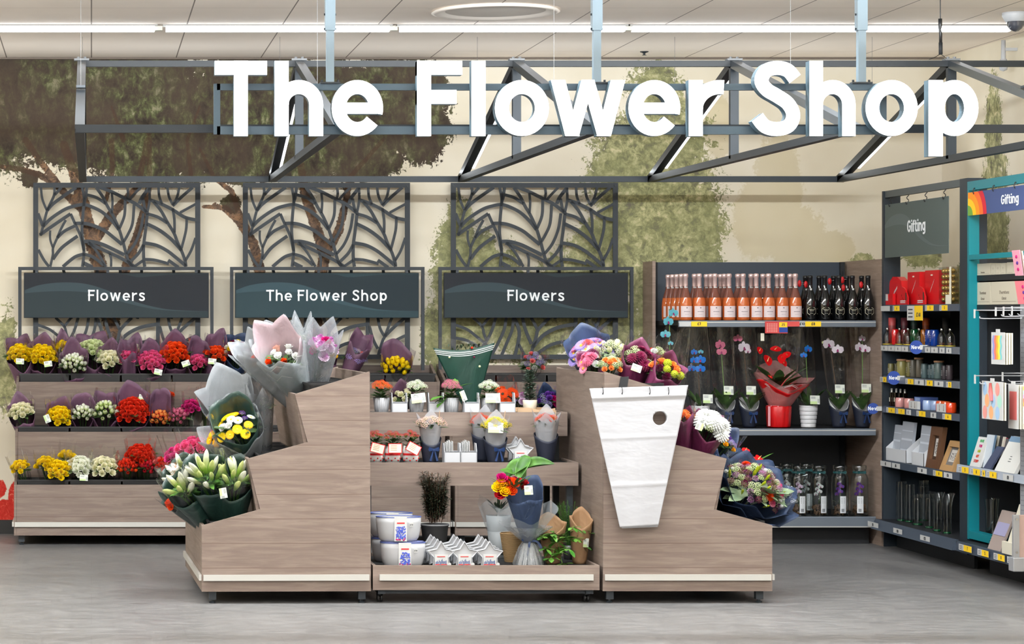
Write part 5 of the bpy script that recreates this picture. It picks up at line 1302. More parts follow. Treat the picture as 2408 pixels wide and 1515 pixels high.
for x, c, l_, lb in ((897,'orange','ribbed grey pot of orange kalanchoe, at the left end of the top tray',0),(979,'white','ribbed grey pot of white kalanchoe, second pot from the left',1),(1061,'rosepink','ribbed grey pot of dusty pink kalanchoe with big drooping leaves',0),(1148,'white','ribbed grey pot of white kalanchoe, in front of the green wrapped plant',1)):
    t = kalanchoe('kalanchoe', l_, x, 985, 14.34, TZ, c, GP)
    if lb: care_label_local(t, Vector((.004 if x < 1000 else .016, -.062, .092)), -.12 if x < 1000 else .0, .082, .055)
    if x == 1061:
        mb = MB(); leaf_blades(mb, (-.03,-.03,.10), 5, .13, .05, .01, 1.1, -.1, seed=5); leaf_blades(mb, (.02,-.01,.15), 3, .11, .035, .01, .8, .7, seed=8); mb.build('leaf', LEAFB, t, True, origin=(0,0,0))
        care_label_local(t, Vector((.062,-.06,.105)), 1.2, .06, .03)
# white card holders between the pots: upright slotted racks
def holder(x, ytop, D, zb, label, w_=.086, tall=.055, cards=0):
    o = P(x, 0, D); o.z = zb; t = thing('card_rack', label, 'rack', o, group='white slotted card racks on the centre table')
    h = EYE-(ytop-VY)*M(D)-zb
    mb = MB().box((-w_/2,-.045,0),(w_/2,-.041,h)); mb.box((-w_/2,-.045,0),(w_/2,.045,.004)); mb.box((-w_/2,.041,0),(w_/2,.045,h)); mb.build('tray_front', WHITE, t, origin=(0,0,0))
    for s in (-1,1): MB().prism([(-.045,0),(.045,0),(.045,h+tall),(-.020,h+tall),(-.045,h)], s*w_/2-.0015, s*w_/2+.0015, axis='x').build('side_fin', WHITE, t, origin=(0,0,0))
    MB().box((-w_/2+.003,-.0462,h-.004),(w_/2-.003,-.0451,h-.001)).build('edge_line', TXT, t, origin=(0,0,0))
    for i in range(cards):
        MB().box((-w_/2+.01+i*.009,-.03,.006),(-w_/2+.014+i*.009,.035,h+.05+.006*(i%3))).build('card', PAPERW, t, origin=(0,0,0))
for x, l_ in ((938,'white card rack between the orange and white kalanchoe pots'),(1024,'white card rack left of the dusty pink kalanchoe'),(1107,'white card rack right of the dusty pink kalanchoe'),(1191,'white card rack in front of the orange gerberas, rightmost of the top tray')):
    holder(x, 946, 14.32, TZ, l_)
# topiary in cream pot, wooden tray, tall green sleeve
o = P(1246, 0, 14.42); o.z = TZ+.012
t = thing('wooden_tray', 'curved light wooden tray under the topiary plant', 'tray', (o.x+.02, 14.42, TZ))
mb = MB(); n = 24; O=(0,0,0)
pr = [(-.11+.22*i/n, .028+.007*math.sin(i/n*7)) for i in range(n+1)]
mb.prism([(-.11,0)]+pr+[(.11,0)], -.10, -.094, axis='y'); mb.build('front_edge', mat('light_wood', (196,164,130), .6), t, origin=O)
MB().box((-.11,-.094,0),(.11,.10,.010)).build('base', MATS['light_wood'], t, origin=O)
MB().box((-.11,.094,.010),(.11,.10,.03)).build('rear_edge', MATS['light_wood'], t, origin=O)
t = thing('topiary_plant', 'upright dark green frosted conifer in a small cream pot', 'potted plant', (o.x, 14.42, TZ+.0102))
MB().lathe([(.033,0),(.036,.004),(.0425,.066),(.0405,.067),(.034,.008),(.001,.008)], k=28).build('pot', mat('cream_pot', (214,204,186), .6), t, True, origin=O)
mb = MB()
for i in range(230):
    h = .07+.17*(i/230); a = i*2.4; r = .034*(1-.35*(i/230)**2)*(.75+.5*((i*7)%5)/5)
    leaf_blades(mb, (r*.6*math.cos(a), r*.6*math.sin(a), h), 2, .030, .013, .006, .9, .5, seed=i)
mb.build('foliage', leafmat('frosted_green', (38,60,46), (112,132,116)), t, True, origin=O)
MB().tube([(0,0,.01),(0,0,.22)], .004, 6).build('stem', CB, t, True, origin=O)
o = P(1106, 0, 14.60); o.z = TZ
t = thing('sleeved_plant', 'tall fan shaped forest green sleeve with white stripes standing behind the pots', 'wrapped plant', o)
def fan(z0, z1, w0, w1, yb, n=24, dip=.03):
    mb = MB()
    mb.grid(lambda u, v: ((u-.5)*2*(w0+(w1-w0)*v)-.038*v, yb-.03*math.cos((u-.5)*3.14)*(.4+v*.8), z0+(z1-z0)*v - dip*v*math.sin(u*3.14)*(1-.2*u) + .03*v*(u-.5)), n, 14); return mb
zt = EYE-(812-VY)*M(14.6)-TZ
mb = fan(.0, zt, .03, .183, 0.0); 
o1 = mb.build('green_sleeve', GREENW, t, True, origin=O); solid(o1, .001)
for k in range(3):
    mb = MB(); zz = .955-k*.028
    mb.grid(lambda u, v: ((u-.5)*2*(.03+(.183-.03)*(zz+v*.011))-.038*(zz+v*.011), -.0015-.03*math.cos((u-.5)*3.14)*(.4+(zz+v*.011)*.8), zt*(zz+v*.011)-.03*(zz)*math.sin(u*3.14)*(1-.2*u)+.03*zz*(u-.5)), 24, 2)
    mb.build('white_stripe', PAPERW, t, True, origin=O)
mb = MB(); mb.grid(lambda u, v: ((u-.5)*2*(.03+(.187-.03)*v)-.038*v, .012+.03*math.cos((u-.5)*3.14)*(.4+v*.8), v*(zt+.035+.012*math.sin(u*9))), 24, 14)
mb.build('clear_back', FILM, t, True, origin=O)
mb = MB(); rr = random.Random(3)
for i in range(30): leaf_blades(mb, (rr.uniform(-.13,.08), .012, zt-.01+rr.uniform(-.03,.005)), 2, .022, .010, .004, .3, .9, seed=i)
mb.build('foliage', LEAFD, t, True, origin=O)
for x, y, c in ((1110,818,'red'),(1057,840,'cream'),(1115,840,'maroon'),(1128,862,'cream')):
    q = P(x, y, 14.555)-Vector(o); MB().sphere((q.x, q.y, q.z), .007, 8, 6).build('printed_dot', PC[c], t, True, origin=O)
# middle tray
MZ = .7165; DMT = 14.06
def sleeve_pot(mb, H, r0, r1, dip, c=(0,0,0), n=32, back=.02):
    """navy sleeve with a scooped front rim"""
    vs = []; nv = 8
    for j in range(nv+1):
        for i in range(n):
            a = 2*math.pi*i/n; sc = (1-math.sin(a))/2     # a = -90 deg faces the camera
            h = H*(1+back) - dip*(sc**2.2); v = j/nv; r = r0+(r1-r0)*v*(h/H)
            vs.append((c[0]+r*math.cos(a), c[1]+r*math.sin(a), c[2]+h*v))
    mb.add(vs, [(j*n+i, j*n+(i+1)%n, (j+1)*n+(i+1)%n, (j+1)*n+i) for j in range(nv) for i in range(n)]); mb.add([(c[0]+r0*math.cos(2*math.pi*i/n), c[1]+r0*math.sin(2*math.pi*i/n), c[2]) for i in range(n)], [list(range(n))[::-1]])
    return mb
def bow(t, c, s=1.0):
    mb = MB()
    for sg_ in (-1,1):
        mb.add([Vector(c)+Vector(p)*s for p in ((0,0,.004),(sg_*.028,-.006,.016),(sg_*.032,-.004,.0),(sg_*.026,-.002,-.010),(0,0,-.004))], [(0,1,2,3,4)])
        mb.add([Vector(c)+Vector(p)*s for p in ((0,-.001,0),(sg_*.006,-.003,0),(sg_*.026,-.002,-.062),(sg_*.014,-.002,-.066))], [(0,1,2,3)])
    mb.add([Vector(c)+Vector(p)*s for p in ((-.006,-.006,-.006),(.006,-.006,-.006),(.006,-.006,.006),(-.006,-.006,.006))], [(0,1,2,3)])
    solid(mb.build('ribbon_bow', NAVYR, t, origin=(0,0,0)), .001)
def navy_pot(name, label, x, D, zb, H, r0, r1, dip, colr, n, hz, hR, bs, grp, lab=None, bow_=True, tis=True, stick=True):
    o = P(x, 0, D); o.z = zb; t = thing(name, label, 'potted plant', o, group=grp)
    o1 = sleeve_pot(MB(), H, r0, r1, dip).build('navy_sleeve', NAVY, t, True, origin=(0,0,0)); solid(o1, .0015)
    if tis: wrap_sheet((0,0,.05), (0,-.05,1), H*1.28, r0*.9, r1*1.12, 4, int(x), .16, -.02, .3, .04).build('tissue_collar', TISG, t, True, origin=(0,0,0))
    rr = random.Random(int(x)); mb = MB(); leaf_blades(mb, (0,-.01,hz-.04), 30, hR*1.05, .022, hR*.6, 1., .5, seed=int(x)); mb.build('foliage', LEAF, t, True, origin=(0,0,0))
    for i in range(n):
        a = i*2.4+x; r = hR*math.sqrt((i+.4)/n); q = Vector((r*math.cos(a), r*math.sin(a)-.015, hz+.012-r*r*7+rr.uniform(-.006,.006)))
        child(bloom('cluster', colr, i % 2), 'flower_cluster', t, q, q_to((q.x*8, q.y*8-.4, 1), i), bs*1.25*rr.uniform(.85,1.15))
    if bow_: bow(t, (.012, -(r0+(r1-r0)*.55)-.006, H*.52))
    if lab: care_label_local(t, Vector(lab), .03, .086, .058)
    if stick: MB().tube([(.03,-.05,.16),(.045,-.065,.30)], .002, 5).build('stick', MATS['light_wood'], t, origin=(0,0,0))
    return t
GN = 'navy sleeved pots on the middle tray'
navy_pot('sleeved_kalanchoe', 'navy sleeved pot of pale pink kalanchoe with blue bow, left on the middle tray', 1012, DMT, MZ, .150, .040, .064, .05, 'blush', 14, .245, .075, .020, GN)
t = navy_pot('sleeved_kalanchoe', 'navy sleeved pot of yellow kalanchoe with label and blue bow', 1165, DMT-.02, MZ, .150, .042, .070, .05, 'yellow', 14, .235, .078, .020, GN, lab=(-.012,-.085,.205))
navy_pot('sleeved_kalanchoe', 'navy sleeved pot of red kalanchoe half hidden behind the yellow one', 1134, DMT+.14, MZ, .165, .040, .062, .03, 'red', 10, .245, .06, .018, GN, bow_=False, stick=False)
navy_pot('sleeved_kalanchoe', 'navy sleeved pot of red kalanchoe in grey tissue, right end of the middle tray', 1284, DMT+.05, MZ, .168, .043, .070, .05, 'red', 12, .255, .060, .018, GN, bow_=False)
for x, l_ in ((1061,'white card rack on the middle tray beside the pale pink kalanchoe'),(1100,'white card rack on the middle tray, right one of the pair of racks')):
    holder(x, 1061, DMT-.06, MZ, l_, .088, .045, 5)
# snowman pots
SNO = mat('snowman_white', (228,226,222), .6)
for i, (x, l_) in enumerate(((882,'striped snowman pot with red kalanchoe and a tag, left end of the middle tray'),(923,'snowman pot with red kalanchoe behind a straight tag, second from the left'),(966,'snowman pot with red scarf and a tilted tag, beside the pale pink kalanchoe'))):
    o = P(x, 0, DMT-.03); o.z = MZ; t = thing('snowman_pot', l_, 'potted plant', o, group='snowman pots on the middle tray')
    MB().lathe([(.026,0),(.040,.006),(.046,.03),(.042,.052),(.046,.07),(.040,.098),(.036,.1),(.001,.085)], k=26).build('pot', SNO, t, True, origin=O)
    mb = MB().lathe([(.0445,.046),(.0455,.052),(.0445,.058)], k=26); mb.build('scarf', REDC, t, True, origin=O)
    for k in range(6):
        a = -math.pi/2 + (k-2.5)*.42; MB().sphere((.047*math.cos(a), .047*math.sin(a), .018+.012*(k%2)), .0045, 6, 4).build('red_spot', REDC, t, True, origin=O)
    for sx in (-.014,.014): MB().sphere((sx,-.043,.078), .005, 8, 6, (1,.5,1)).build('eye', BLACK, t, True, origin=O)
    mb = MB(); leaf_blades(mb, (0,0,.10), 34, .048, .022, .03, 1., .6, seed=i+40); leaf_blades(mb, (0,0,.125), 24, .04, .018, .03, .8, .6, seed=i+50); mb.build('foliage', LEAF, t, True, origin=O)
    rr = random.Random(i)
    for k in range(11):
        a = k*2.4+i; r = .046*math.sqrt((k+.4)/11); child(bloom('cluster','crimson', k % 2), 'flower_cluster', t, (r*math.cos(a), r*math.sin(a), .168-r*r*10+rr.uniform(-.008,.012)), q_to((0,-.2,1), k), .017)
    rz_ = (.25,0,.5)[i]; R3 = Matrix.Rotation(rz_, 3, 'Y')
    def tg(w_, h_, y, m_, nm):
        mb = MB(); mb.add([Vector((.006,y,.088)) + R3 @ Vector((a*w_/2,0,b*h_/2)) for a, b in ((-1,-1),(1,-1),(1,1),(-1,1))], [(0,1,2,3)]); solid(mb.build(nm, m_, t, origin=O), .0006)
    tg(.078,.056,-.0735, REDC, 'tag_border'); tg(.070,.048,-.0747, CARD, 'gift_tag')
    mb = MB()
    for k in range(4): mb.add([Vector((.006,-.0757,.088)) + R3 @ Vector(p) for p in ((-.026,0,.016-.009*k),(.01,0,.016-.009*k),(.01,0,.0185-.009*k),(-.026,0,.0185-.009*k))], [(0,1,2,3)])
    mb.build('tag_print', mat('tag_ink', (206,150,110), .7), t, origin=O)
# star shaped white pots
def star_poly(r, k=.56, rot=math.pi/2, n=5, squash=1.0):
    return [((r if i % 2 == 0 else r*k)*math.cos(rot+i*math.pi/n), (r if i % 2 == 0 else r*k)*math.sin(rot+i*math.pi/n)*squash) for i in range(2*n)]
def star_pot(label, x, D, zb, r=.078, depth=.035, grp='white star pots', tagp=True, tilt=0):
    o = P(x, 0, D); o.z = zb; t = thing('star_pot', label, 'pot', o, group=grp)
    z0 = r*.82; mb = MB(); po = [(a, b+z0) for a, b in star_poly(r)]; pi_ = [(a*.90, b*.90+z0) for a, b in star_poly(r)]
    n = len(po); vs = [(a,0,b) for a, b in po]+[(a,depth,b) for a, b in po]+[(a,0,b) for a, b in pi_]+[(a,.008,b) for a, b in pi_]
    fs = [(i,i+n,(i+1)%n+n,(i+1)%n) for i in range(n)] + [(i,(i+1)%n,(i+1)%n+2*n,i+2*n) for i in range(n)] + [(i+2*n,(i+1)%n+2*n,(i+1)%n+3*n,i+3*n) for i in range(n)] + [list(range(3*n,4*n)), list(range(2*n-1,n-1,-1))]
    mb.add(vs, fs); mb.build('star_shell', WHITE, t, origin=O, bevel=.002)
    if tagp:
        MB().box((-.036,-.003,.012),(.036,.001,.07)).build('card_insert', PAPERW, t, origin=O)
        MB().box((-.024,-.0042,.056),(.020,-.003,.0595)).build('red_line', REDC, t, origin=O)
        mb = MB(); rr = random.Random(int(x))
        for k in range(14): mb.cbox((-.03+k*.0043, -.0038, .022+rr.uniform(0,.012)), (.003,.001,.016+rr.uniform(-.006,.008)))
        mb.build('printed_scene', mat('scene_blue', (92,104,140), .6), t, origin=O)
        MB().box((-.034,-.0042,.0125),(.030,-.003,.0165)).build('red_strip', REDC, t, origin=O)
        MB().tube([(.044,-.004,.016),(.044,.0,.016)], .009, 16).build('price_disc', PAPERW, t, origin=O)
    return t
BZ = .1865
GS = 'white star shaped pots stacked on the bottom tray'
sn = ['left','middle','right']; on_ = ['front','second','third','rear']
protos = {}
for c_i, x in enumerate((1038, 1093, 1152)):
    for k in range(4):
        l_ = '%s white star pot of the %s pile on the bottom tray' % (on_[k], sn[c_i]); D = 13.42+k*.05
        X = (x-VX)*M(13.42)+.0-.012*k; key = 'f' if k == 0 else 'r'
        if key not in protos: protos[key] = star_pot(l_, x, D, BZ, grp=GS, tagp=(k == 0)); protos[key].location.x = X; protos[key].location.z = BZ+.008*k
        else: dup(protos[key], (X, D, BZ+.008*k), label=l_)
dup(protos['f'], ((1222-VX)*M(DMT), DMT-.04, MZ), label='white star pot on the middle tray beside the yellow kalanchoe', group='white star pots on the middle tray')
dup(protos['r'], ((1216-VX)*M(DMT), DMT+.03, MZ+.008), label='rear white star pot on the middle tray behind the labelled star', group='white star pots on the middle tray')

# oval white planters with blue rims and grape hyacinth sleeves
HYA = mat('hyacinth_blue', (66,84,180), .6)
def planter(label, x, D, z0, r=.124, h=.134):
    o = P(x, 0, D); o.z = z0; t = thing('oval_planter', label, 'planter', o, group='oval white planters on the bottom tray')
    pf = [(.001,.0),(r*.70,0),(r*.80,.004),(r*.88,h*.14),(r*.95,h*.4),(r*.985,h*.75),(r*.99,h*.97),(r*.955,h*.97),(r*.9,h*.5),(.001,h*.4)]
    MB().lathe(pf, k=48, sy=.62).build('bowl', WHITE, t, True, origin=O)
    MB().lathe([(r*1.0,h*.97),(r*1.01,h),(r*.94,h),(r*.94,h*.97)], k=48, sy=.62).build('blue_rim', mat('rim_blue', (70,84,140), .5), t, True, origin=O)
    yf = -r*.62*.99-.004
    MB().box((-.032,yf,-.0+.004),(.036,yf+.0015,h+.002)).build('card_sleeve', PAPERW, t, origin=O)
    MB().box((-.018,yf-.001,h*.74),(.024,yf,h*.79)).build('red_line', REDC, t, origin=O)
    mb = MB(); rr = random.Random(int(x))
    for k in range(120): mb.sphere((.003+rr.uniform(-.025,.025), yf-.001, .016+rr.uniform(0,.068)), rr.uniform(.0028,.004), 6, 4, (1,.4,1))
    mb.build('printed_hyacinths', HYA, t, True, origin=O)
    mb = MB()
    for k in range(8): mb.sphere((.003+rr.uniform(-.03,.03), yf-.0012, .010+rr.uniform(0,.012)), .0045, 6, 4, (1,.3,1))
    mb.build('printed_berries', PC['magenta'], t, True, origin=O)
    MB().box((.052,yf+.008,h*.62),(.072,yf+.009,h*.78)).build('price_sticker', PAPERW, t, origin=O)
    mb = MB(); text_mb(mb, '£10', (.062,yf+.0078,h*.66), .009, depth=.0005); mb.build('sticker_price', TXT, t, origin=O)
    return t
planter('oval white planter with hyacinth sleeve, lower front of the stack', 947, 13.46, BZ)
planter('oval white planter with hyacinth sleeve, upper front of the stack', 937, 13.46, BZ+.1405)
planter('oval white planter, lower rear, behind the front stack', 925, 13.72, BZ)
planter('oval white planter, upper rear, blue rim just showing', 918, 13.72, BZ+.1405)
for x, D, l_ in ((945,13.46,'front'),(925,13.72,'rear')):
    o = P(x, 0, D); MB().lathe([(.001,0),(.118,.0),(.120,.004),(.001,.005)], (o.x, D, BZ+.1348), 32, sy=.6).build('inner_tray', mat('blue_liner', (96,104,150), .6), None, True)
    tag(bpy.data.objects[sorted([q.name for q in bpy.data.objects if q.name.startswith('inner_tray')])[-1]], 'blue liner tray between the two stacked %s planters' % l_, 'tray')
# yew in dark pot, grey tub, basket, bouquet, herbs
o = P(1022, 0, 13.85); o.z = BZ; t = thing('yew_plant', 'dark feathery yew bush in a tall dark grey pot', 'potted plant', o)
MB().lathe([(.052,0),(.055,.004),(.077,.19),(.081,.19),(.081,.2),(.074,.2),(.07,.17),(.001,.165)], k=32).build('pot', mat('dark_grey_pot', (92,92,94), .55), t, True, origin=O)
mb = MB(); rr = random.Random(5)
for i in range(60):
    a = i*2.4; r = .055*rr.random(); h = .2+rr.uniform(0,.05); top = Vector((math.cos(a)*(.03+.06*rr.random()), math.sin(a)*.07, .33+rr.uniform(0,.17)))
    s0 = Vector((r*math.cos(a), r*math.sin(a), h)); mb.cur = 1; mb.tube([s0, top], .0018, 4, False); mb.cur = 0
    for k in range(16):
        p = s0.lerp(top, .15+.85*k/16); leaf_blades(mb, p, 4, .032, .0065, .004, 1., .4, seed=i*20+k)
mb.build('foliage', [leafmat('yew_green', (22,30,20), (44,54,34)), CB], t, True, origin=O)
o = P(1172, 0, 13.95); o.z = BZ; t = thing('grey_pot', 'plain pale grey tall pot behind the right star pots, film hanging from its rim', 'pot', o)
MB().lathe([(.045,0),(.048,.004),(.070,.24),(.066,.24),(.05,.02),(.001,.02)], k=32).build('pot', mat('pale_grey_pot', (150,154,156), .6), t, True, origin=O)
wrap_sheet((0,0,.16), (-.1,-.1,1), .16, .065, .10, 4, 8, .1, 0, .35).build('film_collar', TISL, t, True, origin=O)
mb = MB(); leaf_blades(mb, (0,0,.26), 22, .10, .012, .03, .5, .9, seed=9); mb.build('foliage', LEAFD, t, True, origin=O)
o = P(1206, 0, 13.72); o.z = BZ; t = thing('woven_basket', 'brown woven seagrass basket behind the tulle bouquet', 'basket', o)
mb = MB(); WV = mat('seagrass', (150,122,84), .8)
for k in range(26): 
    z = k*.0062+.003; r = .044+.027*(z/.165); mb.tube([(r*math.cos(a*.5236)*(1+.02*(a%2)), r*math.sin(a*.5236)*(1+.02*(a%2)), z) for a in range(13)], .0036, 5, False)
mb.build('weave', WV, t, True, origin=O); MB().lathe([(.001,.002),(.042,.002),(.068,.162)], k=24).build('liner', mat('basket_liner', (110,86,58), .9), t, True, origin=O)
# tulle vase bouquet
o = P(1243, 0, 13.50); o.z = BZ; t = thing('tulle_bouquet', 'yellow and red roses in navy paper and clear skirted film tied with a blue ribbon', 'bouquet', o)
mb = MB(); mb.lathe([(.075,0),(.082,.012),(.070,.05),(.052,.10),(.030,.135),(.034,.145),(.07,.175),(.115,.205),(.13,.215)], k=64, mod=lambda a, z: 1+.05*math.sin(9*a)+.03*math.sin(17*a+1)); mb.build('film_skirt', TISW, t, True, origin=O)
wrap_sheet((0,0,.14), (-.15,-.25,1), .17, .035, .15, 5, 21, .0, .0, .3, .1, .1).build('film_collar', TISL, t, True, origin=O)
mb = MB(); rr = random.Random(4)
for i in range(26):
    a = i*2.4; mb.tube([(.055*math.cos(a),.055*math.sin(a),.004),(.02*math.cos(a),.02*math.sin(a),.13)], .004, 5)
mb.build('paper_shred', PAPERW, t, True, origin=O)
MB().lathe([(.033,.134),(.035,.140),(.033,.146)], k=24).build('ribbon_band', NAVYR, t, True, origin=O)
mb = MB()
for pts in ([(.0,-.036,.14),(-.004,-.045,.12),(-.016,-.05,.06)],[(.01,-.035,.14),(.04,-.045,.135),(.062,-.05,.10)],[(-.03,-.03,.142),(-.045,-.04,.145)]):
    c = catmull(pts, 4); 
    for k in range(len(c)-1):
        a_, b_ = Vector(c[k]), Vector(c[k+1]); d = (b_-a_).normalized(); s = d.cross(Vector((0,-1,0))).normalized()*.006; mb.add([a_-s,b_-s,b_+s,a_+s], [(0,1,2,3)])
solid(mb.build('ribbon_tail', NAVYR, t, origin=O), .001)
ax_ = Vector((-.12,-.2,1)).normalized()
solid(wrap_sheet((0,0,.13), ax_, .30, .03, .105, 3, 4, .18, -.18, .16).build('navy_wrap', TISN, t, True, origin=O), .001)
hc_ = P(1184, 1146, 13.42)-Vector(o)
for i in range(9):
    a = i*2.4; r = .052*math.sqrt((i+.3)/9); q = hc_+Vector((r*math.cos(a), -.01-.01*(i%3), r*math.sin(a)))
    child(bloom('rose', ('yellow','gold','yellow','crimson','yellow','orange','magenta','crimson','orange')[i], i % 2), 'rose_bloom', t, q, q_to((r*math.cos(a)*8,-1.2,.8+r*math.sin(a)*6), i), .034)
for i, (x, y) in enumerate(((1222,1134),(1234,1137),(1229,1147),(1210,1130))):
    child(bloom('rose','crimson' if i != 3 else 'maroon', i % 2), 'rose_bloom', t, P(x,y,13.46)-Vector(o), q_to((.2,-.7,1), i), .022)
mb = MB(); leaf_blades(mb, hc_+Vector((.05,0,.0)), 26, .09, .02, .06, .9, .8, seed=77); mb.build('foliage', LEAF, t, True, origin=O)
care_label_local(t, P(1243,1153,13.36)-Vector(o), -.05, .046, .05)
# big green leaves on stalks (its own potted plant behind)
o = P(1232, 0, 13.70); o.z = BZ; t = thing('broadleaf_plant', 'tall plant with two broad glossy leaves rising above the navy wrapped roses', 'plant', o)
def big_leaf(tip, base_, wid, droop, nm):
    mb = MB(); a_, b_ = Vector(base_), Vector(tip); d = b_-a_; s = d.cross(Vector((0,-.6,.8))).normalized(); nn = s.cross(d).normalized()
    mb.grid(lambda u, v: a_+d*v+s*((u-.5)*2*wid*math.sin(math.pi*min(1,(.06+.94*v)**.8))**.7)+nn*(droop*(4*(u-.5)**2)*math.sin(math.pi*v)-.02*v*v), 9, 12)
    solid(mb.build(nm, LEAFB, t, True, origin=O), .001)
st_ = P(1228,1115,13.66)-Vector(o)
big_leaf(P(1302,1085,13.55)-Vector(o), P(1222,1102,13.62)-Vector(o), .040, .035, 'leaf'); big_leaf(P(1183,1122,13.55)-Vector(o), P(1240,1085,13.6)-Vector(o), .045, .03, 'leaf'); big_leaf(P(1214,1128,13.5)-Vector(o), P(1240,1072,13.62)-Vector(o), .035, .02, 'leaf')
mb = MB(); a_, b_ = P(1186,1116,13.52)-Vector(o), P(1228,1112,13.62)-Vector(o)
for k in range(4): mb.tube(catmull([(0.005*k,0,0),(st_.x*.6+.004*k,0,.25),(st_.x+.006*k,st_.y,st_.z),(st_.x+.01+.006*k,st_.y,st_.z+.05)]), .0045, 7)
mb.build('stalk', STEM, t, True, origin=O)
big_leaf(P(1180,1100,13.5)-Vector(o), P(1226,1122,13.6)-Vector(o), .030, .01, 'leaf')
MB().lathe([(.03,0),(.034,.003),(.042,.07),(.038,.07),(.001,.05)], k=20).build('pot', BLACK, t, True, origin=O)
# herbs in brown paper
def herb(label, x, D, H, r1, lean, leafn, lmat, seed, lab=None):
    o = P(x, 0, D); o.z = BZ; t = thing('potted_herb', label, 'potted herb', o, group='herbs in brown paper on the bottom tray')
    solid(wrap_sheet((0,0,0), (lean,-.05,1), H, .036, r1, 3, seed, .2, -.12, .14, .02, .06, 64, 14).build('kraft_sleeve', BROWNP, t, True, origin=O), .0012)
    MB().lathe([(.03,0.001),(.033,.003),(.04,.08),(.036,.08),(.001,.06)], k=18).build('pot', BLACK, t, True, origin=O)
    mb = MB()
    leaf_blades(mb, (lean*.1,-.03,H*.75), leafn*2, .05, .026, r1*.9, 1.1, .1, seed=seed); leaf_blades(mb, (lean*.1,-.05,H*.45), leafn//2, .05, .028, r1*.8, 1.2, -.5, seed=seed+1)
    mb.build('foliage', lmat, t, True, origin=O)
    if lab: care_label_local(t, Vector(lab), .1, .03, .05)
    return t, o
t, o = herb('brown paper sleeved ivy leaved herb, leaves spilling over the front', 1300, 13.60, .22, .078, -.05, 60, LEAFB, 12)
mb = MB()
for i, (x, y) in enumerate(((1283,1290),(1296,1312),(1322,1325),(1310,1275),(1335,1290),(1275,1262),(1300,1255),(1330,1262),(1318,1300),(1290,1330),(1345,1240),(1352,1265))):
    q = P(x, y, 13.46)-Vector(o); leaf_blades(mb, q, 8, .055, .026, .016, 1., -.1, seed=i+60)
    mb.tube([(0.02,-.03,.13), q], .0016, 4, False)
mb.build('trailing_leaf', leafmat('parsley_green', (52,112,34), (120,166,70), .4), t, True, origin=O)
t, o = herb('brown paper wrapped herb with folded top and label, far right of the bottom tray', 1362, 13.62, .245, .062, .04, 10, LEAFB, 31, (.025,-.062,.12))
o = P(1338, 0, 13.86); o.z = BZ; t = thing('dill_plant', 'feathery bright green dill behind the two brown paper herbs', 'potted herb', o)
mb = MB(); rr = random.Random(8)
for i in range(26):
    a = i*2.4; top = Vector((.05*math.cos(a)+rr.uniform(-.03,.03), .04*math.sin(a), .28+rr.uniform(-.04,.05))); mb.tube([(0,0,.05), top], .0012, 4, False)
    for k in range(9): leaf_blades(mb, Vector((0,0,.05)).lerp(top, .5+.5*k/9), 3, .026, .0022, .002, 1., .5, seed=i*10+k)
mb.build('foliage', LEAFB, t, True, origin=O); MB().lathe([(.03,0),(.04,.08),(.036,.08),(.001,.06)], k=18).build('pot', BLACK, t, True, origin=O)
# ------------------------------------------------------------------ bottles
PINKG = mat('rose_wine', (188,94,44), .06, spec=.8); SHG = mat('rose_shoulder', (112,66,54), .05, spec=.8); FOIL = mat('rose_foil', (226,196,192), .28, .5); LABP = mat('rose_label', (216,200,200), .6)
BLKG = mat('black_glass', (10,11,12), .05, spec=.8); FOILB = mat('black_foil', (26,26,28), .35, .3); CREAMI = mat('cream_ink', (206,200,176), .6)
O = (0,0,0)
def bottle_rose():
    t = thing('wine_bottle', 'x', 'bottle', O)
    mb = MB(); b = [(.001,.004),(.040,.0),(.0435,.006),(.0435,.10),(.042,.125),(.037,.155)]; mb.lathe(b, k=26)
    mb.cur = 1; mb.lathe([(.037,.155),(.028,.185),(.019,.215),(.0155,.235),(.0145,.30)], k=26); mb.build('glass', [PINKG, SHG], t, True, origin=O)
    MB().lathe([(.0158,.232),(.0152,.29),(.0185,.294),(.0185,.310),(.0155,.318),(.001,.320)], k=20, mod=lambda a, z: 1+(.03*math.sin(9*a) if z > .292 else .01*math.sin(7*a))).build('foil', FOIL, t, True, origin=O)
    def wrapped(z0, z1, a, r, m_, nm):
        mb = MB(); mb.grid(lambda u, v: (r*math.sin((u-.5)*a), -r*math.cos((u-.5)*a), z0+(z1-z0)*v), 12, 2); return mb.build(nm, m_, t, True, origin=O)
    lb_ = wrapped(.022, .098, 2.0, .0441, LABP, 'label'); wrapped(.222, .230, 1.4, .0185, PAPERW, 'neck_label')
    mb = MB(); x = -.020
    for k in range(8): mb.box((x+k*.0052, -.0446+.0012*abs(k-3.5)/2, .058), (x+.0036+k*.0052, -.0435, .0625))
    for k in range(5): mb.box((-.014+k*.0056, -.0446, .040), (-.011+k*.0056, -.0435, .042))
    mb.box((-.004,-.0448,.082),(.004,-.0438,.09)); mb.build('label_print', mat('label_grey_ink', (120,110,116), .6), lb_, origin=O)
    return t
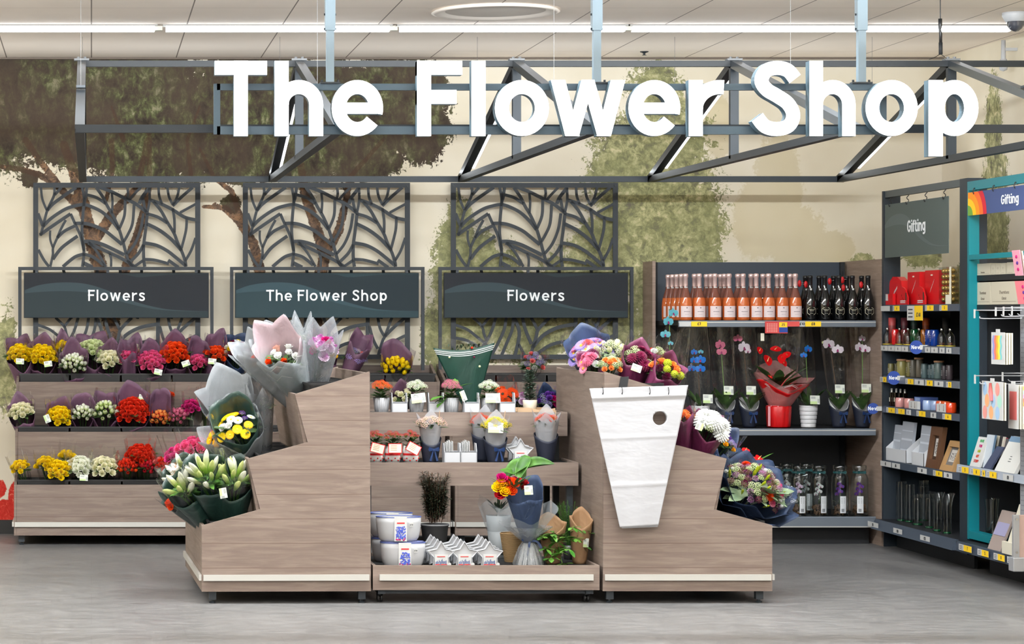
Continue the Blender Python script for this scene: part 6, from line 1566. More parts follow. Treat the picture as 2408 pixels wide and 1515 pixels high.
def bottle_black():
    t = thing('wine_bottle', 'x', 'bottle', O)
    MB().lathe([(.001,.004),(.040,.0),(.0435,.006),(.0435,.10),(.042,.125),(.035,.16),(.024,.195),(.0165,.225),(.0145,.25)], k=26).build('glass', BLKG, t, True, origin=O)
    MB().lathe([(.0155,.235),(.0155,.285),(.0175,.288),(.0175,.305),(.001,.307)], k=20).build('foil', FOILB, t, True, origin=O)
    mb = MB(); r = .0442
    hexo = [(-.032,.05),(-.032,.078),(-.016,.088),(.016,.088),(.032,.078),(.032,.05),(.016,.038),(-.016,.038)]; n = 8
    def w3(x, z, rr=r): a = x/rr; return (rr*math.sin(a), -rr*math.cos(a), z)
    for i in range(n):
        p, q = hexo[i], hexo[(i+1)%n]; c = (0,.063)
        s = [(p[0]*.92+c[0]*.08, p[1]*.92+c[1]*.08), (q[0]*.92+c[0]*.08, q[1]*.92+c[1]*.08)]
        mb.add([w3(*p), w3(*q), w3(*s[1]), w3(*s[0])], [(0,1,2,3)])
    for z, x0, m_ in ((.072,.022,.003),(.064,.013,.0028),(.048,.012,.002)):
        for k in range(7): mb.add([w3(-x0+2*x0*(k+.1)/7,z), w3(-x0+2*x0*(k+.8)/7,z), w3(-x0+2*x0*(k+.8)/7,z+m_), w3(-x0+2*x0*(k+.1)/7,z+m_)], [(0,1,2,3)])
    mb.build('label', CREAMI, t, origin=O); MB().box((-.006,-.0235,.206),(.006,-.0195,.218)).build('neck_label', PAPERW, t, origin=O)
    return t
rs, bk = bottle_rose(), bottle_black(); first_r = first_b = True
ordw = ['first','second','third','fourth','fifth','sixth','seventh','eighth','ninth','tenth','eleventh','twelfth','thirteenth']
fr_x = [1612,1644,1681,1714,1747,1778,1807,1839,1870]; bk_x = [1602,1633,1671,1703,1735,1766,1794,1827,1858]
def putb(proto, px, D, z, lab, grp, first):
    loc = ((px-VX)*M(D), D, z)
    if first: proto.location = loc; tag(proto, lab, 'bottle', grp); return proto
    return dup(proto, loc, label=lab, group=grp)
GR = 'rose wine bottles on the top shelf'; GBK = 'black wine bottles on the top shelf'; ZB = 1.5245
for i, x in enumerate(fr_x): putb(rs, x, 16.78, ZB, 'pink foiled rose wine bottle, %s from the left in the front row' % ordw[i], GR, i == 0)
for i, x in enumerate(bk_x): putb(rs, x, 16.89, ZB, 'pink foiled rose wine bottle in the second row, behind the %s front bottle' % ordw[i], GR, False)
for x, D, l_ in ((1591,16.98,'right one of three at the dark left end'),(1581,16.98,'middle one of three at the dark left end'),(1571,16.98,'leftmost of three at the dark left end'),(1661,17.0,'rearmost, behind the third front bottle'),(1694,17.0,'rearmost, behind the fourth front bottle')):
    D2 = 17.02 if D == 16.98 else 17.0
    if x == 1581: D2 = 17.12
    if x == 1571: D2 = 17.22
    putb(rs, x, D2, ZB, 'pink foiled rose wine bottle, ' + l_, GR, False)
for i, x in enumerate((1905,1939,1972.5,2004,2041)): putb(bk, x, 16.78, ZB, 'black wine bottle with outlined label, %s from the left in the front row' % ordw[i], GBK, i == 0)
for i, x in enumerate((1894,1926,1960,1991,2026)): putb(bk, x, 16.89, ZB, 'black wine bottle in the second row, %s from the left' % ordw[i], GBK, False)
for i, (x, y, l_, hl) in enumerate(((1895,669,'left of the first black bottle',0),(1951,662,'between the second and third black bottles',1),(1981,659,'between the third and fourth black bottles',1),(1983,677,'low, left of the fourth black bottle',0),(2025,670,'beside the last black bottle',1),(1880,667,'peeping out beside the last rose bottle',0))):
    p = P(x, y, 16.845); t = thing('security_tag', 'round red security tag on a bottle neck, ' + l_, 'tag', p, group='red security tags on the bottles')
    mb = MB(); mb.lathe([(.001,-.006),(.020,-.006),(.024,0),(.020,.006),(.001,.006)], k=20); 
    mb.v = [(a*.55+c*.0, c*1.0, b) for a, b, c in [(v_[0], v_[1], v_[2]) for v_ in mb.v]]
    mb.build('disc', REDC, t, True, origin=O); MB().tube([(-.03,.004,-.002),(.03,.004,.006)], .0022, 6).build('wire', CHROME, t, origin=O)
# ------------------------------------------------------------------ orchids and other sleeved plants on the middle shelf
ZM = .7915; GO = 'sleeved orchids on the middle shelf'
def clear_cone(t, H, r0, r1, seed, lean=(0,0), zb=.0, flat=.55):
    rr = random.Random(seed); k1 = rr.uniform(0,6)
    mb = MB(); mb.grid(lambda u, v: (lean[0]*v + (r0+(r1-r0)*v**.7*(1-.25*v**3))*math.cos(2*math.pi*u)*(1+.06*math.sin(6*math.pi*u*2+k1+4*v)), lean[1]*v + (r0+(r1-r0)*v**.7*(1-.4*v))*math.sin(2*math.pi*u)*flat, zb+H*v+.03*v*math.sin(4*math.pi*u+k1)), 40, 12, closed=True)
    mb.build('clear_sleeve', FILM, t, True, origin=O)
def orchid(label, x, potk, blooms, D=16.93, H=.60, lab=(0,.24), seed=0, lean=(0,0), r1=.10):
    o = P(x, 0, D); o.z = ZM; t = thing('sleeved_orchid', label, 'orchid', o, group=GO)
    if potk == 'navy':
        solid(sleeve_pot(MB(), .165, .042, .072, .055).build('navy_sleeve', NAVY, t, True, origin=O), .0015); bow(t, (.01,-.066,.095))
        solid(sleeve_pot(MB(), .20, .040, .070, .10).build('white_liner', PAPERW, t, True, origin=O), .001)
    else:
        mb = MB()
        for k in range(5): mb.lathe([(.049+.003*k,.028*k+.001),(.050+.003*k,.028*k+.024),(.047+.003*k,.028*k+.027)], k=80, mod=lambda a, z: 1+.012*math.sin(40*a))
        mb.lathe([(.001,0),(.049,.0),(.05,.004)], k=80); mb.lathe([(.061,.139),(.062,.150),(.058,.150),(.055,.12),(.001,.11)], k=80); mb.build('ribbed_pot', mat('white_ceramic', (206,206,208), .45), t, True, origin=O)
    mb = MB(); leaf_blades(mb, (0,-.01,.13), 9, .15, .042, .02, .55, 1.2, seed=seed); mb.build('foliage', LEAF, t, True, origin=O)
    tops = []
    xs = sum(b[0] for b in blooms)/len(blooms); yt = min(b[1] for b in blooms); top = P(xs, yt-10, D)-Vector(o)
    stem = catmull([(0,0,.12),(top.x*.35,.0,.28),(top.x*.8,.0,top.z*.8),tuple(top)], 6)
    MB().tube(stem, .0028, 6).build('stem', STEM if seed % 2 else CB, t, True, origin=O)
    for i, b in enumerate(blooms):
        q = P(b[0], b[1], D-.02)-Vector(o); c = child(bloom('orchid', b[3] if len(b) > 3 else 'palepink'), 'orchid_bloom', t, q, q_to((.25*(-1)**i, -1, .1*(i%3)), math.pi*.0), b[2]*1.3)
        # turn the bloom upright
        c.rotation_mode = 'XYZ'; c.rotation_euler = (math.pi/2-.1, 0, .35*(-1)**i)
    clear_cone(t, H, .055, r1, seed, lean, .12)
    if lab: care_label_local(t, Vector((lab[0], -.085, lab[1])), .02, .066, .060)
    return t
orchid('orchid with teal flowers rising above the shelf edge, far left', 1577, 'white', [(1571,757,.030,'teal'),(1565,787,.026,'teal'),(1583,737,.028,'teal'),(1577,808,.014,'teal')], D=16.62, H=.55, seed=1, lab=None, lean=(.04,-.02))
orchid('bright blue orchid in a flared clear sleeve, behind the white chrysanthemums', 1647, 'white', [(1632,829,.020,'blue'),(1647,847,.028,'blue'),(1631,848,.022,'blue'),(1647,868,.026,'blue'),(1626,867,.024,'blue'),(1648,828,.014,'teal')], D=16.85, seed=2, lab=(.03,.20), lean=(-.06,0), r1=.115)
orchid('dusky pink orchid in the leftmost navy sleeve on the middle shelf', 1706, 'navy', [(1693,812,.030,'rosepink'),(1697,828,.026,'rosepink')], seed=3, lab=(0,.255), lean=(-.04,0))
orchid('pale pink orchid with a purple lip in the second navy sleeve', 1762, 'navy', [(1749,818,.036),(1735,797,.024,'rosepink'),(1758,826,.02)], seed=4, lab=(-.01,.255), lean=(-.05,0))
orchid('faint blue orchid in a white ribbed pot, right of the red wrapped anthurium', 1901, 'white', [(1900,822,.024,'blue'),(1890,836,.018,'blue')], seed=5, lab=(.02,.19), lean=(-.08,0), r1=.11)
orchid('pale pink orchid pair in navy sleeve, second from the right', 1973, 'navy', [(1948,810,.036),(1970,823,.030),(1936,806,.010,'cream')], seed=6, lab=(-.02,.265), lean=(-.04,0))
orchid('pale pink orchid in navy sleeve at the right end, beside the round badge', 2028, 'navy', [(2021,818,.030),(2035,822,.026),(2027,797,.022)], seed=7, lab=(0,.27), lean=(-.02,0), r1=.085)
o = P(1831, 0, 16.92); o.z = ZM; t = thing('sleeved_anthurium', 'red anthurium in glossy red wrap with striped edge on the middle shelf', 'plant', o)
MB().lathe([(.001,0),(.070,0),(.075,.006),(.082,.14),(.078,.15),(.001,.14)], k=60, mod=lambda a, z: 1+.05*abs(math.sin(5*a))).build('red_wrap', REDW, t, True, origin=O)
wc = wrap_sheet((0,0,.145), (.1,-.1,1), .17, .068, .16, 3, 6, .2, -.2, .35, .1, .06).build('red_collar', REDW, t, True, origin=O); solid(wc, .001)
wrap_sheet((0,0,.145), (.1,-.1,1), .215, .07, .185, 3, 6, .2, -.2, .35, .1, .06).build('tissue_collar', tissue('pink_tissue', (216,150,146), .5), t, True, origin=O)
zig_line(t, (0,0,.145), Vector((.1,-.1,1)), .17, .165, math.pi*.6, math.pi*1.5, .72, .25, 2, PAPERW, .003, .07); zig_line(t, (0,0,.145), Vector((.1,-.1,1)), .17, .165, math.pi*.6, math.pi*1.5, .77, .25, 2, PAPERW, .002, .07)
MB().lathe([(.079,.139),(.081,.145),(.079,.151)], k=30).build('ribbon', mat('pink_ribbon', (214,150,156), .4), t, True, origin=O)
MB().box((-.086,-.05,.01),(-.070,-.045,.145)).build('ribbon_tail', MATS['pink_ribbon'], t, origin=O)
mb = MB(); leaf_blades(mb, (.0,0,.28), 16, .20, .06, .06, .8, .7, seed=3); mb.build('foliage', LEAF, t, True, origin=O)
for x, y, s in ((1805,850,.05),(1786,826,.035),(1839,842,.045),(1851,835,.04),(1822,822,.04),(1843,855,.035),(1812,887,.02)):
    q = P(x, y, 16.84)-Vector(o); child(bloom('anthurium','scarlet'), 'anthurium_bloom', t, q, q_to((.3*math.sin(x), -.8, .7), x), s)
clear_cone(t, .52, .08, .17, 12, (0,0), .14, .5)
a = P(1793, 795, 16.75)-Vector(o); MB().box((a.x-.012,a.y,a.z-.02),(a.x+.012,a.y+.002,a.z+.032)).build('gift_tag', CARD, t, origin=O)
# ------------------------------------------------------------------ glass jars with mini orchids on the bottom shelf
ZJ = .1955; GJ = 'glass orchid jars on the bottom shelf'
MOSS = leafmat('bark_chips', (86,60,42), (128,96,66), .9)
def jar(label, x, D, c, lx_, first=None):
    o = P(x, 0, D); o.z = ZJ; t = thing('glass_jar', label, 'jar', o, group=GJ)
    MB().lathe([(.001,.003),(.052,0),(.058,.006),(.058,.255),(.05,.278),(.043,.288),(.043,.312),(.047,.316)], k=36).build('glass', FILMG, t, True, origin=O)
    MB().lathe([(.048,.318),(.049,.336),(.044,.342),(.001,.344)], k=30).build('lid', FILMG, t, True, origin=O)
    MB().lathe([(.0595,.0),(.0595,.004),(.055,.005)], k=30).build('base_rim', FILMG, t, True, origin=O)
    mb = MB(); rr = random.Random(int(x))
    for i in range(70): mb.sphere((rr.uniform(-.038,.038), rr.uniform(-.038,.038), .008+rr.uniform(0,.062)), rr.uniform(.006,.011), 5, 4)
    mb.build('bark', MOSS, t, origin=O)
    mb = MB(); leaf_blades(mb, (0,0,.075), 5, .06, .014, .01, .7, .9, seed=int(x)); mb.build('foliage', LEAF, t, True, origin=O)
    MB().tube(catmull([(0,0,.06),(.006,0,.13),(-.004,-.01,.21)]), .0016, 5).build('stem', STEM, t, True, origin=O)
    for i in range(5): ob_ = child(bloom('orchid', c), 'orchid_bloom', t, (-.012+.022*(i%2)-.004*i, -.02, .215-.017*i), None, .018); ob_.rotation_euler = (math.pi/2, 0, .4*(-1)**i)
    mb = MB().lathe([(.0445,.288),(.046,.294),(.0445,.300)], k=28)
    for s in (-1,1): mb.add([(0,-.046,.296),(s*.026,-.052,.308),(s*.030,-.05,.292),(s*.022,-.049,.284)], [(0,1,2,3)])
    mb.build('ribbon', mat('teal_ribbon', (16,64,66), .45), t, origin=O)
    mb = MB(); a0 = lx_; r = .0588
    mb.grid(lambda u, v: (r*math.sin(a0+(u-.5)*.72), -r*math.cos(a0+(u-.5)*.72), .02+.115*v), 6, 2); jl_ = mb.build('label', mat('jar_label', (214,216,218), .6), t, origin=O)
    mb = MB()
    for k in range(4): mb.add([(.0594*math.sin(a0-.2+b), -.0594*math.cos(a0-.2+b), z) for b, z in ((0,.118-.01*k),(.35,.118-.01*k),(.35,.121-.01*k),(0,.121-.01*k))], [(0,1,2,3)])
    for k in range(5): mb.add([(.0594*math.sin(a0-.2+b), -.0594*math.cos(a0-.2+b), z) for b, z in ((.07*k,.028),(.07*k+.04,.028),(.07*k+.04,.05),(.07*k,.05))], [(0,1,2,3)])
    mb.build('label_print', TXT, jl_, origin=O)
    return t
for x, D, c, lx_, l_ in ((1826,16.80,'purewhite',.5,'glass jar behind the wide navy tissue bouquet, leftmost jar'),(1850,17.05,'purewhite',.3,'rear glass jar, second from the left'),(1878,16.80,'mauve',.2,'glass jar with mauve mini orchid and label at its right'),
                         (1896,17.05,'purewhite',.1,'rear glass jar between the mauve and the white orchid jars'),(1926,16.80,'purewhite',.3,'glass jar with clear white mini orchid flowers'),(1975,16.80,'violet',.1,'glass jar with dark violet flowers, label at the centre'),(2021,16.80,'violet',-.2,'glass jar with purple flowers at the right end')):
    jar(l_, x, D, c, lx_)
# ------------------------------------------------------------------ gifting bay along the right wall (faces left)
YX = Vector((0,-1,0)); BXF = 5.33
def yb(px, X=BXF): return X*F_PX/(px-VX)
def zz(py, D): return EYE-(py-VY)*D/F_PX
SZ = [1.627, 1.361, 1.150, .949, .585, .187]
BAYM = mat('bay_slate', (34,43,52), .5, .1); BAYD = mat('bay_dark', (18,21,26), .55); BRL = mat('bay_rail', (70,80,94), .4, .2)
YA, YB_ = 15.14, 16.60
t = bay = thing('gift_shelving', 'dark slate shelving bay on the right with header reading Gifting', 'shelves', (5.55, (YA+YB_)/2, 0))
for y0, y1 in ((YB_, YB_+.03), (YA-.13, YA)):
    MB().box((5.33, y0, .10), (5.445, y1, 2.395)).build('upright', BAYM, t)
MB().box((5.345, YB_+.0302, .0), (5.81, YB_+.045, 1.62)).build('end_panel', BAYM, t)
MB().box((5.34, YA, 2.35), (5.37, YB_, 2.395)).build('top_bar', mat('bay_grey', (78,84,86), .5), t)
MB().box((5.78, YA, .1), (5.80, YB_, 1.62)).build('back_panel', BAYD, t)
for i, z in enumerate(SZ):
    xf = 5.33 if i < 5 else 5.275
    MB().box((xf+.013, YA+.002, z-.03), (5.775, YB_-.002, z)).build('shelf_board', BAYD, t)
    h = .042 if i < 5 else .062
    MB().prism([(xf-.006 if i < 5 else xf-.03, z-h), (xf, z+.002), (xf+.012, z+.002), (xf+.012, z-h)], YA-(.10 if i == 5 else 0), YB_, axis='y').build('price_rail', BRL if i in (0,3,4,5) else (RAIL), t)
MB().box((5.42, YA, 0), (5.44, YB_, .12)).build('plinth', BAYD, t)
def tick(par, pl, pr, i, txt, c, side=None, X=None, z=None, h=.034, ts=None, up=0.):
    X = X if X is not None else (5.3235 if i < 5 else 5.252); y0, y1 = yb(pl, 5.33), yb(pr, 5.33); z = (SZ[i] if z is None else z)
    ticket(par, (X, y0, z-(.039 if i < 5 else .052)+up), YX, y0-y1, h, txt, c, side, ts)
tick(t, 2074, 2095, 0, None, PAPERW); tick(t, 2102, 2118, 0, '6', YEL, .25); tick(t, 2178, 2198, 0, '5', YEL, .25); tick(t, 2212, 2231, 0, '5', YEL, .3)
tick(t, 2137, 2174, 0, '£7.40', YEL, .48, h=.095, up=-.062, ts=.026, X=5.320)
for a, b in ((2074,2090),(2091,2106),(2107,2122),(2123,2138),(2178,2190),(2192,2208),(2212,2224),(2228,2240)): tick(t, a, b, 1, '6', PAPERW)
for a, b, c, tx, s in ((2072,2087,YEL,'6',.5),(2132,2151,YEL,'5',.3),(2153,2175,PAPERW,'£4',None),(2178,2196,YEL,'8',.25),(2200,2221,PAPERW,'£4',None),(2228,2240,YEL,'5',.4)): tick(t, a, b, 2, tx, c, s)
for a, b, c, tx, s in ((2087,2107,YEL,'6',.25),(2109,2130,YEL,'7',.3),(2134,2145,PAPERW,'£3',None),(2158,2179,YEL,'7',.3),(2191,2204,PAPERW,'£5',None),(2219,2240,YEL,'6',.3)): tick(t, a, b, 3, tx, c, s)
for a, b, c, tx, s in ((2073,2098,PAPERW,'£5',None),(2100,2119,PAPERW,'£6',None),(2160,2182,PAPERW,'£8',None),(2197,2219,YEL,'8',.3),(2222,2242,PAPERW,'£16',None)): tick(t, a, b, 4, tx, c, s)
for a, b, tx in ((2068,2093,'£8'),(2129,2150,'£10'),(2193,2216,'£12')): tick(t, a, b, 5, tx, PAPERW)
# header card
t = thing('hanging_card', 'dark grey green hanging card with wave reading Gifting', 'sign', (5.30, 15.9, 1.95))
YL, YR = yb(2083), yb(2232); zl0, zl1 = 1.945, 2.30
HC = mat('header_card', (78,90,88), .6)
MB().box((5.325, YR, zl0), (5.329, YL, zl1)).build('card', HC, t)
wave_board(None, t, YL-YR, zl1-zl0, (HC, mat('header_band', (92,104,104), .6), HC), (5.3245, YL, zl0), YX, (0,0,1), .0003)
mb = MB(); text_mb(mb, 'Gifting', (5.3235, (YL+YR)/2-.02, 2.10), .078, ux=YX, depth=.0015, bold=.17, sx=1.15); mb.build('lettering', TXTW, t)
for px in (2095, 2135, 2178, 2222):
    y = yb(px); MB().tube(catmull([(5.337,y,2.345),(5.322,y,2.325),(5.335,y,2.31),(5.32,y,2.285),(5.315,y,2.30)]), .003, 6).build('hook', BLACK, t, True)
# round New badges
for px, py, X, l_ in ((2155,817,5.30,'round blue badge reading New below the coloured glass jars'),(2102,889,5.30,'round blue badge reading New below the candle jars'),(2053,961,5.28,'round blue badge reading New at the corner beside the last orchid')):
    D = yb(px, X); z = zz(py, D); t = thing('shelf_badge', l_, 'badge', (X, D, z), group='round New badges'); a_ = Vector((.75,-.66,0)).normalized() if px > 2060 else Vector((.97,-.24,0)).normalized()
    nn = a_.cross(Vector((0,0,1))); r = 13.5*M(D)/max(.8, abs(a_.x)+.12); mb = MB(); n = 32; c = Vector((X,D,z))
    vs = []
    for L_ in (0,.0015):
        vs += [c + nn*L_ + (a_*math.cos(2*math.pi*i/n)+Vector((0,0,1))*math.sin(2*math.pi*i/n))*r*1.05 for i in range(n)]
    mb.add(vs, [list(range(n))[::-1], list(range(n,2*n))]+[(i,(i+1)%n,(i+1)%n+n,i+n) for i in range(n)]); mb.build('disc', BLUEC, t)
    mb = MB(); text_mb(mb, 'New', c+nn*.002-Vector((0,0,.012)), .025, ux=tuple(a_), depth=.001, bold=.18); mb.build('lettering', TXTW, t)
    e = c - nn*.002 + a_*r*.6; MB().bar(e, e + a_*.05, .02, .03).build('clip', PAPERW, t)
def bxb(mb, pl, pr, dep, z0, z1, X): return mb.box((X, yb(pr,X), z0), (X+dep, yb(pl,X), z1))
# top shelf: red chocolate boxes
RED2 = mat('red_box', (204,14,22), .35); GOLD = mat('gold_foil', (214,170,96), .25, .7); BRN = mat('chocolate_brown', (78,44,34), .4)
def choc(label, pl, pr, h, X=5.37, bun=True):
    y0, y1 = yb(pl, X), yb(pr, X); w_ = y0-y1; z = SZ[0]+.0005; t = thing('chocolate_box', label, 'chocolate box', (X, (y0+y1)/2, z), group='red chocolate boxes')
    MB().box((X+.012, y1, z), (X+.085, y0, z+h)).build('box', RED2, t)
    if bun:
        pts = [(0,0),(0,.055),(.01,.09),(.035,.12),(.06,.115),(.085,.10),(.10,.075),(.115,.05),(.115,0)]
        MB().prism([(y0+.075-a*1.5, z+b) for a, b in pts], X-.02, X-.012, axis='x').build('display_front', RED2, t)
        mb = MB(); text_mb(mb, 'LINDOR', (X+.011, (y0+y1)/2+.00, z+h*.50), .026, ux=(0,-.62,.6), uz=(0,-.55,.8), depth=.001, bold=.22, gap=.06); mb.build('lettering', PAPERW, t)
        mb = MB(); text_mb(mb, 'LINDOR', (X+.011, (y0+y1)/2, z+h*.84), .009, ux=YX, depth=.0006); mb.build('small_lettering', CARD, t)
        mb = MB()
        for k in range(12): mb.cbox((X-.0208, y0+.045-k*.0085, z+.026), (.001,.006,.007)); mb.cbox((X-.0208, y0+.045-k*.0085, z+.015), (.001,.0055,.006))
        mb.build('print_line', PAPERW, t)
        for a, b, r in ((.03,.062,.008),(.042,.045,.006),(.055,.035,.006)): MB().sphere((X-.0205, y0+.07-a*1.5, z+b), r, 10, 6, (.1,1,1)).build('printed_heart', mat('dark_red', (140,6,12), .4), t, True)
        MB().box((X-.0209, y0-.075, z+.03), (X-.0198, y0-.052, z+.08)).build('printed_chocolate', BRN, t)
    return t
choc('tall red chocolate box with curved bunny front, left of the pair', 2130, 2158, .215)
choc('tall red chocolate box with curved bunny front, right of the pair', 2171, 2203, .220)
X = 5.37; y0, y1 = yb(2090,X), yb(2122,X); z = SZ[0]+.0005
t = thing('chocolate_box', 'rounded heart shaped red chocolate box left of the tall boxes', 'chocolate box', (X, (y0+y1)/2, z), group='red chocolate boxes')
MB().prism([(y0-(y0-y1)*a, z+.19*b) for a, b in ((0,0),(-.02,.5),(.08,.85),(.3,1),(.45,.93),(.6,.99),(.9,.85),(1,.5),(1,0))], X, X+.05, axis='x').build('heart_box', RED2, t)
mb = MB(); text_mb(mb, 'LINDOR', (X-.0005, (y0+y1)/2, z+.09), .02, ux=(0,-.8,.45), uz=(0,-.3,.9), depth=.001, bold=.2, gap=.06); mb.build('lettering', PAPERW, t)
X = 5.35; y0, y1 = yb(2083,X), yb(2101,X); t = thing('chocolate_box', 'small flat red box with white corner, leftmost on the top shelf', 'chocolate box', (X-.005, (y0+y1)/2, z), group='red chocolate boxes')
MB().box((X-.005,y1,z),(X+.015,y0,z+.075)).build('box', RED2, t); MB().box((X-.006,y0-.06,z+.03),(X-.005,y0-.015,z+.074)).build('white_patch', PAPERW, t)
X = 5.36; y0, y1 = yb(2207,X), yb(2237,X)
t = thing('praline_box', 'clear box of gold foiled round chocolates at the right end of the top shelf', 'chocolate box', (X, (y0+y1)/2, z))
MB().box((X,y1,z),(X+.05,y0,z+.235)).build('clear_box', FILMG, t, bevel=.006)
mb = MB()
for a in range(4):
    for b in range(6): mb.sphere((X+.024, y0-.03-a*(y0-y1-.04)/3.6, z+.03+b*.036), .017, 8, 6)
mb.build('gold_chocolates', GOLD, t, True)
MB().box((X-.002,y1,z+.0),(X-.0005,y1+.10,z+.06)).build('cream_label', CARD, t); MB().box((X-.0022,y1,z+.06),(X-.0007,y1+.03,z+.235)).build('label_stem', CARD, t)
# second shelf: coloured glass jars, cloches, boxed candles
def gmat(n, c, r=.06): return mat(n, c, r, spec=.8)
def cyl_item(name, label, cat, px, X, sh, r, h, m_, grp, lid=None, lidh=.012, wax=None, prt=True, cloche=False):
    X = min(X, (px-VX)*(YB_-r*1.15-.004)/F_PX); y = yb(px, X); z = SZ[sh]+.0005; t = thing(name, label, cat, (X, y, z), group=grp)
    if cloche:
        MB().lathe([(r*1.1,0),(r*1.15,.004),(r*1.1,.008),(.001,.008)], k=24).build('base', mat('brass_base', (180,160,60), .35, .5), t, True, origin=O)
        MB().lathe([(r,.008),(r,h*.45),(r*.8,h*.62),(r*.35,h*.74),(r*.18,h*.78)], k=24).build('glass_dome', FILMG, t, True, origin=O)
        MB().sphere((0,0,h*.88), r*.42, 10, 8).build('knob', CHROME, t, True, origin=O)
        MB().lathe([(r*.5,.009),(r*.55,h*.2),(.001,h*.22)], k=14).build('candle', m_, t, True, origin=O); return t
    MB().lathe([(.001,0),(r*.92,0),(r,.004),(r,h*.86),(r*.9,h*.93),(r*.92,h),(r*.84,h),(.001,h*.9)], k=26).build('jar', m_, t, True, origin=O)
    if lid: MB().lathe([(r*1.0,h+.0005),(r*1.02,h+.003),(r*1.02,h+lidh),(.001,h+lidh)], k=26).build('lid', lid, t, True, origin=O)
    if prt:
        mb = MB()
        for k in range(4): mb.box((-r*.92-.004, -.010, h*(.30+.1*k)), (-r*.92+.002, .004-.002*(k%2), h*(.32+.1*k)))
        mb.build('label_print', PAPERW, t, origin=O)
    return t
GJ2 = 'coloured glass jars on the second shelf'
for px, nm, c, X in ((2105,'red',(190,20,24),5.42),(2128,'dark red',(96,20,26),5.45),(2151,'green',(10,84,44),5.43),(2173,'amber',(200,112,14),5.47),(2186,'blue',(8,44,116),5.42),(2198,'deep blue',(10,50,130),5.42)):
    cyl_item('glass_candle', '%s glass jar candle on the second shelf, above the badge row' % nm, 'candle', px, X, 1, .030 if px != 2173 else .022, .105, gmat('glass_'+nm.replace(' ','_'), c), GJ2, prt=px > 2180)
for px, n_ in ((2087,'leftmost'),(2116,'in front of the dark red jar'),(2136,'left of the green jar'),(2162,'left of the amber jar'),(2215,'right of the blue jars'),(2235,'at the right end')):
    cyl_item('glass_cloche', 'small glass cloche on the second shelf, ' + n_, 'candle', px, 5.38, 1, .028, .12, BRN, 'glass cloches on the second shelf', cloche=True)
for px, nm, c in ((2098,'red brown',(120,40,40)),(2127,'plum',(70,24,32)),(2150,'dark green',(16,36,30)),(2178,'rust',(140,62,24)),(2225,'charcoal',(34,36,40))):
    Xt = min(5.6, (px-VX)*(YB_-.03)/F_PX); y = yb(px, Xt); t = thing('candle_tube', 'tall %s boxed candle standing at the back of the second shelf' % nm, 'candle', (Xt, y, SZ[1]+.0005), group='tall boxed candles at the back')
    m_ = mat('tube_'+nm.replace(' ','_'), c, .5); MB().lathe([(.001,0),(.024,0),(.024,.18),(.022,.182),(.001,.182)], k=20).build('tube', m_, t, True, origin=O)
    MB().lathe([(.0245,.13),(.0247,.18),(.001,.1825)], k=20).build('cap', mat('tube_cap_'+nm.replace(' ','_'), tuple(min(255,int(v*1.3+10)) for v in c), .5), t, True, origin=O)
# third shelf candles
LIDW = mat('wood_lid', (170,128,96), .6)
for px, nm, c, r, h, ld, X in ((2095,'small olive',(104,98,58),.020,.085,None,5.44),(2106,'slim khaki',(92,86,60),.014,.085,None,5.47),(2121,'wide olive',(134,126,72),.034,.105,LIDW,5.40),(2138,'slim olive',(110,104,62),.020,.10,LIDW,5.43),
                     (2147,'stone grey',(96,92,82),.020,.115,None,5.42),(2161,'broad taupe',(108,100,86),.030,.118,LIDW,5.46),(2174,'small teal grey',(72,90,92),.022,.095,None,5.40),(2187,'slim teal grey',(62,80,84),.016,.09,None,5.43),(2196,'petrol grey',(66,84,88),.020,.095,None,5.42),
                     (2208,'wide sage',(82,98,96),.032,.105,LIDW,5.44),(2221,'dark plum grey',(52,46,50),.020,.09,None,5.42),(2233,'charcoal plum',(58,50,54),.022,.095,None,5.41)):
    cyl_item('candle_jar', '%s frosted candle jar on the third shelf%s' % (nm, ' with a wooden lid' if ld else ''), 'candle', px, X, 2, r, h, mat('wax_'+nm.replace(' ','_'), c, .35), 'frosted candle jars on the third shelf', lid=ld)
# fourth shelf: diffusers, coloured tumblers, little white boxes
DGL = film('diffuser_glass', (150,120,118), .8, .05, .1, 5)
for i, px in enumerate((2078,2088,2097,2108,2118,2128)):
    X = 5.38+.02*(i//3); y = yb(px, X); t = thing('reed_diffuser', 'square glass reed diffuser, %s from the left on the fourth shelf' % ordw[i], 'diffuser', (X, y, SZ[3]+.0005), group='reed diffusers on the fourth shelf')
    MB().box((-.014,-.014,0),(.014,.014,.092)).build('bottle', DGL, t, origin=O, bevel=.002)
    MB().box((-.012,-.012,.003),(.012,.012,.055)).build('liquid', mat('diffuser_liquid', (120,92,92), .2), t, origin=O)
    MB().lathe([(.007,.092),(.007,.118),(.001,.119)], k=12).build('cap', STEEL, t, True, origin=O)
    mb = MB(); mb.box((-.0148,-.008,.03),(-.0142,.008,.058)); mb.build('label', CARD, t, origin=O)
for px, nm, c, X in ((2117,'dusty pink',(196,136,132),5.36),(2138,'small pink',(190,130,126),5.37),(2182,'pale blue',(150,170,204),5.37),(2200,'second pale blue',(140,160,196),5.40),(2213,'orange',(216,88,36),5.42),(2225,'second orange',(222,94,40),5.42),(2237,'deep orange red',(204,60,20),5.36)):
    X += .0; cyl_item('candle_tumbler', '%s glass tumbler candle on the fourth shelf' % nm, 'candle', px, X, 3, .032, .064, mat('tumbler_'+nm.replace(' ','_'), c, .2, spec=.7), 'tumbler candles on the fourth shelf', prt=False)
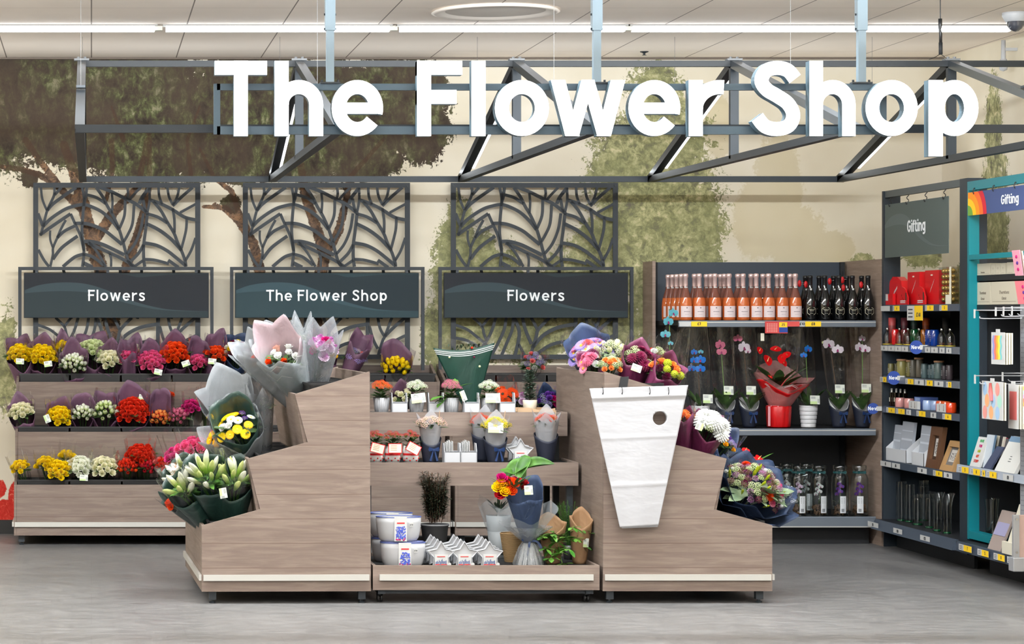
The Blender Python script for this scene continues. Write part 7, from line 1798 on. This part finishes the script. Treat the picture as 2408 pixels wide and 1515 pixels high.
def gbox(name, label, cat, pl, pr, X, dep, sh, h, m_, grp=None, lean=0.):
    y0, y1 = yb(pl,X), yb(pr,X); z = SZ[sh]+.0005; t = thing(name, label, cat, (X, (y0+y1)/2, z), group=grp)
    MB().prism([(X, z),(X+dep, z),(X+dep+lean, z+h),(X+lean, z+h)], y1, y0, axis='y').build('body', m_, t); return t, y0, y1, z
for pl, pr, l_ in ((2137,2157,'small white box with printed sprigs, before the blue boxes'),(2202,2226,'small white box with two printed stems, before the orange candles')):
    t, y0, y1, z = gbox('gift_box', l_, 'box', pl, pr, 5.335, .02, 3, .052, PAPERW, 'little white boxes on the fourth shelf')
    mb = MB()
    for k in (.3,.7):
        y = y0+(y1-y0)*k; mb.box((5.3342,y-.0015,z+.008),(5.3348,y+.0015,z+.046)); mb.box((5.3342,y-.006,z+.012),(5.3348,y+.006,z+.017))
        for j in range(3): mb.box((5.3342,y-.005,z+.024+j*.008),(5.3348,y+.005,z+.026+j*.008))
    mb.build('printed_sprig', mat('sprig_ink', (110,92,84), .6), t)
t, y0, y1, z = gbox('gift_box', 'blue gift set box with clear top between pink and pale blue candles', 'box', 2150, 2166, 5.37, .11, 3, .078, mat('box_blue', (74,96,156), .5))
MB().box((5.369, y1+.02, z+.045), (5.3695, y0-.02, z+.075)).build('window', mat('box_window', (140,164,206), .3), t)
# fifth shelf: white holders with frames, wooden frames
WHB = mat('white_box', (214,216,220), .5); FRG = mat('frame_grey_white', (178,184,194), .45)
def holder_box(label, pl, pr, frames, X=5.345):
    y0, y1 = min(yb(pl,X), YB_-.004), yb(pr,X); z = SZ[4]+.0005; t = thing('display_box', label, 'box', (X, (y0+y1)/2, z), group='white display boxes on the fifth shelf')
    MB().box((X,y1,z),(X+.003,y0,z+.085)).build('front_panel', WHB, t); MB().box((X,y1,z),(X+.13,y0,z+.003)).build('base', WHB, t)
    for y in (y0-.003, y1): MB().prism([(X,z),(X+.13,z),(X+.13,z+.20),(X+.06,z+.14),(X,z+.085)], y, y+.003, axis='y').build('side_panel', WHB, t)
    return t
holder_box('white display box holding two pale frames, left on the fifth shelf', 2081, 2130, None)
holder_box('narrow white display box holding one pale frame, beside the brown frame', 2144, 2172, None)
for pl, pr, h, dx, l_ in ((2094,2112,.235,.035,'narrow pale photo frame standing in the left white box'),(2113,2140,.265,.03,'wide pale photo frame standing in the left white box'),(2157,2180,.255,.03,'pale photo frame standing in the narrow white box')):
    t, y0, y1, z = gbox('photo_frame', l_, 'frame', pl, pr, 5.345+dx, .018, 4, h, FRG, 'pale photo frames on the fifth shelf', .03)
    t.location.z += .003
    for ch in t.children: ch.location.z += .0
    mb = MB(); X = 5.345+dx
    for a, b in ((.55,.60),(.30,.33),(.78,.80)): mb.prism([(X+.03*a-.0008, z+h*a),(X+.03*a+.0, z+h*a),(X+.03*b, z+h*b),(X+.03*b-.0008, z+h*b)], y1+.01, y0-.01, axis='y')
    mb.build('printed_band', mat('frame_band', (214,220,230), .4), t)
def wframe(label, pl, pr, h, X, lean, m_, inner, cw=.2):
    y0, y1 = yb(pl,X), yb(pr,X); z = SZ[4]+.0005; t = thing('photo_frame', label, 'frame', (X, (y0+y1)/2, z)); w_ = y0-y1; b = w_*cw; dp = .03
    def slab(ya, yb_, za, zb, x0, x1, nm, mm):
        MB().prism([(X+lean*za/h+x0, z+za),(X+lean*za/h+x1, z+za),(X+lean*zb/h+x1, z+zb),(X+lean*zb/h+x0, z+zb)], ya, yb_, axis='y').build(nm, mm, t)
    slab(y0-b, y0, 0, h, 0, dp, 'side_rail', m_); slab(y1, y1+b, 0, h, 0, dp, 'side_rail', m_); slab(y1+b, y0-b, 0, b*1.1, 0, dp, 'bottom_rail', m_); slab(y1+b, y0-b, h-b*1.1, h, 0, dp, 'top_rail', m_)
    slab(y1+b, y0-b, b*1.1, h-b*1.1, .018, .022, 'backing', inner); slab(y1+b+w_*.12, y0-b-w_*.12, b*1.1+.02, h-b*1.1-.02, .0165, .0178, 'picture', mat('lace_print', (200,196,190), .7))
    mb = MB(); rr = random.Random(int(pl))
    for k in range(60): 
        za = b*1.1+.03+rr.random()*(h-b*2.2-.07); ya = y1+b+w_*.16+rr.random()*(w_*(1-2*cw-.34)); mb.cbox((X+lean*za/h+.0162, ya, z+za), (.0006, .006, .005))
    mb.build('print_pattern', mat('pattern_ink', (96,92,92), .7), t); return t
wframe('dark brown wooden photo frame with lace print on the fifth shelf', 2176, 2203, .262, 5.35, .04, mat('dark_wood', (92,62,40), .5), mat('frame_dark', (58,38,26), .7), .23)
wframe('light oak photo frame leaning back at the right of the fifth shelf', 2208, 2238, .185, 5.34, .07, mat('pale_oak', (176,138,92), .5), mat('frame_grey', (110,108,106), .7), .14)
# bottom shelf glass vases
GV = 'glass vases on the bottom shelf'
for px, X, r, h, sh_, l_ in ((2103,5.42,.030,.255,'b','bubbled glass vase, leftmost on the bottom shelf'),(2120,5.40,.034,.262,'b','bubbled glass vase, second from the left'),(2139,5.42,.034,.250,'b','bubbled glass vase, third from the left'),(2158,5.40,.036,.20,'s','short straight glass vase in the middle of the bottom shelf'),
                           (2172,5.55,.036,.27,'s','tall straight green tinted vase standing behind'),(2186,5.40,.032,.22,'s','narrow green tinted bottle vase right of the middle'),(2204,5.37,.042,.255,'f','flared clear vase, left one of the two flared vases'),(2227,5.37,.042,.26,'f','flared clear vase at the right end of the bottom shelf')):
    y = yb(px, X); t = thing('glass_vase', l_, 'vase', (X, y, SZ[5]+.0005), group=GV)
    pf = {'s':[(.001,.006),(r*.9,0),(r,.005),(r,h*.8),(r*.85,h*.88),(r*.9,h)], 'b':[(.001,.006),(r*.9,0),(r,.005),(r,h*.9),(r*.92,h)], 'f':[(.001,.008),(r*.6,0),(r*.68,.006),(r*.62,h*.3),(r*.75,h*.7),(r*1.1,h*.93),(r*1.35,h)]}[sh_]
    mb = MB(); pp = catmull([(a, b) for a, b in pf], 6); mb.lathe([(max(a,.001), b) for a, b in pp], k=30, mod=(lambda a, z: 1+.05*math.sin(9*a)*math.sin(z*220)) if sh_ == 'b' else None); mb.build('glass', FILMG, t, True, origin=O)
    MB().lathe([(r*.3 if sh_ != 'f' else r*.3,.002),(r*.85*(.65 if sh_ == 'f' else 1),.002),(r*.85*(.65 if sh_ == 'f' else 1),.01),(.001,.012)], k=24).build('thick_base', mat('glass_green', (92,112,110), .1), t, True, origin=O)

# ------------------------------------------------------------------ teal bay
t = thing('teal_shelving', 'teal framed shelving bay at the right edge with rainbow Gifting header', 'shelves', (5.5, 14.4, 0))
X = 5.325; yt = 14.995
MB().box((X, yt-.03, .20), (X+.062, yt, 2.37)).build('upright', TEAL, t)
MB().box((X+.0625, yt-.03, .20), (X+.11, yt, 2.36)).build('post', BAYM, t)
MB().box((X, 13.1, 2.315), (X+.03, yt-.0305, 2.37)).build('top_bar', TEAL, t)
MB().box((X, 13.1, 1.895), (X+.03, yt-.0305, 1.925)).build('cross_bar', TEAL, t)
MB().box((X, 13.1, .205), (X+.06, yt-.0305, .25)).build('bottom_bar', TEAL, t)
MB().box((X+.111, yt-.02, .1), (5.79, yt-.002, 1.90)).build('end_panel', BAYD, t)
MB().box((5.76, 13.1, .1), (5.78, yt-.021, 1.90)).build('back_panel', BAYD, t)
for z, xf in ((1.80,5.36),(1.622,5.36),(.650,5.265),(.190,5.235)):
    MB().box((xf+.012, 13.1, z-.035), (5.759, yt-.031, z)).build('shelf_board', BAYD, t)
for z, xf, h, ya in ((.650,5.265,.045,15.0),(.190,5.235,.055,14.92)):
    MB().prism([(xf-.006,z-h),(xf,z+.003),(xf+.012,z+.003),(xf+.012,z-h)], 13.1, ya, axis='y').build('price_rail', mat('pale_rail', (170,178,190), .4) if z > .5 else BRL, t)
MB().box((X+.1, 13.1, 0), (X+.12, yt-.1, .10)).build('plinth', BAYD, t)
def tk2(pl, pr, X, z, txt, c, side=None, h=.036, ts=None):
    y0, y1 = yb(pl,X), yb(pr,X); ticket(t, (X-.0075, y0, z-.041), YX, y0-y1, h, txt, c, side, ts)
for a, b, tx, c, s in ((2257,2281,'5',YEL,.35),(2287,2308,'8',YEL,.25),(2310,2320,'6',YEL,.4),(2324,2347,'6',YEL,.3),(2362,2386,'£8',PAPERW,None)): tk2(a, b, 5.265, .650, tx, c, s)
for a, b, tx in ((2258,2288,'7'),(2302,2328,'5'),(2340,2366,'8'),(2372,2395,'6')): tk2(a, b, 5.225, .190, tx, YEL, .4)
# rainbow header
t = thing('rainbow_card', 'blue hanging header card with a rainbow at its left reading Gifting', 'sign', (5.32, 14.5, 2.1))
YL, YR = yb(2277,5.32), yb(2470,5.32); z0, z1 = 2.162, 2.302
BH = mat('header_blue', (62,78,124), .6); MB().box((5.319, YR, z0), (5.322, YL, z1)).build('card', BH, t)
cols = [(112,160,60),(250,200,30),(252,150,24),(246,110,40),(206,32,52)]
for i, c in enumerate(cols):
    r0, r1 = .0+.042*i+(.0 if i == 0 else .02), .042*(i+1)+.02; pts = []
    for k in range(15): a = math.pi/2*k/14; pts.append((YL-min(r1*1.35*math.cos(a),YL-YR), z0+min(r1*math.sin(a), z1-z0)))
    if i == 0: pts += [(YL, z0)]
    else:
        for k in range(14,-1,-1): a = math.pi/2*k/14; pts.append((YL-r0*1.35*math.cos(a), z0+min(r0*math.sin(a), z1-z0)))
    if r0 < (z1-z0)*3:
        mb = MB(); n = len(pts)//2
        mb.add([(5.3185-.0003*(5-i), a, b) for a, b in pts], [list(range(len(pts)))] if i == 0 else [(k, k+1, len(pts)-2-k, len(pts)-1-k) for k in range(14)])
        mb.build('rainbow_stripe', mat('rainbow_%d' % i, c, .6), t)
mb = MB(); text_mb(mb, 'Gifting', (5.317, yb(2376,5.32), 2.205), .056, ux=YX, depth=.0015, bold=.17, sx=1.25); mb.build('lettering', TXTW, t)
for px in (2295, 2341, 2392): y = yb(px,5.33); MB().tube(catmull([(5.335,y,2.312),(5.32,y,2.325),(5.312,y,2.305),(5.317,y,2.288)]), .003, 6).build('hook', BLACK, t, True)
# cream chocolate boxes behind the teal frame
CRB = mat('cream_box', (196,188,168), .6); CRI = mat('brown_ink', (70,56,48), .7)
def cbox_(label, pl, pr, z, h, X=5.375, txts=(), dep=.10):
    y0, y1 = yb(pl,X), yb(pr,X); t = thing('cream_box', label, 'box', (X, (y0+y1)/2, z), group='cream boxes in the teal bay')
    MB().box((X,y1+.001,z),(X+dep,y0-.001,z+h)).build('box', CRB, t)
    for tx, s, dz, sx_ in txts: mb = MB(); text_mb(mb, tx, (X-.0004,(y0+y1)/2,z+dz), s, ux=YX, uz=(0,-.2,1), depth=.0005, bold=.1, gap=.08, sx=sx_); mb.build('box_print', CRI, t)
    MB().box((X-.0006,y1+.02,z+h*.12),(X-.0001,y0-.02,z+h*.13)).build('printed_line', CRI, t)
    return t
zq = 1.6225; zr = 1.8005
cbox_('cream chocolate box with script lettering, left box of the lower row', 2293, 2329, zq, .135, txts=(('Thorntons',.018,.062,1.0),('Classic',.016,.028,1.0)))
cbox_('wide cream chocolate box partly covered by greeting cards, right in the lower row', 2331, 2392, zq, .135, txts=(('Thorntons',.020,.062,1.3),('Classic',.018,.028,1.1)))
cbox_('cream box standing on the upper dark shelf, left end', 2293, 2329, zr, .07, txts=(('Thorntons',.010,.012,1.1),))
for i, (a, b) in enumerate(((2330,2340),(2341,2352),(2353,2364))): cbox_('slim upright cream box on the upper dark shelf, %s of three' % ('left','middle','right')[i], a, b, zr, .066, txts=(('T',.012,.03,1),))
cbox_('sage green box on the upper dark shelf beside the pink cards', 2368, 2384, zr, .068)
# peg display with hooks and hanging stationery
t = thing('peg_display', 'perforated pale metal peg display with white hooks at the right edge', 'display', (5.30, 13.8, .4))
PG = mat('peg_metal', (150,152,158), .45, .2)
MB().box((5.288, 13.1, .40), (5.298, yb(2399,5.288), 1.62)).build('peg_board', PG, t)
mb = MB()
for r in range(40):
    for c in range(3): y = yb(2402,5.288)-.022*c-.002; z = .45+r*.028; mb.add([(5.2876, y+.0035*math.cos(a*1.047), z+.0035*math.sin(a*1.047)) for a in range(6)], [list(range(6))])
mb.build('hole', mat('hole_dark', (30,30,34), .8), t)
for y_, x0p, zc_ in ((757,2292,0),(752,2342,0),(751,2360,0),(750,2380,0),(884,2293,0),(878,2358,0)):
    D = 14.02 if x0p < 2300 else 13.95; X0 = (x0p-VX)*D/F_PX; z = zz(y_-27 if y_ < 800 else y_, D)
    mb = MB().tube([(5.288,D,z),(X0,D,z)], .0035, 6); mb.tube(catmull([(5.288,D,z-.045),(X0+.05,D,z-.047),(X0+.03,D,z-.035)]), .003, 6); mb.build('hook', WHITE, t, True)
    MB().box((X0-.002,D-.012,z-.045),(X0,D+.012,z+.006)).build('hook_ticket', PAPERW, t)
MB().box((5.30, 13.1, 0), (5.34, 13.9, .40)).build('stand_foot', PG, t)
def hangcard(label, pl, pr, yt_, yb_, X, m_, stack=0, grp=None):
    y0, y1 = yb(pl,X), yb(pr,X); D = y1; z1, z0 = zz(yt_, D), zz(yb_, D); t = thing('stationery_pack', label, 'stationery', (X, (y0+y1)/2, z0), group='stationery packs on the hooks')
    MB().box((X,y1,z0),(X+.004,y0,z1)).build('card', m_, t)
    for k in range(stack): MB().box((X+.012+.014*k,y1,z0+.001*k),(X+.020+.014*k,y0,z1-.004)).build('backing_card', CARD, t)
    MB().box((X-.0005,(y0+y1)/2-.03,z1-.004),(X+.002,(y0+y1)/2+.03,z1+.018)).build('hang_tab', PAPERW, t)
    return t, y0, y1, z0, z1
t, y0, y1, z0, z1 = hangcard('white card pack with a wavy vertical rainbow hanging from the upper hook', 2331, 2362, 782, 858, 5.12, PAPERW, 3)
for i, c in enumerate(((150,150,206),(236,120,100),(246,170,60),(248,222,80),(130,200,200))):
    w_ = (y0-y1)*.7/5; mb = MB(); ya = y0-(y0-y1)*.1-i*w_; mb.grid(lambda u, v: (5.1193, ya-w_*u-.006*math.sin(v*14), z0+(z1-z0)*(.15+.75*v)), 2, 14); mb.build('printed_wave', mat('wave_%d' % i, c, .6), t)
t, y0, y1, z0, z1 = hangcard('gift bag with pastel ovals and coral tassel hanging from the lower hook', 2309, 2358, 899, 990, 5.08, PAPERW, 1)
rr = random.Random(2)
for r in range(3):
    for c in range(3):
        cy_, cz = y0-(y0-y1)*(.2+.3*c+.1*(r%2)-.05), z0+(z1-z0)*(.18+.31*r); n = 18
        MB().add([(5.0795, min(y0,max(y1,cy_+.034*math.cos(6.283*k/n))), cz+.038*math.sin(6.283*k/n)) for k in range(n)], [list(range(n))]).build('printed_oval', mat('oval_%d' % ((r+c)%4), ((226,150,140),(236,170,120),(160,190,220),(170,214,196))[(r+c)%4], .6), t)
MB().tube([(5.074,(y0+y1)/2+.01,z1-.01),(5.072,(y0+y1)/2,z1-.06),(5.072,(y0+y1)/2-.01,z1-.11)], [.008,.014,.008], 8).build('tassel', PC['salmon'], t, True)
t, y0, y1, z0, z1 = hangcard('tall narrow white pack with a coral panel, right of the oval gift bag', 2371, 2394, 905, 1010, 5.16, PAPERW, 5)
MB().box((5.159,y1+.02,z0+.05),(5.1598,y0-.02,z1-.04)).build('coral_panel', PC['salmon'], t)
t, y0, y1, z0, z1 = hangcard('rainbow striped pad at the right edge of the lower hooks', 2396, 2425, 908, 1000, 5.19, PAPERW, 2)
for i, c in enumerate(((250,150,40),(240,110,80),(220,150,200),(170,220,200),(240,230,70))): MB().box((5.189,y1+.01,z0+.10+i*.022),(5.1898,y0-.012,z0+.122+i*.022)).build('printed_stripe', mat('pad_%d' % i, c, .6), t)
for i, (pl, pr, a, b, c, X, l_) in enumerate(((2379,2397,588,648,(222,150,168),5.20,'pink greeting card pack at the right edge, level with the teal cross bar'),(2396,2420,600,640,(214,214,220),5.22,'white patterned greeting card behind the pink card pack'),(2386,2420,660,715,(232,120,130),5.20,'coral pink greeting card pack below the pink one, right edge'))):
    y0, y1 = yb(pl,X), yb(pr,X); z1, z0 = zz(a, y1), zz(b, y1); t = thing('greeting_card', l_, 'card', (X, (y0+y1)/2, z0), group='greeting cards at the right edge')
    MB().prism([(X+.02,z0),(X+.024,z0),(X+.004,z1),(X,z1)], y1, y0, axis='y').build('card', mat('card_%d' % i, c, .6), t)
    MB().prism([(X+.034,z0),(X+.04,z0),(X+.02,z1-.005),(X+.014,z1-.005)], y1, y0, axis='y').build('card_stack', CARD, t)
    for k in range(3): zc = z0+(z1-z0)*(.25+.25*k); MB().sphere((X+.02-.02*(zc-z0)/(z1-z0)-.001, (y0+y1)/2, zc), .012, 10, 6, (.1,1.4,.8)).build('printed_motif', PC['hot' if k != 1 else 'violet'], t, True)
# rack shelf: notebooks
def lean_book(name, label, pl, pr, X, lean, zb, h, m_, th_=.012, grp='notebooks on the teal bay'):
    y0, y1 = yb(pl,X), yb(pr,X); z = zb+.0035; t = thing(name, label, 'notebook', (X, (y0+y1)/2, z), group=grp)
    MB().prism([(X,z),(X+th_,z),(X+lean+th_,z+h),(X+lean,z+h)], y1, y0, axis='y').build('cover', m_, t); return t, y0, y1, z
t, y0, y1, z = lean_book('notebook', 'white notebook with coloured capital letters reading HAVE FUN AND GET STUFF', 2280, 2303, 5.28, .055, .650, .175, PAPERW)
for i, (tx, c) in enumerate((('HAVE','green'),('FUN','hot'),('AND','lime'),('GET','orange'),('STUFF','red'))):
    zz_ = .145-.030*i; mb = MB(); text_mb(mb, tx if tx != 'FUN' else 'FUN', (5.28+.055*zz_/.175-.0012, (y0+y1)/2, z+zz_), .017, ux=YX, uz=(.3,0,.95), depth=.0006, bold=.2, sx=1.2)
    mb.build('cover_lettering', PC[c] if c != 'green' else mat('ink_green', (60,160,90), .6), t)
for i, (pl, pr, X, c, h, l_) in enumerate(((2308,2322,5.30,(196,204,212),.195,'white spined book right of the coloured letter notebook'),(2318,2326,5.31,(84,110,134),.195,'slate blue book standing behind the navy one'),(2327,2334,5.34,(196,190,170),.19,'cream book between the slate blue and the dark books'),(2335,2341,5.35,(30,30,34),.19,'black book in the middle of the rack'),(2341,2348,5.36,(204,196,182),.185,'beige book right of the black book'),(2348,2352,5.37,(150,30,50),.18,'thin dark red book in the rack'),(2352,2368,5.37,(70,70,74),.175,'charcoal book behind the large white planner'))):
    lean_book('notebook', l_, pl, pr, X, .035, .650, h, mat('book_%d' % i, c, .6))
lean_book('notebook', 'navy notebook leaning in front of the slate blue book', 2312, 2328, 5.275, .08, .650, .13, mat('book_navy', (50,58,82), .6))
t, y0, y1, z = lean_book('planner', 'large white planner with blue top edge leaning on the rack shelf', 2338, 2385, 5.262, .10, .650, .20, mat('planner_white', (222,222,218), .5), .02)
MB().prism([(5.262+.085-.001,z+.17),(5.262+.085,z+.17),(5.262+.10,z+.201),(5.262+.10-.001,z+.201)], y1, y0, axis='y').build('blue_edge', mat('planner_blue', (110,140,168), .5), t)
mb = MB()
for k in range(3): mb.box((5.262+.10*(.06+.014*k)/.2-.0012,(y0+y1)/2-.02+.006*k,z+.06+.014*k),(5.262+.10*(.06+.014*k)/.2-.0004,(y0+y1)/2+.02,z+.063+.014*k))
mb.build('cover_print', TXT, t)
t, y0, y1, z = lean_book('notebook', 'spiral notebook with mauve and grey pattern on the bottom shelf', 2322, 2352, 5.245, .085, .190, .225, mat('spiral_cover', (150,136,130), .6))
MB().prism([(5.245+.03-.001,z+.085),(5.245+.03,z+.085),(5.245+.072,z+.185),(5.245+.071,z+.185)], y1+.01, y0-.01, axis='y').build('mauve_band', mat('spiral_mauve', (150,148,180), .6), t)
for k in range(14): zk = .012+k*.0155; MB().tube([(5.245+.085*zk/.225-.004,y0+.004,z+zk),(5.245+.085*zk/.225+.008,y0+.008,z+zk),(5.245+.085*zk/.225+.006,y0-.012,z+zk)], .0018, 5).build('spiral_ring', BLACK, t)
t, y0, y1, z = lean_book('planner', 'tall cream planner in a cream base leaning beside the spiral notebook', 2362, 2408, 5.24, .085, .190, .28, mat('planner_cream', (214,208,190), .6), .03)
MB().box((5.225,y1,z),(5.239,y0,z+.07)).build('base_box', MATS['planner_cream'], t)
for i, (px, l_) in enumerate(((2300,'clear vase in shadow at the left of the teal bay floor'),(2318,'clear straight vase in shadow behind the spiral notebook'))):
    X = 5.44; y = yb(px, X); y = min(y, 14.9); t = thing('glass_vase', l_, 'vase', (X, y, .1905), group='vases in shadow in the teal bay')
    MB().lathe([(.001,.006),(.034,0),(.036,.005),(.038,.2),(.045,.26)], k=26).build('glass', FILMG, t, True, origin=O)
    MB().lathe([(.001,.003),(.03,.003),(.03,.012),(.001,.013)], k=20).build('thick_base', MATS['glass_green'], t, True, origin=O)
# corner of a metal display unit entering at the right edge
D = 12.7; t = thing('metal_display_unit', 'corner of a pale metal display unit cut by the right edge of the photo', 'display', ((2480-VX)*M(D), D+.3, 0))
x0 = (2383-VX)*M(D); PM = mat('display_metal', (168,170,174), .35, .5)
MB().box((x0, D, zz(1345,D)), (x0+.5, D+.07, zz(1312,D))).build('base_ledge', PM, t, bevel=.004)
MB().box((x0+.004, D+.01, zz(1311.5,D)), (x0+.035, D+.03, zz(1212,D))).build('corner_post', PM, t)
MB().box((x0+.036, D+.015, zz(1311.5,D)), (x0+.48, D+.025, zz(1212,D))).build('side_panel', mat('display_panel', (176,150,140), .5), t)
for y in (1222, 1300): MB().tube([(x0+.02, D+.009, zz(y,D)), (x0+.02, D+.004, zz(y,D))], .006, 12).build('screw', CHROME, t)
MB().box((x0+.20, D+.005, 0), (x0+.26, D+.065, zz(1345.3,D))).build('leg', PM, t); MB().box((x0+.40, D+.005, 0), (x0+.46, D+.065, zz(1345.3,D))).build('leg', PM, t)
